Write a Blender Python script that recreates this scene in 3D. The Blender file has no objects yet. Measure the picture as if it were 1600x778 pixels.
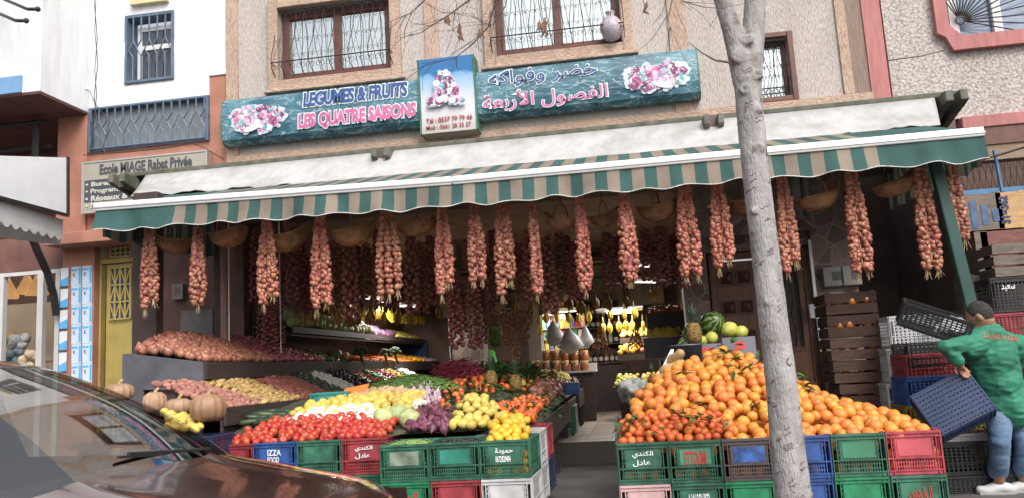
import bpy, bmesh, math, random
from mathutils import Vector, Matrix, noise
random.seed(7)
S = bpy.context.scene
COL = S.collection
R = math.radians
# ------------------------------------------------------------------ camera, sky, sun, exposure
FPX, YAW, PITCH, ROLL, EYE = 1263.8, R(8.257), R(8.322), R(-3.299), 1.2
cy_, sy_, cp_, sp_ = math.cos(YAW), math.sin(YAW), math.cos(PITCH), math.sin(PITCH)
CF = Vector((-sy_*cp_, cy_*cp_, sp_)); _r = Vector((cy_, sy_, 0)); _u = _r.cross(CF)
CR = _r*math.cos(ROLL) + _u*math.sin(ROLL); CU = -_r*math.sin(ROLL) + _u*math.cos(ROLL)
cd = bpy.data.cameras.new('camera'); cam = bpy.data.objects.new('camera', cd); COL.objects.link(cam)
cam.matrix_world = Matrix(((CR.x, CU.x, -CF.x, 0), (CR.y, CU.y, -CF.y, 0), (CR.z, CU.z, -CF.z, EYE), (0, 0, 0, 1)))
cd.sensor_width = 36; cd.lens = FPX/1600*36; cd.clip_start = .05; cd.clip_end = 500
S.camera = cam
W = bpy.data.worlds.new('World'); S.world = W; W.use_nodes = True
wn = W.node_tree.nodes; wl = W.node_tree.links
sky = wn.new('ShaderNodeTexSky'); sky.sky_type = 'NISHITA'; sky.sun_disc = False
SUN_EL, SUN_AZ = R(46), R(150)      # overcast: bright veil, sun behind the camera
sky.sun_elevation = SUN_EL; sky.sun_rotation = SUN_AZ; sky.air_density = 1.0; sky.dust_density = 6.0; sky.ozone_density = 1.0
hs = wn.new('ShaderNodeHueSaturation'); hs.inputs['Saturation'].default_value = .3
wl.new(sky.outputs[0], hs.inputs['Color']); wl.new(hs.outputs[0], wn['Background'].inputs[0])
wn['Background'].inputs[1].default_value = .15
sd = bpy.data.lights.new('sun', 'SUN'); sd.energy = 1.0; sd.angle = R(25); sd.color = (1, .96, .9)
sun = bpy.data.objects.new('sun', sd); COL.objects.link(sun)
sdir = Vector((math.sin(SUN_AZ)*math.cos(SUN_EL), math.cos(SUN_AZ)*math.cos(SUN_EL), math.sin(SUN_EL)))
sun.rotation_euler = sdir.to_track_quat('Z', 'Y').to_euler()
S.view_settings.view_transform = 'Standard'; S.view_settings.look = 'None'; S.view_settings.gamma = 1
S.view_settings.use_curve_mapping = False; S.view_settings.exposure = 0.6
S.cycles.max_bounces = 8; S.cycles.diffuse_bounces = 5

# ------------------------------------------------------------------ helpers
def at(px, py, Y):                     # photograph pixel -> point on the plane y = Y
    d = CR*((px-800)/FPX) + CU*((389-py)/FPX) + CF
    return Vector((0, 0, EYE)) + d*(Y/d.y)
def X(px, py, Y): return at(px, py, Y).x
def Z(px, py, Y): return at(px, py, Y).z
def ppm(px, py, Y): return (at(px+1, py, Y)-at(px, py, Y)).length   # metres per pixel
rnd = random.uniform
_M = {}
def mat(name, col, rough=.6, var=.12, scale=6, bump=0, bscale=60, metal=0, coat=0, col2=None, rand=0, hue=0, stain=0, stretch=None, spec=None, ramp=(.35, .65), detail=4):
    if name in _M: return _M[name]
    m = bpy.data.materials.new(name); m.use_nodes = True; n = m.node_tree.nodes; l = m.node_tree.links
    b = n['Principled BSDF']; b.inputs['Roughness'].default_value = rough; b.inputs['Metallic'].default_value = metal
    b.inputs['Coat Weight'].default_value = coat
    if spec is not None: b.inputs['Specular IOR Level'].default_value = spec
    tc = n.new('ShaderNodeTexCoord'); src = tc.outputs['Object']
    if stretch:
        mp = n.new('ShaderNodeMapping'); mp.inputs['Scale'].default_value = stretch; l.new(src, mp.inputs[0]); src = mp.outputs[0]
    oi = n.new('ShaderNodeObjectInfo')
    nz = n.new('ShaderNodeTexNoise'); nz.noise_dimensions = '4D'; nz.inputs['Scale'].default_value = scale; nz.inputs['Detail'].default_value = detail
    l.new(src, nz.inputs['Vector'])
    if rand or hue:
        mw = n.new('ShaderNodeMath'); mw.operation = 'MULTIPLY'; mw.inputs[1].default_value = 40; l.new(oi.outputs['Random'], mw.inputs[0]); l.new(mw.outputs[0], nz.inputs['W'])
    cr = n.new('ShaderNodeValToRGB'); cr.color_ramp.elements[0].position, cr.color_ramp.elements[1].position = ramp
    c2 = col2 or [min(1, c*(1+var)) for c in col]; c1 = col if col2 else [c*(1-var) for c in col]
    cr.color_ramp.elements[0].color = (*c1, 1); cr.color_ramp.elements[1].color = (*c2, 1)
    l.new(nz.outputs['Fac'], cr.inputs[0]); out = cr.outputs[0]
    if stain:
        n2 = n.new('ShaderNodeTexNoise'); n2.inputs['Scale'].default_value = 1.3; n2.inputs['Detail'].default_value = 6; n2.inputs['Roughness'].default_value = .7
        mp2 = n.new('ShaderNodeMapping'); mp2.inputs['Scale'].default_value = (1.6, 1.6, .5); l.new(tc.outputs['Object'], mp2.inputs[0]); l.new(mp2.outputs[0], n2.inputs[0])
        r2 = n.new('ShaderNodeValToRGB'); r2.color_ramp.elements[0].position = .45; r2.color_ramp.elements[1].position = .75
        l.new(n2.outputs['Fac'], r2.inputs[0])
        mx = n.new('ShaderNodeMix'); mx.data_type = 'RGBA'; mx.blend_type = 'MULTIPLY'
        sc = n.new('ShaderNodeMath'); sc.operation = 'MULTIPLY'; sc.inputs[1].default_value = stain; l.new(r2.outputs[0], sc.inputs[0]); l.new(sc.outputs[0], mx.inputs['Factor'])
        l.new(out, mx.inputs['A']); mx.inputs['B'].default_value = (.3, .25, .2, 1); out = mx.outputs['Result']
    if rand or hue:
        h = n.new('ShaderNodeHueSaturation'); l.new(out, h.inputs['Color'])
        a = n.new('ShaderNodeMapRange'); a.inputs['To Min'].default_value = 1-rand; a.inputs['To Max'].default_value = 1+rand; l.new(oi.outputs['Random'], a.inputs['Value']); l.new(a.outputs[0], h.inputs['Value'])
        m7 = n.new('ShaderNodeMath'); m7.operation = 'MULTIPLY'; m7.inputs[1].default_value = 7.31; l.new(oi.outputs['Random'], m7.inputs[0])
        f7 = n.new('ShaderNodeMath'); f7.operation = 'FRACT'; l.new(m7.outputs[0], f7.inputs[0])
        a2 = n.new('ShaderNodeMapRange'); a2.inputs['To Min'].default_value = .5-hue; a2.inputs['To Max'].default_value = .5+hue; l.new(f7.outputs[0], a2.inputs['Value']); l.new(a2.outputs[0], h.inputs['Hue'])
        out = h.outputs[0]
    l.new(out, b.inputs['Base Color'])
    if bump:
        nb = n.new('ShaderNodeTexNoise'); nb.inputs['Scale'].default_value = bscale; nb.inputs['Detail'].default_value = 5; l.new(src, nb.inputs['Vector'])
        bp = n.new('ShaderNodeBump'); bp.inputs['Strength'].default_value = bump; bp.inputs['Distance'].default_value = .02
        l.new(nb.outputs['Fac'], bp.inputs['Height']); l.new(bp.outputs[0], b.inputs['Normal'])
    _M[name] = m; return m
def emit(name, col, st):
    if name in _M: return _M[name]
    m = bpy.data.materials.new(name); m.use_nodes = True; b = m.node_tree.nodes['Principled BSDF']
    b.inputs['Base Color'].default_value = (*col, 1); b.inputs['Emission Color'].default_value = (*col, 1); b.inputs['Emission Strength'].default_value = st
    _M[name] = m; return m

class MB:
    def __init__(s): s.v = []; s.f = []; s.mi = []; s.cur = 0
    def face(s, pts):
        k = len(s.v); s.v += [Vector(p) for p in pts]; s.f.append(list(range(k, k+len(pts)))); s.mi.append(s.cur); return s
    def addf(s, vs, fs):
        k = len(s.v); s.v += [Vector(p) for p in vs]
        for f in fs: s.f.append([i+k for i in f]); s.mi.append(s.cur)
        return s
    def box(s, x0, x1, y0, y1, z0, z1):
        vs = [(x, y, z) for x in (x0, x1) for y in (y0, y1) for z in (z0, z1)]
        return s.addf(vs, [(0, 1, 3, 2), (4, 6, 7, 5), (0, 4, 5, 1), (2, 3, 7, 6), (0, 2, 6, 4), (1, 5, 7, 3)])
    def obox(s, c, ax, ay, az):          # centre and three half-extent vectors
        c = Vector(c); ax = Vector(ax); ay = Vector(ay); az = Vector(az)
        vs = [c+ax*i+ay*j+az*k for i in (-1, 1) for j in (-1, 1) for k in (-1, 1)]
        return s.addf(vs, [(0, 1, 3, 2), (4, 6, 7, 5), (0, 4, 5, 1), (2, 3, 7, 6), (0, 2, 6, 4), (1, 5, 7, 3)])
    def bar(s, a, b, w, t):              # straight bar of width w, thickness t
        a = Vector(a); b = Vector(b); d = (b-a); ln = d.length; d.normalize()
        up = Vector((0, 0, 1)) if abs(d.z) < .9 else Vector((0, 1, 0))
        sx = d.cross(up).normalized(); sy = sx.cross(d)
        return s.obox((a+b)/2, d*ln/2, sx*w/2, sy*t/2)
    def tube(s, pts, r, n=6, cap=True):
        pts = [Vector(p) for p in pts]; rs = r if isinstance(r, (list, tuple)) else [r]*len(pts)
        k = len(s.v); prev = None
        for i, p in enumerate(pts):
            d = (pts[min(i+1, len(pts)-1)]-pts[max(i-1, 0)]).normalized()
            if prev is None:
                up = Vector((0, 0, 1)) if abs(d.z) < .9 else Vector((0, 1, 0)); a = d.cross(up).normalized()
            else: a = (prev-d*prev.dot(d)).normalized()
            prev = a; b = d.cross(a); rr = rs[i]; ra, rb = rr if isinstance(rr, (tuple, list)) else (rr, rr)
            for j in range(n): s.v.append(p+a*math.cos(2*math.pi*j/n)*ra+b*math.sin(2*math.pi*j/n)*rb)
        for i in range(len(pts)-1):
            for j in range(n):
                s.f.append([k+i*n+j, k+i*n+(j+1) % n, k+(i+1)*n+(j+1) % n, k+(i+1)*n+j]); s.mi.append(s.cur)
        if cap:
            s.f.append([k+j for j in range(n)][::-1]); s.f.append([k+(len(pts)-1)*n+j for j in range(n)]); s.mi += [s.cur]*2
        return s
    def lathe(s, prof, n=14, c=(0, 0, 0), ribs=0, rd=0):     # prof: (radius, z)
        k = len(s.v); c = Vector(c)
        for r, z in prof:
            for j in range(n):
                t = 2*math.pi*j/n; q = r*(1-rd*(abs(math.cos(t*ribs/2))**6)) if ribs else r
                s.v.append(c+Vector((q*math.cos(t), q*math.sin(t), z)))
        for i in range(len(prof)-1):
            for j in range(n):
                s.f.append([k+i*n+j, k+i*n+(j+1) % n, k+(i+1)*n+(j+1) % n, k+(i+1)*n+j]); s.mi.append(s.cur)
        s.f.append([k+j for j in range(n)][::-1]); s.f.append([k+(len(prof)-1)*n+j for j in range(n)]); s.mi += [s.cur]*2
        return s
    def ball(s, c, r, n=8, m=6):
        rx, ry, rz = r if isinstance(r, (tuple, list)) else (r, r, r); c = Vector(c); k = len(s.v)
        for i in range(m+1):
            ph = math.pi*(i/m)*.998+.003-math.pi/2
            for j in range(n):
                t = 2*math.pi*j/n; s.v.append(c+Vector((rx*math.cos(ph)*math.cos(t), ry*math.cos(ph)*math.sin(t), rz*math.sin(ph))))
        for i in range(m):
            for j in range(n):
                s.f.append([k+i*n+j, k+i*n+(j+1) % n, k+(i+1)*n+(j+1) % n, k+(i+1)*n+j]); s.mi.append(s.cur)
        return s
    def prism(s, poly, off):             # planar polygon extruded by vector off
        off = Vector(off); n = len(poly); a = [Vector(p) for p in poly]
        return s.addf(a+[p+off for p in a], [list(range(n))[::-1], list(range(n, 2*n))]+[[i, (i+1) % n, n+(i+1) % n, n+i] for i in range(n)])
    def mesh(s, name, mats, smooth=False, off=None):
        me = bpy.data.meshes.new(name); o = Vector(off) if off else Vector((0, 0, 0))
        me.from_pydata([tuple(p-o) for p in s.v], [], s.f); me.update()
        for m in (mats if isinstance(mats, (list, tuple)) else [mats]): me.materials.append(m)
        if max(s.mi, default=0): me.polygons.foreach_set('material_index', s.mi)
        bm = bmesh.new(); bm.from_mesh(me); bmesh.ops.remove_doubles(bm, verts=bm.verts, dist=2e-5) if smooth else None; bmesh.ops.recalc_face_normals(bm, faces=bm.faces); bm.to_mesh(me); bm.free()
        if smooth: me.shade_smooth() if hasattr(me, 'shade_smooth') else None
        return me
def link(o): COL.objects.link(o); return o
def tag(o, label=None, cat=None, group=None, kind=None):
    if label: o['label'] = label
    if cat: o['category'] = cat
    if group: o['group'] = group
    if kind: o['kind'] = kind
    return o
def bev(o, w, seg=2):
    b = o.modifiers.new('edge', 'BEVEL'); b.width = w; b.segments = seg; b.limit_method = 'ANGLE'; b.angle_limit = R(40); return o
def thing(name, loc, label, cat, group=None, rz=0):
    o = link(bpy.data.objects.new(name, None)); o.location = loc; o.rotation_euler = (0, 0, rz); o.empty_display_size = .1
    return tag(o, label, cat, group)
def rootloc(p):
    l = Vector(p.location)
    while p.parent: p = p.parent; l += Vector(p.location)
    return l
def part(name, mb, m, parent, smooth=False, bv=0, local=False, label=None):   # mb in world coordinates unless local
    o = link(bpy.data.objects.new(name, mb.mesh(name, m, smooth, None if local else rootloc(parent)))); o.parent = parent
    if bv: bev(o, bv)
    if label: o['label'] = label
    return o
def solo(name, mb, m, base, label=None, cat=None, group=None, kind=None, smooth=False, bv=0):   # one-mesh thing or structure
    o = link(bpy.data.objects.new(name, mb.mesh(name, m, smooth, base))); o.location = base
    if bv: bev(o, bv)
    return tag(o, label, cat, group, kind)
def copy_tree(o, parent=None):
    c = o.copy(); COL.objects.link(c); c.parent = parent
    for ch in list(o.children): copy_tree(ch, c)
    return c
# writing -----------------------------------------------------------------
FORMS = {'ا': (0xfe8d, 0), 'أ': (0xfe83, 0), 'ب': (0xfe8f, 1), 'ة': (0xfe93, 0), 'ح': (0xfea1, 1), 'خ': (0xfea5, 1), 'د': (0xfea9, 0), 'ر': (0xfead, 0), 'ص': (0xfeb9, 1), 'ض': (0xfebd, 1), 'ع': (0xfec9, 1), 'ف': (0xfed1, 1), 'ك': (0xfed9, 1), 'ل': (0xfedd, 1), 'م': (0xfee1, 1), 'ن': (0xfee5, 1), 'ه': (0xfee9, 1), 'و': (0xfeed, 0), 'ي': (0xfef1, 1), 'س': (0xfeb1, 1)}
def arabic(t):
    out = []; prev = False; i = 0
    while i < len(t):
        ch = t[i]
        if ch not in FORMS: out.append(ch); prev = False; i += 1; continue
        if ch == 'ل' and i+1 < len(t) and t[i+1] in 'اأ':
            out.append(chr({'ا': 0xfefb, 'أ': 0xfef7}[t[i+1]]+(1 if prev else 0))); prev = False; i += 2; continue
        b, dual = FORMS[ch]; nxt = i+1 < len(t) and t[i+1] in FORMS
        if not dual: out.append(chr(b+1) if prev else chr(b)); prev = False
        else: out.append(chr(b+(3 if prev and nxt else 1 if prev else 2 if nxt else 0))); prev = nxt
        i += 1
    return ''.join(reversed(out))
def textmesh(body, m, o, rv, uv, w, h, depth=.004, bold=.02, shear=0, name='lettering'):
    """Lettering fitted into a w x h box with lower corner o, reading along rv, upright along uv."""
    c = bpy.data.curves.new(name, 'FONT'); c.body = body; c.size = 1; c.offset = bold; c.shear = shear; c.resolution_u = 3; c.extrude = .001
    ob = link(bpy.data.objects.new(name, c)); dg = bpy.context.evaluated_depsgraph_get()
    me = bpy.data.meshes.new_from_object(ob.evaluated_get(dg)); bpy.data.objects.remove(ob)
    xs = [v.co.x for v in me.vertices]; ys = [v.co.y for v in me.vertices]
    x0, x1, y0, y1 = min(xs), max(xs), min(ys), max(ys); rv = Vector(rv).normalized(); uv = Vector(uv).normalized(); nv = rv.cross(uv); o = Vector(o)
    for v in me.vertices:
        v.co = o+rv*((v.co.x-x0)/(x1-x0)*w)+uv*((v.co.y-y0)/(y1-y0)*h)+nv*(depth if v.co.z > 0 else 0)
    me.materials.clear(); me.materials.append(m); me.update(); return me
def lettering(body, m, parent, o, rv, uv, w, h, depth=.004, bold=.02, shear=0, name='lettering', local=False):
    me = textmesh(body, m, o, rv, uv, w, h, depth, bold, shear, name)
    if not local: me.transform(Matrix.Translation(-rootloc(parent)))
    ob = link(bpy.data.objects.new(name, me)); ob.parent = parent; return ob

# ------------------------------------------------------------------ common materials
def srgb(r, g, b):
    f = lambda c: (c/255/12.92) if c <= 10 else ((c/255+.055)/1.055)**2.4
    return (f(r), f(g), f(b))
M_white = mat('white paint', (.78, .78, .78), .55, .04, 3, .05, stain=.25)
M_iron = mat('black iron', (.025, .022, .022), .5, .3, 20)
M_brownframe = mat('brown window frame', (.12, .045, .035), .5, .2, 8)
M_conc = mat('mossy concrete', (.16, .15, .13), .9, .3, 6, .4, 30, col2=(.07, .08, .05))
M_darkwood = mat('dark painted board', (.046, .031, .028), .6, .3, 5, .1, stretch=(1, 1, 6))
M_slate = mat('grey painted board', (.085, .085, .1), .55, .2, 5, .1)
M_wood = mat('raw crate wood', (.12, .075, .045), .8, .35, 4, .2, stretch=(2, 2, 14), stain=.4, rand=.15)
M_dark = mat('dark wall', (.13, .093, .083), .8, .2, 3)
M_white_pl = mat('white plastic', (.7, .71, .73), .4, .05, 5, stain=.25)
# ------------------------------------------------------------------ ground
M_asph = mat('paving', (.10, .09, .088), .85, .25, 2.5, .35, 90, stain=.5)
M_road = mat('asphalt', (.05, .05, .052), .9, .25, 4, .4, 120)
mb = MB().face([(-150, -150, -.13), (150, -150, -.13), (150, 150, -.13), (-150, 150, -.13)])
solo('ground', mb, M_road, (0, 0, -.13), kind='structure')
mb = MB().box(-60, 60, 4.35, 26, -.3, 0); solo('pavement', mb, M_asph, (0, 0, 0), kind='structure')
mb = MB()
for i in range(-30, 30): mb.box(i*1.0+.004, i*1.0+.996, 4.2, 4.347, -.3, .012)
solo('kerb', mb, mat('kerb stone', (.28, .27, .26), .85, .2, 5, .2), (0, 4.27, 0), kind='structure', bv=.012)
# shop floor: a step up, striped old tiles
m = mat('floor tile', (.36, .31, .27), .35, .1, 5, stain=.4); n = m.node_tree.nodes; l = m.node_tree.links
wv = n.new('ShaderNodeTexBrick'); wv.inputs['Scale'].default_value = 3.3; wv.inputs['Color1'].default_value = (.42, .37, .32, 1); wv.inputs['Color2'].default_value = (.2, .14, .11, 1); wv.inputs['Mortar'].default_value = (.1, .08, .07, 1)
wv.inputs['Brick Width'].default_value = 1; wv.inputs['Row Height'].default_value = .5; wv.offset = 0
tc = n.new('ShaderNodeTexCoord'); l.new(tc.outputs['Object'], wv.inputs['Vector']); l.new(wv.outputs[0], n['Principled BSDF'].inputs['Base Color'])
mb = MB().box(-5.04, .84, 10.1, 17.39, 0, .26); solo('shop_floor', mb, m, (-1, 10.1, 0), kind='structure')

# ------------------------------------------------------------------ the shop building
M_stucco = mat('combed stucco', (.38, .33, .305), .95, .2, 18, .9, 22, col2=(.56, .51, .48), stretch=(4, 4, .9), stain=.28, ramp=(.36, .62), detail=9)
M_trim = mat('ochre combed trim', (.385, .265, .2), .9, .2, 20, .9, 24, col2=(.55, .42, .335), stretch=(4, 4, .9), stain=.3, ramp=(.36, .62), detail=8)
M_trimh = mat('ochre combed band', (.385, .26, .2), .9, .2, 20, .9, 24, col2=(.54, .41, .325), stretch=(.9, 3, 3), stain=.3, ramp=(.36, .62), detail=8)
M_stone = mat('crazy stone cladding', (.2, .15, .13), .75, .25, 5, .2)
n = M_stone.node_tree.nodes; l = M_stone.node_tree.links
vo = n.new('ShaderNodeTexVoronoi'); vo.feature = 'DISTANCE_TO_EDGE'; vo.inputs['Scale'].default_value = 5.2
vc = n.new('ShaderNodeTexVoronoi'); vc.inputs['Scale'].default_value = 5.2
tc = n.new('ShaderNodeTexCoord'); l.new(tc.outputs['Object'], vo.inputs['Vector']); l.new(tc.outputs['Object'], vc.inputs['Vector'])
rr = n.new('ShaderNodeValToRGB'); rr.color_ramp.elements[0].position = .02; rr.color_ramp.elements[1].position = .045; l.new(vo.outputs['Distance'], rr.inputs[0])
hv = n.new('ShaderNodeMix'); hv.data_type = 'RGBA'; hv.inputs['A'].default_value = (.3, .25, .22, 1); l.new(rr.outputs[0], hv.inputs['Factor'])
mm = n.new('ShaderNodeMix'); mm.data_type = 'RGBA'; mm.blend_type = 'MIX'; mm.inputs['A'].default_value = (.14, .095, .08, 1); mm.inputs['B'].default_value = (.26, .19, .165, 1)
sx = n.new('ShaderNodeSeparateColor'); l.new(vc.outputs['Color'], sx.inputs[0]); l.new(sx.outputs[0], mm.inputs['Factor']); l.new(mm.outputs['Result'], hv.inputs['B'])
l.new(hv.outputs['Result'], n['Principled BSDF'].inputs['Base Color'])
M_glass = mat('window glass', (.09, .1, .11), .03, .02, 3, spec=1.0); M_glass.node_tree.nodes['Principled BSDF'].inputs['IOR'].default_value = 2.2
M_glass.node_tree.nodes['Principled BSDF'].inputs['Metallic'].default_value = .8
M_glass.node_tree.nodes['Principled BSDF'].inputs['Base Color'].default_value = (.56, .61, .62, 1)
for k in list(M_glass.node_tree.links):
    if k.to_socket.name == 'Base Color': M_glass.node_tree.links.remove(k)

def wall_holes(mb, x0, x1, z0, z1, Y, dep, holes):
    """A wall front at Y, dep thick, with rectangular openings (hx0,hx1,hz0,hz1) and their reveals."""
    xs = sorted({x0, x1, *[h[0] for h in holes], *[h[1] for h in holes]}); zs = sorted({z0, z1, *[h[2] for h in holes], *[h[3] for h in holes]})
    for i in range(len(xs)-1):
        for j in range(len(zs)-1):
            cx, cz = (xs[i]+xs[i+1])/2, (zs[j]+zs[j+1])/2
            if any(h[0] < cx < h[1] and h[2] < cz < h[3] for h in holes): continue
            for y in (Y, Y+dep): mb.face([(xs[i], y, zs[j]), (xs[i+1], y, zs[j]), (xs[i+1], y, zs[j+1]), (xs[i], y, zs[j+1])])
    for h in holes+[(x0, x1, z0, z1)]:
        a, b, c, d = h
        mb.face([(a, Y, c), (a, Y+dep, c), (a, Y+dep, d), (a, Y, d)]); mb.face([(b, Y, c), (b, Y+dep, c), (b, Y+dep, d), (b, Y, d)])
        mb.face([(a, Y, c), (b, Y, c), (b, Y+dep, c), (a, Y+dep, c)]); mb.face([(a, Y, d), (b, Y, d), (b, Y+dep, d), (a, Y+dep, d)])
    return mb
def frame_boxes(mb, x0, x1, z0, z1, w, ya, yb):       # a rectangular frame, butted corners, outer x0..z1
    mb.box(x0, x0+w, ya, yb, z0, z1); mb.box(x1-w, x1, ya, yb, z0, z1)
    mb.box(x0+w, x1-w, ya, yb, z0, z0+w); mb.box(x0+w, x1-w, ya, yb, z1-w, z1); return mb
def belly_grille(mb, x0, x1, z0, z1, Y, nb, out=.2):
    H = z1-z0
    prof = [(1, 0), (.8, -.03), (.6, -.07), (.42, -.12), (.28, -.18), (.16, -out), (.07, -out*.85), (0, -.06)]; r0 = .0052
    for i in range(nb+1):
        x = x0+(x1-x0)*i/nb; sgn = 1 if i % 2 else -1
        mb.tube([(x+sgn*.022*math.sin(t*math.pi*2) if 0 < i < nb else x, Y+o, z0+t*H) for t, o in prof], r0, 5)
        if i < nb:                        # diagonal bars crossing between the uprights
            mb.tube([(x+(x1-x0)/nb*(1-t if i % 2 else t), Y+o*.96, z0+t*H) for t, o in prof], .0028, 4)
            cx = x+(x1-x0)/nb/2
            for zc, r, oo in ((.5, .034, -.1), (.085, .05, -out*.93), (.93, .03, -.02)):
                for q in (-1, 1):
                    mb.tube([(cx+q*r*(.75+.75*math.cos(a)*(1-a/9)), Y+oo, z0+zc*H+r*math.sin(a)*(1-a/9)) for a in [j*.55 for j in range(10)]], .0034, 4)
    for t, o in ((.16, -out), (.985, -.012)):
        mb.tube([(x0, Y, z0+t*H), (x0, Y+o, z0+t*H), (x1, Y+o, z0+t*H), (x1, Y, z0+t*H)], .009, 5)
    return mb
FY = 10.0
shop = thing('shop_building', (-1, FY, 0), 'beige stuccoed corner house with greengrocer below and ochre trim round its windows', 'building')
xl, xr = X(355, 100, FY), X(1352, 60, FY)
wins = []
w1 = (X(436, 60, FY), X(611, 60, FY), Z(520, 117, FY), Z(437, 16, FY)); w2 = (X(773, 60, FY), X(972, 60, FY), Z(870, 78, FY), Z(437, 16, FY)); w3 = (X(1165, 120, FY), X(1234, 110, FY), Z(1240, 151, FY), Z(1234, 58, FY))
mb = wall_holes(MB(), xl, xr, 3.95, 9.2, FY, .25, [w1, w2, w3]); part('wall', mb, M_stucco, shop)
for a, b in ((355, 373), (668, 689), (1052, 1080), (1317, 1333)): part('pilaster', MB().box(X(a, 130, FY)+(.0 if a > 400 else -.002), X(b, 130, FY), FY-.03, FY+.01, 4.24, 9.2), M_trim, shop)
mb = MB().box(xl, xr, FY-.035, FY+.01, 4.03, 4.235); part('band_trim', mb, M_trimh, shop)
for k, (a, b, c, d) in enumerate((w1, w2, w3)):
    f = MB()
    if k < 2: frame_boxes(f, a-.14, b+.14, c-.16, d+.14, .14, FY-.07, FY+.02); f.box(a-.19, b+.19, FY-.11, FY-.005, c-.2, c-.155)
    else: frame_boxes(f, a-.07, b+.07, c-.06, d+.07, .07, FY-.04, FY+.02)
    wn_ = part('window', f, M_trimh if k < 2 else M_brownframe, shop, bv=.012)
    f = MB(); frame_boxes(f, a+.004, b-.004, c+.004, d-.004, .11 if k < 2 else .05, FY+.1, FY+.2)
    if k < 2: mx = (a+b)/2; f.box(mx-.055, mx+.055, FY+.11, FY+.19, c+.11, d-.11)
    part('frame', f, M_brownframe, wn_, bv=.008)
    f = MB().box(a+.05, b-.05, FY+.15, FY+.156, c+.05, d-.05)
    part('pane', f, M_glass, wn_)
    f = MB()
    if k < 2: belly_grille(f, a-.03, b+.03, c+.02, d-.02, FY-.0, 12 if k == 0 else 13)
    else: belly_grille(f, a+.03, b-.03, c+.03, d-.03, FY+.06, 6, .02)
    part('grille', f, M_iron, wn_)
# flat concrete canopy slab with corbels
mb = MB().box(-6.15, 3.62, 8.98, 10.02, 3.80, 3.86); part('ledge', mb, M_conc, shop, bv=.01)
for (a, b, yt, yb_) in ((190, 212, 280, 308), (590, 622, 240, 258), (1096, 1126, 192, 212), (1462, 1480, 158, 190), (1484, 1504, 152, 180)):
    x0 = X(a, yt, 9.0); x1 = x0+(.17 if a > 1400 else .2); prof = [(10.0, 3.798), (8.74, 3.798), (8.72, 3.68), (8.8, 3.655), (9.0, 3.62), (9.35, 3.55), (10.0, 3.5)]
    if a < 1400: part('corbel', MB().box(x0+.066, x0+.149, 8.83, 10, 3.64, 3.797), M_dark, shop)  # dark filler box; its colour stands for shade between the paired corbels
    for q in ((0, .065), (.15, .215)) if a < 1400 else ((0, .08),):
        mb = MB().prism([(x0+q[0], y, z) for y, z in prof], (q[1]-q[0], 0, 0)); part('corbel', mb, M_conc, shop, bv=.012)
# ground-floor front: reddish wall by the onion stand, stone-clad piers, house door, meters
M_redwall = mat('dull red plaster', (.115, .06, .05), .8, .2, 3, .1, stain=.5)
mb = MB().box(-6.62, -5.07, FY+.02, FY+.3, 0, 3.79); part('terrace_wall', mb, M_redwall, shop)
mb = MB().box(-5.95, -5.5, FY-.003, FY+.015, .3, 2.2); part('wall_panel', mb, mat('grey worn panel', (.12, .11, .11), .7, .3, 3, stain=.5), shop)
mb = MB().box(X(274, 455, FY), X(291, 455, FY), FY-.09, FY+.02, Z(282, 468, FY), Z(282, 444, FY)); q = part('electric_box', mb, mat('grey enamel', (.16, .15, .145), .5, .15, 4), shop, bv=.006)
mb = MB().box(X(278, 455, FY), X(287, 455, FY), FY-.094, FY-.08, Z(282, 461, FY), Z(282, 449, FY)); part('meter_glass', mb, M_dark, q)
xo1, xp2 = X(1070, 480, FY), X(1110, 480, FY)
mb = MB().box(xo1, xp2, FY-.02, FY+.35, 0, 3.79); part('pier', mb, M_stone, shop)
mb = MB().box(xo1-.014, xo1, FY-.03, FY+.05, 0, 2.6); part('corner_bead', mb, mat('aluminium', (.6, .6, .6), .35, .05, metal=.8), shop)
mb = MB().box(-5.07, xo1, FY, FY+.3, 3.3, 3.79); part('lintel', mb, M_dark, shop)
dx0, dx1 = xp2+.03, X(1270, 450, FY); dz = 2.33
mb = MB().box(xp2, dx1+.06, FY+.06, FY+.3, dz+.12, 3.79); mb.prism([(xp2, FY-.02, 2.62), (dx1+.1, FY-.02, 2.62), (dx1+.1, FY-.02, 2.9), (dx1-.2, FY-.02, 2.95), (xp2, FY-.02, 2.8)], (0, .06, 0)); part('door_lintel', mb, M_stone, shop)
M_door = mat('varnished brown door', (.17, .075, .045), .45, .25, 4, .1, stretch=(8, 8, 1))
M_door2 = mat('dark varnished panel', (.1, .04, .027), .4, .2, 5)
f = MB(); frame_boxes(f, dx0, dx1, 0.02, dz+.1, .07, FY+.08, FY+.2); dr = part('door', f, M_door, shop, bv=.006)
lf = [(dx0+.07, X(1180, 450, FY)+.02), (X(1180, 450, FY)+.04, dx1-.07)]
mb = MB().box(lf[0][0], lf[0][1], FY+.1, FY+.15, .05, dz); mb.box(lf[1][0], lf[1][1], FY+.1, FY+.15, .05, 1.2); frame_boxes(mb, lf[1][0], lf[1][1], 1.204, dz, .07, FY+.1, FY+.15); part('leaf', mb, M_door, dr, bv=.004)
pw = (lf[0][1]-lf[0][0]-.18)/2
for i in range(2):
    for j in range(5):
        cx, cz = lf[0][0]+.06+pw/2+i*(pw+.06), dz-.2-j*.36; h = pw/2
        mb = MB(); b4 = [(cx-h, FY+.099, cz-h), (cx+h, FY+.099, cz-h), (cx+h, FY+.099, cz+h), (cx-h, FY+.099, cz+h)]
        frame_boxes(mb, cx-h-.02, cx+h+.02, cz-h-.02, cz+h+.02, .02, FY+.08, FY+.098)
        for q in range(4): mb.face([b4[q], b4[(q+1) % 4], (cx, FY+.045, cz)])
        part('pyramid_panel', mb, M_door2, dr)
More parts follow.
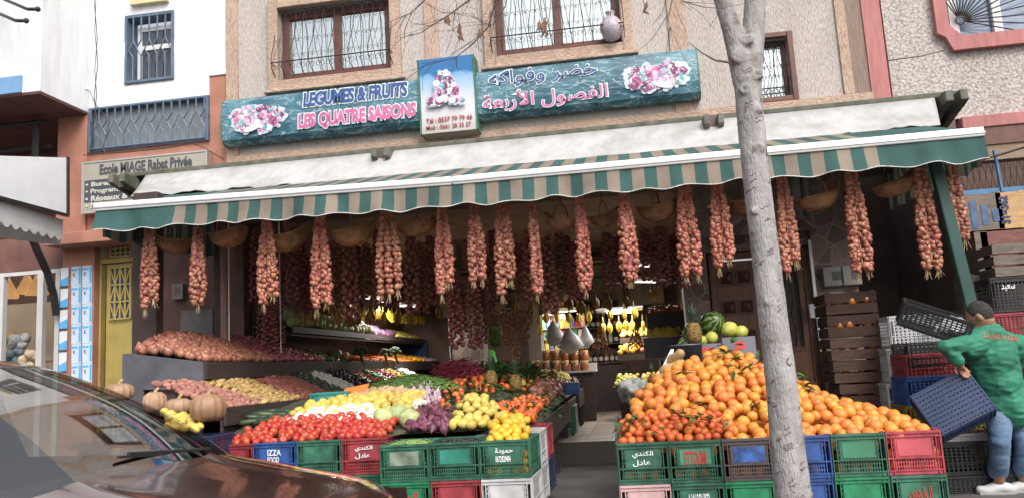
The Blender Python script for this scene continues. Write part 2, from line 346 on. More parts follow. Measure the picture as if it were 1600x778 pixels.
mb = MB()
for i in range(6):
    x = lf[1][0]+.1+i*.07
    mb.tube([(x+.018*math.sin(t*14+i*3), FY+.075, 1.25+t*.0+t) for t in [j*.1 for j in range(11)]], .009, 5)
part('door_grille', mb, M_iron, dr)
mb = MB().box(dx0+.1, dx1-.1, FY+.16, FY+.17, 1.2, dz-.02); part('door_glass', mb, M_dark, dr)
mb = MB().box(dx1+.0, dx1+.035, FY-.02, FY+.02, .0, 2.5); part('corner_bead', mb, _M['aluminium'], shop)
mb = MB().box(X(1264, 490, FY), X(1272, 490, FY), FY-.06, FY-.02, Z(1268, 497, FY), Z(1268, 475, FY)); part('doorbell', mb, M_white_pl, shop, bv=.004)
sx0, sx1 = dx1+.037, X(1345, 480, FY)
mb = MB().box(sx0, sx1, FY, FY+.3, 0, 3.79); part('stone_wall', mb, M_stone, shop)
M_meter = mat('meter box grey', (.36, .35, .33), .5, .08, 4, stain=.3)
for (a, b, c, d) in ((1284, 1312, 419, 449), (1314, 1343, 417, 447), (1288, 1311, 458, 489)):
    x0, x1, z0, z1 = X(a, 440, FY), X(b, 440, FY), Z(a, d, FY), Z(a, c, FY)
    q = part('meter_box', MB().box(x0, x1, FY-.12, FY-.003, z0, z1), M_meter, shop, bv=.008)
    part('meter_window', MB().box(x0+.1, x0+.2, FY-.126, FY-.115, z1-.16, z1-.06), mat('smoky meter glass', (.1, .1, .1), .2, .1), q)
    part('meter_lid', MB().box(x0+.02, x1-.02, FY-.124, FY-.116, z0+.02, z0+.06), M_meter, q)
mb = MB().tube([(X(1245, 350, FY), FY-.1, 2.75), (X(1245, 350, FY), FY-.1, 3.4)], .07, 10); mb.tube([(X(1262, 350, FY), FY-.09, 2.8), (X(1262, 350, FY), FY-.09, 3.4)], .05, 10); part('downpipe', mb, mat('grey pipe', (.2, .2, .2), .5, .1), shop, smooth=True)
# dark storage recess beside the house door
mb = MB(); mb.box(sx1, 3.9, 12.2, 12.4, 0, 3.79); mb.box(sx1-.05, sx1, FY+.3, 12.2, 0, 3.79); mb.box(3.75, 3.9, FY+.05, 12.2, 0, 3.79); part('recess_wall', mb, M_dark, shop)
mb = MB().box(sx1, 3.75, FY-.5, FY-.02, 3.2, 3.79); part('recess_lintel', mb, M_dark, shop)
# inside of the shop
BY = 17.4
mb = MB().box(-5.2, -5.06, FY+.3, BY, 0, 3.79); mb.box(xp2-.06, xp2+.1, FY+.36, BY, 0, 3.79); mb.box(-5.2, 1.1, BY, BY+.2, 0, 3.79); part('inner_wall', mb, mat('brown inner wall', (.2, .135, .11), .8, .2, 3), shop)
mb = MB().box(-5.05, 1.0, FY+.32, BY-.003, 3.55, 3.78); part('shop_ceiling', mb, mat('brown ceiling', (.24, .17, .15), .8, .2, 3), shop)
M_cream = mat('cream laminate panel', (.5, .45, .36), .35, .06, 3)
x = -4.3
while x < .7:
    f = MB().box(x, x+.78, BY-.08, BY-.003, 2.35, 3.45); q = part('cupboard_panel', f, M_cream, shop, bv=.006)
    f = MB(); frame_boxes(f, x-.03, x+.81, 2.31, 3.49, .05, BY-.12, BY-.06); part('cupboard_frame', f, M_dark, q)
    part('inset_panel', MB().box(x+.3, x+.62, BY-.1, BY-.085, 2.5, 3.2), mat('cream inset', (.38, .34, .27), .4, .06), q); x += .84
mb = MB()
for z, y in ((3.0, 14.2), (2.72, 12.6), (2.72, 14.6), (2.45, 13.2)): mb.tube([(-4.7, y, z), (.7, y, z)], .022, 6)
part('hanging_rail', mb, M_iron, shop)
for (a, b, Yp, m) in ((704, 756, 14.3, M_stone), (826, 846, 14.0, mat('grey plaster column', (.3, .26, .23), .8, .1, 3)), (886, 905, 15.5, _M['grey plaster column'])):
    part('column', MB().box(X(a, 540, Yp), X(b, 540, Yp), Yp, Yp+.4, 0, 3.55), m, shop)
q = MB().box(X(704, 540, 14.3)-.02, X(704, 540, 14.3), 14.28, 14.32, 0, 2.2); q.box(X(756, 540, 14.3), X(756, 540, 14.3)+.02, 14.28, 14.32, 0, 2.6); part('corner_bead', q, _M['aluminium'], shop)

# ------------------------------------------------------------------ left neighbour
M_wwall = mat('white rendered wall', (.74, .745, .76), .9, .06, 3, .15, 40, stain=.3, stretch=(3, 3, .4))
M_salmon = mat('salmon wall', (.4, .185, .13), .85, .12, 3, .15, 40, stain=.3)
M_blue = mat('blue painted iron', (.095, .14, .2), .5, .15, 6)
M_bglass = mat('frosted grey glass', (.2, .23, .25), .3, .1, 3)
lb = thing('apartment_building', (-8, FY, 0), 'white rendered block with salmon ground floor and projecting bay beside the shop', 'building')
wa = (X(197, 80, FY), X(272, 80, FY), Z(197, 132, FY), Z(197, 28, FY))
mb = wall_holes(MB(), -9.5, xl, 5.42, 9.2, FY+.0, .25, [wa]); mb.box(-7.36, X(327, 190, FY)-.003, FY, FY+.24, 5.14, 5.418); part('wall', mb, M_wwall, lb)
part('bay', MB().box(-24, -7.36, 9.05, FY-.002, 5.08, 9.2), M_wwall, lb, bv=.006)
part('bay_panel', MB().box(-24, X(35, 135, 9.05), 9.02, 9.1, Z(20, 147, 9.05), Z(20, 121, 9.05)), mat('sky blue tile', (.17, .33, .55), .4, .06), lb)
part('soffit', MB().box(-24, -7.37, 9.06, FY+1.7, 5.05, 5.076), mat('dark red soffit', (.13, .06, .055), .8, .15), lb)
part('bay_sill', MB().box(X(208, 5, FY), X(265, 5, FY), FY-.08, FY-.003, Z(230, 9, FY), Z(230, -6, FY)), mat('cream sill', (.6, .5, .3), .7, .1), lb)
a, b, c, d = wa
f = MB(); frame_boxes(f, a+.002, b-.002, c+.002, d-.002, .03, FY-.03, FY+.22); w = part('window', f, M_blue, lb)
f = MB(); frame_boxes(f, a+.09, b-.04, c+.04, d-.12, .06, FY+.14, FY+.2); f.box(a+.15, b-.1, FY+.14, FY+.2, (c+d)/2+.03, (c+d)/2+.1); part('sash', f, M_white, w)
part('pane', MB().box(a+.1, b-.05, FY+.16, FY+.17, c+.05, d-.13), mat('dark glass', (.05, .055, .07), .05, .1, spec=.9), w)
def hex_grille(mb, x0, x1, z0, z1, Y, n):
    zc = (z0+z1)/2 if z1-z0 > .7 else z0+(z1-z0)*.48; r = (x1-x0)/n/2
    for i in range(n+1):
        x = x0+(x1-x0)*i/n; mb.tube([(x, Y, z1), (x, Y, zc+.12)], .012, 5); mb.tube([(x, Y, z0), (x, Y, zc-.12)], .012, 5)
        if i < n:
            e = r*.9
            mb.tube([(x, Y, zc+.12), (x+e, Y, zc+.02), (x+2*r, Y, zc+.12)] if i % 2 else [(x, Y, zc-.12), (x+e, Y, zc-.02), (x+2*r, Y, zc-.12)], .012, 5)
            mb.tube([(x, Y, zc+(.12 if i % 2 else -.12)), (x+2*r, Y, zc+(-.12 if i % 2 else .12))], .01, 5)
    mb.tube([(x0, Y, z1), (x1, Y, z1)], .014, 5); mb.tube([(x0, Y, z0), (x1, Y, z0)], .014, 5); return mb
part('grille', hex_grille(MB(), a, b, c, d, FY-.02, 6), M_blue, w)
pa = (-7.34, X(327, 190, FY), 4.5, 5.135)
f = MB(); frame_boxes(f, pa[0], pa[1], pa[2], pa[3], .035, FY-.03, FY+.1); w = part('window', f, M_blue, lb)
part('pane', MB().box(pa[0]+.02, pa[1]-.02, FY+.05, FY+.06, pa[2]+.02, pa[3]-.02), M_bglass, w)
part('grille', hex_grille(MB(), pa[0]+.05, pa[1]-.05, pa[2]+.03, pa[3]-.03, FY-.04, 14), M_blue, w)
mb = MB(); mb.box(pa[1], xl-.002, FY+.02, FY+.25, 3.3, 5.42); mb.box(-7.36, pa[1], FY+.02, FY+.25, 3.2, 4.5); part('salmon_wall', mb, M_salmon, lb)
ppx0, ppx1 = X(96, 480, 9.9), X(146, 480, 9.9)
mb = MB().box(-7.82, -7.365, FY-.02, FY+.9, 3.3, 5.05); mb.box(ppx0, ppx1, FY-.1, FY+.9, 0, 3.28); part('pillar', mb, M_salmon, lb, bv=.01)
part('canopy', MB().box(X(96, 480, 9.9), -6.3, FY-.45, FY+.02, 3.14, 3.3), M_salmon, lb, bv=.01)
# yellow iron street door
M_yel = mat('yellow painted iron', (.4, .31, .09), .5, .12, 4, stain=.2)
M_bluepane = mat('dark blue pane', (.05, .07, .16), .15, .3, 9)
yd0, yd1 = X(152, 480, FY), -6.6; zt = Z(160, 408, FY)
f = MB(); frame_boxes(f, yd0, yd1, .02, Z(160, 378, FY), .04, FY+.02, FY+.12); f.box(yd0+.04, yd1-.04, FY+.02, FY+.12, zt-.03, zt+.03); dr = part('door', f, M_yel, lb, bv=.005)
f = MB().box(yd0+.1, yd1-.04, FY+.05, FY+.09, .05, zt-.05); part('leaf', f, M_yel, dr)
for z0, z1 in ((zt-.8, zt-.1), (.55, 1.15), (zt+.05, Z(160, 378, FY)-.05)):
    q = part('pane', MB().box(yd0+.17, yd1-.1, FY+.035, FY+.048, z0, z1), M_bluepane, dr)
    f = MB(); nx = 4; 
    for i in range(nx+1):
        x = yd0+.17+(yd1-yd0-.27)*i/nx; f.box(x-.012, x+.012, FY+.012, FY+.03, z0, z1)
        if i < nx and z1 < zt:
            dxx = (yd1-yd0-.27)/nx; k = 3
            for j in range(k):
                za = z0+(z1-z0)*j/k; zb = z0+(z1-z0)*(j+1)/k; s2 = (i+j) % 2
                f.bar((x, FY+.02, za if s2 else zb), (x+dxx, FY+.02, zb if s2 else za), .018, .012)
    for i in range(4): zz = z0+(z1-z0)*i/3; f.box(yd0+.17, yd1-.1, FY+.006, FY+.011, zz-.01, zz+.01)
    part('lattice', f, M_yel, q)
part('door_step', MB().box(yd0, yd1, FY-.3, FY+.02, 0, .14), M_conc, lb)
# neighbour's shop front under the bay
M_alu = mat('white aluminium', (.55, .55, .55), .4, .05, 4)
M_beige = mat('warm beige interior', (.5, .4, .28), .7, .08, 3)
sy = 9.95
part('shop_back', MB().box(-24, ppx0, sy+1.5, sy+1.6, 0, 5.05), mat('dim red back wall', (.16, .08, .065), .8, .2), lb)
part('fascia', MB().box(-24, ppx0-.01, sy-.02, sy+.2, Z(40, 424, sy), Z(40, 372, sy)), mat('brown shop fascia', (.16, .075, .06), .4, .3, 2.5), lb)
part('display_wall', MB().box(-24, ppx0-.005, sy+1.2, sy+1.3, 0, 2.6), M_beige, lb)
f = MB()
for a, b in ((-420, -412), (-310, -302), (-200, -193), (-100, -94), (-20, -14), (0, 7), (60, 69), (88, 95)): f.box(X(a, 480, sy), X(b, 480, sy), sy-.03, sy+.05, .1, Z(40, 424, sy))
f.box(-24, ppx0-.02, sy-.025, sy+.045, Z(40, 424, sy)-.05, Z(40, 424, sy)-.001); part('shop_window_frame', f, M_alu, lb)
f = MB()
for z in (1.0, 1.35, 1.75): f.box(X(69, 480, sy)+.02, ppx0-.05, sy+.6, sy+.95, z, z+.03)
for z in (1.3, 1.5, 1.7): f.box(-10.5, X(55, 480, sy), sy+1.18, sy+1.199, z, z+.02)
part('display_shelf', f, mat('pale wood', (.45, .35, .25), .5, .1), lb)
for (px, py) in ((42, 440), (58, 442), (12, 447)):
    p = at(px, py, sy+.55)
    o = thing('pendant_lamp', (p.x, p.y, p.z-.17), f'pyramid shaped wicker pendant lamp {"closest to the white window post" if px == 58 else "between two other lamps" if px == 42 else "at the far end of the window"}', 'lamp')
    f = MB().lathe([(.2, 0), (.15, .1), (.05, .26), (.03, .3)], 4, p-Vector((0, 0, .17))); part('lamp_shade', f, emit('lit wicker shade', (.7, .4, .16), .35), o)
    part('cord', MB().tube([p+Vector((0, 0, .13)), p+Vector((0, 0, .7))], .008, 4), M_iron, o)
for (px, py, r, cx) in ((20, 560, .16, (.12, .16, .19)), (48, 562, .14, (.45, .36, .25)), (8, 530, .1, (.4, .25, .1)), (30, 535, .1, (.3, .3, .3))):
    p = at(px, py, sy+.45); f = MB()
    for k in range(14): f.ball(p+Vector((rnd(-r, r), rnd(-.05, .05), rnd(-r*.6, r*.7))), rnd(.04, .08), 7, 5)
    solo('dried_flower_display', f, mat('bouquet %d' % px, cx, .9, .3, 12), p-Vector((0, 0, r)), {20: 'blue grey dried flower ball in the neighbouring shop window', 48: 'straw coloured dried flower ball next to the window post', 8: 'ochre dried flowers standing above the blue grey ball', 30: 'pale grey dried flowers above the other displays'}[px], 'dried flowers', smooth=True)
for i in range(12):
    p = Vector((rnd(X(70, 480, sy)+.1, ppx0-.1), sy+.75, (1.03, 1.38, 1.78)[i % 3]))
    f = MB().lathe([(.04, 0), (.05, .03), (.045, .12), (.02, .16)], 8, p); solo('jar', f, M_beige, p, 'pale jar on the shelves behind the white window post', 'jar', 'jars in the neighbouring shop window', smooth=True)
# their awning: lit box panel, scalloped valance, curved bracket
na = thing('white_awning', at(105, 300, 9.0), 'white box awning with scalloped valance over the neighbouring shop window', 'awning')
p = [at(107, 338, 9.0), at(107, 247, 9.0), at(-30, 243, 7.4), at(-30, 302, 7.4)]
part('fascia_panel', MB().prism(p, (-.06, .1, 0)), mat('white awning sheet', (.82, .83, .85), .5, .03), na)
f = MB(); 
for a, b in ((p[0], p[1]), (p[0], p[3])): f.bar(a+Vector((.01, -.03, 0)), b+Vector((.01, -.03, 0)), .035, .035)
part('black_edge', f, M_iron, na)
def scallop(mb, A, B, h, n, amp, th=.006, seg=8):
    A = Vector(A); B = Vector(B); d = B-A; nrm = Vector((-d.y, d.x, 0)).normalized()*th
    for i in range(n*seg):
        t0, t1 = i/(n*seg), (i+1)/(n*seg); q = []
        for t in (t0, t1): q.append(h-amp*abs(math.sin(t*n*math.pi)))
        a, b = A+d*t0, A+d*t1; a2, b2 = a-Vector((0, 0, h+amp*abs(math.sin(t0*n*math.pi)))), b-Vector((0, 0, h+amp*abs(math.sin(t1*n*math.pi))))
        mb.face([a, b, b2, a2]); mb.face([a+nrm, b+nrm, b2+nrm, a2+nrm])
    return mb
M_cloth = mat('white awning cloth', (.66, .66, .66), .85, .05, 4, stain=.3)
part('valance', scallop(MB(), at(98, 344, 9.02), at(-30, 306, 7.45), .22, 9, .05), M_cloth, na)
part('under_cloth', MB().prism([at(95, 352, 9.15), at(-30, 330, 8.0), at(-30, 368, 8.3), at(93, 383, 9.3)], (.0, .02, 0)), M_cloth, na)
f = MB().tube([at(47, 372, 9.3)+Vector((0, 0, .05)), at(60, 395, 9.45), at(74, 425, 9.65), at(84, 460, 9.8), at(88, 492, 9.86)], .05, 6); part('bracket', f, M_iron, na)
f = MB()
for k in range(4):
    x = X(4+k*22, 230, 9.9); f.tube([(x+.1*math.cos(t)*(.4+t/9)*1.5, 9.9, 4.3+.17*math.sin(t)) for t in [j*.5-.6 for j in range(11)]], .014, 5)
f.tube([(-9, 9.9, 4.12), (-7.85, 9.9, 4.12)], .018, 5); f.tube([(-9, 9.9, 4.62), (-7.85, 9.9, 4.62)], .03, 5); f.tube([(-9, 9.8, 4.95), (-7.85, 9.8, 4.95)], .03, 5); f.tube([(-8.05, 9.85, 4.1), (-8.05, 9.85, 5.0)], .05, 6)
solo('iron_railing', f, M_iron, (-8.4, 9.9, 4.1), 'scrolled iron railing under the red soffit beside the salmon pillar', 'railing')
# dish bracket arms high on the white bay
for k, (px, py, l_) in enumerate(((0, 20, 'iron arm with round end high on the white bay, lower one'), (18, 2, 'iron arm sticking out at the very top of the white bay'))):
    a = at(px-20, py-6, 8.9); b = at(px+25, py+13, 8.6); f = MB().tube([a, b, at(px+41, py+13, 8.55)], .022, 6); f.ball(at(px+41, py+13, 8.55), .035); solo('wall_bracket', f, M_iron, a, l_, 'bracket', smooth=True)
# loose cables down the white wall
cabs = [((146, -10), (152, 60), (148, 110), (151, 150), (145, 200), (140, 240)), ((150, -10), (148, 50), (153, 100), (147, 150), (152, 200), (165, 243)), ((120, 135), (140, 143), (150, 165), (172, 190), (160, 235)), ((130, 243), (200, 238), (260, 232), (300, 224), (320, 232), (350, 250))]
for k, c in enumerate(cabs):
    f = MB().tube([at(x, y, 9.93) for x, y in c], .006, 4); solo('cable', f, M_iron, at(*c[-1], 9.93), ['thin black cable hanging down the white wall, straighter of two', 'wavy black cable twisted round the straighter one on the white wall', 'short cable drooping from the white bay corner', 'cable sagging along the salmon wall above the school sign'][k], 'cable')
# lunar posters pasted on the pillar
M_post = mat('pale blue poster', (.55, .66, .8), .6, .06, 9); M_post2 = mat('sky blue print', (.1, .42, .75), .6, .1, 9); M_post3 = mat('poster ink', (.05, .06, .12), .6, .1)
for i, (a, b) in enumerate(((112, 127), (129, 144))):
    for j in range(6):
        y0 = 416+j*33; Yp = 9.895; x0, x1 = X(a, y0, Yp), X(b, y0, Yp); z1, z0 = 3.24-.0-j*.262-(.57 if 0 else 0)+Z(120, 416, Yp)-3.24, 0; z0 = z1-.258
        o = solo('poster', MB().box(x0, x1, Yp-.004, Yp, z0, z1), M_post, (x0, Yp, z0), 'pale blue poster with a small crescent, pasted on the salmon pillar', 'poster', 'crescent posters on the pillar')
        f = MB().box(x1-.035, x1-.004, Yp-.0055, Yp-.0042, z0+.02, z1-.02); f.box(x0+.005, x1-.05, Yp-.0055, Yp-.0042, z1-.06, z1-.03); part('print', f, M_post2, o)
        f = MB(); cx, cz = (x0+x1)/2-.02, (z0+z1)/2+.02
        aa = [R(70+t*22) for t in range(11)]; f.prism([(cx+.026*math.cos(q), Yp-.0055, cz+.026*math.sin(q)) for q in aa]+[(cx+.009+.019*math.cos(q), Yp-.0055, cz+.0+.021*math.sin(q)) for q in aa[::-1][1:-1]], (0, .001, 0))
        part('crescent', f, M_post3, o)
for j in range(5):
    z1 = Z(100, 418+j*33, 9.88); x0, x1 = X(95, 440, 9.88), X(107, 440, 9.88)
    o = solo('poster', MB().box(x0, x1, 9.876, 9.88, z1-.25, z1), mat('white poster', (.72, .76, .8), .6, .05), (x0, 9.88, z1-.25), 'narrow white poster with blue wedge on the pillar edge beside the shop window', 'poster', 'wedge posters on the pillar edge')
    part('print', MB().prism([(x0, 9.8745, z1-.25), (x1, 9.8745, z1-.25), (x1, 9.8745, z1-.12), (x0, 9.8745, z1-.17)], (0, .001, 0)), M_post2, o)
# school sign
sg = thing('school_sign', (X(132, 300, 9.9), 9.9, Z(132, 330, 9.9)), 'grey private school sign with dark course list, on the salmon wall', 'sign')
x0, x1 = X(132, 300, 9.9), X(325, 250, 9.9); z1 = 4.31; z0 = Z(134, 334, 9.9)
M_sgrey = mat('sign grey', (.33, .31, .26), .4, .06, 3); M_sink = mat('sign dark grey', (.06, .065, .075), .4, .1)
part('board', MB().box(x0, x1, 9.86, 9.98, z0, z1), M_sgrey, sg, bv=.004)
f = MB(); frame_boxes(f, x0-.012, x1+.012, z0-.012, z1+.012, .02, 9.85, 9.985); part('frame', f, _M['aluminium'], sg)
part('list_panel', MB().box(x0+.03, x0+1.3, 9.856, 9.8595, z0+.14, z1-.25), M_sink, sg)
lettering('Ecole MIAGE Rabat Privée', M_sink, sg, (X(156, 270, 9.86), 9.858, 4.12), (1, 0, 0), (0, 0, 1), X(300, 255, 9.86)-X(156, 270, 9.86), .15, bold=.035)
M_ltxt = mat('pale lettering', (.5, .5, .46), .5, .05)
for j, t in enumerate(('• Bureautique', '• Programmation', '• Réseaux & Internet', '• Maintenance')):
    lettering(t, M_ltxt, sg, (x0+.05, 9.855, z1-.36-j*.096), (1, 0, 0), (0, 0, 1), len(t)*.054, .082, bold=.03)

# ------------------------------------------------------------------ right neighbour
M_worm = mat('worm texture render', (.31, .27, .25), .95, .15, 30, 1.0, 30, col2=(.54, .5, .47), stain=.3, detail=1.5, ramp=(.36, .6))
M_pink = mat('pink trim', (.42, .17, .165), .8, .12, 4, .3, 30, stretch=(6, 6, 1), stain=.25)
rb = thing('neighbour_building', (6, FY, 0), 'house with worm textured beige render and pink trim next to the greengrocer', 'building')
wr = (X(1478, 30, FY), X(1478, 30, FY)+1.7, Z(1490, 60, FY), 7.2)
mb = wall_holes(MB(), 3.3, 14, Z(1500, 185, FY), 9.2, FY+.03, .25, [wr]); part('wall', mb, M_worm, rb)
part('pilaster', MB().box(xr-.01, X(1392, 157, FY), FY-.03, FY+.27, 3.87, 9.2), M_pink, rb)
part('shadow_strip', MB().box(X(1333, 130, FY), xr-.012, FY-.01, FY+.002, 4.24, 9.2), mat('shade toned combed strip', (.27, .2, .165), .9, .15, 6, .6, 26, stretch=(11, 11, 1.2)), rb)  # shadow beside the pilaster, built as a darker strip
mb = MB().box(X(1500, 190, FY), 14, FY-.06, FY+.29, Z(1545, 200, FY), Z(1500, 185, FY)-.002); part('band', mb, M_pink, rb, bv=.01)
a, b, c, d = wr; f = MB(); k = .18
oct_o = [(a-.14, d+.2), (a-.14, c+.06), (a-.05, c-.0), (a+.02, c-.17), (b+.14, c-.17), (b+.14, d+.2)]
oct_i = [(a+.001, d+.06), (a+.001, c+.16), (a+.06, c+.08), (a+.14, c+.001), (b-.001, c+.001), (b-.001, d+.06)]
for i in range(5):
    f.prism([(oct_o[i][0], FY-.06, oct_o[i][1]), (oct_o[i+1][0], FY-.06, oct_o[i+1][1]), (oct_i[i+1][0], FY-.06, oct_i[i+1][1]), (oct_i[i][0], FY-.06, oct_i[i][1])], (0, .12, 0))
w = part('window', f, M_pink, rb)
part('pane', MB().box(a, b, FY+.16, FY+.17, c, d), mat('blue grey glass', (.16, .22, .32), .08, .1, spec=.9), w)
f = MB(); 
for x in (a+.08, (a+b)/2-.28, b-.1): f.box(x, x+.1, FY+.1, FY+.158, c, d)
part('sash', f, M_white, w)
f = MB(); cx, cz = a+.17, c+.22
for i in range(17):
    an = R(-18+i*8.5); ln = 2.2; e = (min(b, cx+ln*math.cos(an)), cz+ln*math.sin(an)); t_ = (e[0]-cx)/max(1e-3, math.cos(an)) if math.cos(an) > .05 else ln
    zz = cz+t_*math.sin(an); 
    if zz < c: t_ = (c-cz)/math.sin(an)
    if zz > d: t_ = (d-cz)/math.sin(an)
    f.tube([(cx+.04*math.cos(an), FY+.03, cz+.04*math.sin(an)), (cx+t_*math.cos(an), FY+.03, cz+t_*math.sin(an))], .008, 4)
f.tube([(cx+.05*math.cos(q*.5), FY+.03, cz+.05*math.sin(q*.5)) for q in range(14)], .01, 5); part('grille', f, M_iron, w)
part('crack', MB().tube([at(x, y, FY+.03) for x, y in ((1388, 95), (1410, 92), (1440, 88), (1472, 80))], .008, 4), mat('crack shade', (.2, .17, .15), .9, .1), rb)
part('lintel', MB().box(3.9, 14, FY-.04, FY+.2, Z(1560, 226, FY), Z(1545, 200, FY)-.004), M_brownframe, rb)
part('shutter_box', MB().box(3.9, 14, FY-.02, FY+.2, Z(1560, 250, FY), Z(1560, 226, FY)-.003), mat('weathered plank', (.24, .17, .12), .8, .2, 4, stretch=(1, 1, 8)), rb)
part('back_wall', MB().box(3.9, 14, FY+.9, FY+1.0, 0, 3.5), mat('brown store wall', (.12, .07, .06), .8, .3, 3), rb)
# ------------------------------------------------------------------ shop signs over the ledge
M_sea = mat('printed sea blue', (.022, .085, .13), .35, .3, 3.2, col2=(.075, .21, .27), stain=.35)
n = M_sea.node_tree.nodes; l = M_sea.node_tree.links
tc = n.new('ShaderNodeTexCoord'); mp = n.new('ShaderNodeMapping'); mp.inputs['Scale'].default_value = (1.8, 1, 5.5); l.new(tc.outputs['Object'], mp.inputs[0])
nz = n.new('ShaderNodeTexNoise'); nz.inputs['Scale'].default_value = 1.9; nz.inputs['Detail'].default_value = 5; nz.inputs['Distortion'].default_value = 1.4; l.new(mp.outputs[0], nz.inputs[0])
rr = n.new('ShaderNodeValToRGB'); e = rr.color_ramp.elements; e[0].position = .47; e[0].color = (0, 0, 0, 1); e[1].position = .53; e[1].color = (0, 0, 0, 1); k = e.new(.5); k.color = (1, 1, 1, 1); l.new(nz.outputs['Fac'], rr.inputs[0])
mx = n.new('ShaderNodeMix'); mx.data_type = 'RGBA'; mx.inputs['B'].default_value = (.55, .68, .72, 1)
sc = n.new('ShaderNodeMath'); sc.operation = 'MULTIPLY'; sc.inputs[1].default_value = .5; l.new(rr.outputs[0], sc.inputs[0]); l.new(sc.outputs[0], mx.inputs['Factor'])
old = [q for q in l if q.to_socket.name == 'Base Color'][0]; l.new(old.from_socket, mx.inputs['A']); l.new(mx.outputs['Result'], n['Principled BSDF'].inputs['Base Color'])
M_prw = mat('printed white', (.75, .78, .8), .4, .03)
M_prb = mat('printed blue', (.035, .085, .26), .4, .1); M_prp = mat('printed rose', (.55, .13, .3), .4, .12, 4); M_prr = mat('printed dark red', (.3, .05, .05), .4, .1)
FRC = [M_prp, mat('printed plum', (.2, .05, .14), .4, .3, 20), mat('printed lilac', (.5, .35, .52), .4, .2, 20), mat('printed pale pink', (.65, .48, .55), .4, .1, 20), mat('printed teal', (.14, .36, .42), .4, .3, 20), mat('printed ice', (.6, .72, .76), .4, .1, 20), M_prw]
M_sgreen = mat('green sign edge', (.05, .16, .11), .45, .2)
def disc(mb, cx, cz, Y, rx, rz, n=12, rot=0):
    mb.face([(cx+rx*math.cos(t)*math.cos(rot)-rz*math.sin(t)*math.sin(rot), Y, cz+rx*math.cos(t)*math.sin(rot)+rz*math.sin(t)*math.cos(rot)) for t in [2*math.pi*i/n for i in range(n)]])
def fruit_print(parent, cx, cz, w, h, Y, seed, tri=False, flip=1):
    rg = random.Random(seed); g = MB(); y = Y
    def inside():
        while True:
            u, v = rg.uniform(-1, 1), rg.uniform(-1, 1)
            if tri:
                if abs(u) < .75*(1-(v+1)/2)+.25 : return u, v
            elif u*u+v*v < 1 and (v < .75-.3*u*flip): return u, v
    pts = [inside() for _ in range(190)]
    for u, v in pts: y -= .00001; q_ = rg.uniform(.6, 1.3); disc(g, cx+u*w*.92, cz+v*h*.88, y, (w*.05+.012)*q_, (w*.045+.012)*q_, 9)
    part('print_glow', g, mat('printed pale glow', (.5, .58, .64), .4, .15, 9), parent)
    g = MB(); y = Y-.0015
    for i, (u, v) in enumerate(pts):
        g.cur = rg.choice([0, 1, 1, 1, 2, 2, 4, 5, 6] if tri else [0, 0, 1, 1, 1, 2, 2, 2, 3, 4, 4, 5, 5, 6]); y -= .00003; r = rg.choice((.035, .05, .07, .1, .12))*min(w, h)*1.5
        disc(g, cx+u*w*.82, cz+v*h*.75, y, r, r*rg.uniform(.75, 1.1), 12, rg.uniform(0, 3))
        y -= .00002; g.cur = 6; disc(g, cx+u*w*.82-r*.3, cz+v*h*.75+r*.35, y, r*.22, r*.18, 8)
    for i in range(16):                  # a bunch of grapes and a pale melon slice
        g.cur = 1 if i % 3 else 0; y -= .00003; disc(g, cx+flip*w*(.45+.05*(i % 4)), cz-h*(.1+.09*(i//4)), y, .022, .022, 8)
    g.cur = 5; y -= .0001; disc(g, cx-w*.15*flip, cz-h*.55, y, w*.3, h*.16, 16, .3*flip); g.cur = 6; disc(g, cx-w*.15*flip, cz-h*.5, y-.0001, w*.24, h*.09, 16, .3*flip)
    part('fruit_picture', g, FRC, parent)
def banner(label, pxs, name='sign_board'):
    (xa, ya, xb, yb) = pxs; x0, x1, z0, z1 = X(xa, (ya+yb)/2, 9.78), X(xb, (ya+yb)/2, 9.78), 4.345, 4.985
    o = thing(name, (x0, 9.9, z0), label, 'sign', 'painted shop signs'); h = z1-z0
    pr = [(9.985, z0), (9.87, z0), (9.80, z0+.06), (9.775, z0+.2), (9.77, z0+h/2), (9.775, z1-.2), (9.80, z1-.06), (9.87, z1), (9.985, z1)]
    part('board', MB().prism([(x0, y, z) for y, z in pr], (x1-x0, 0, 0)), M_sea, o)
    e = MB(); e.prism([(x0-.02, y+(0 if i not in (0, 8) else 0), z) for i, (y, z) in enumerate(pr)], (.018, 0, 0)); e.prism([(x1+.002, y, z) for y, z in pr], (.018, 0, 0)); part('edge', e, M_sgreen, o)
    return o, x0, x1, z0, z1
def two_layer(parent, t, m, px0, px1, zb, zt, bold, shear, yb=9.766, name='lettering'):
    x0, x1 = X(px0, 165, 9.77), X(px1, 140, 9.77); e = .014
    lettering(t, M_prw, parent, (x0-e, yb, zb-e), (1, 0, 0), (0, 0, 1), x1-x0+2*e, zt-zb+2*e, .002, bold+(.05 if shear else .03), shear, 'lettering_outline')
    lettering(t, m, parent, (x0, yb-.004, zb), (1, 0, 0), (0, 0, 1), x1-x0, zt-zb, .002, bold, shear, name)
o, x0, x1, z0, z1 = banner('sea blue shop sign with French lettering and a fruit basket picture', (347, 190, 656, 162))
two_layer(o, 'LEGUMES & FRUITS', M_prb, 474, 637, Z(474, 168.5, 9.77), Z(474, 146, 9.77), .045, .12)
two_layer(o, 'LES QUATRE SAISONS', M_prp, 466, 649, Z(470, 205, 9.77), Z(468, 179.5, 9.77), .045, .05)
fruit_print(o, X(402, 185, 9.77), 4.665, .43, .25, 9.767, 3)
o, x0, x1, z0, z1 = banner('sea blue shop sign with Arabic lettering and a fruit basket picture', (743, 148, 1092, 115))
two_layer(o, arabic('خضر وفواكه'), M_prb, 766, 935, Z(850, 131, 9.77), Z(850, 104, 9.77), .006, 0)
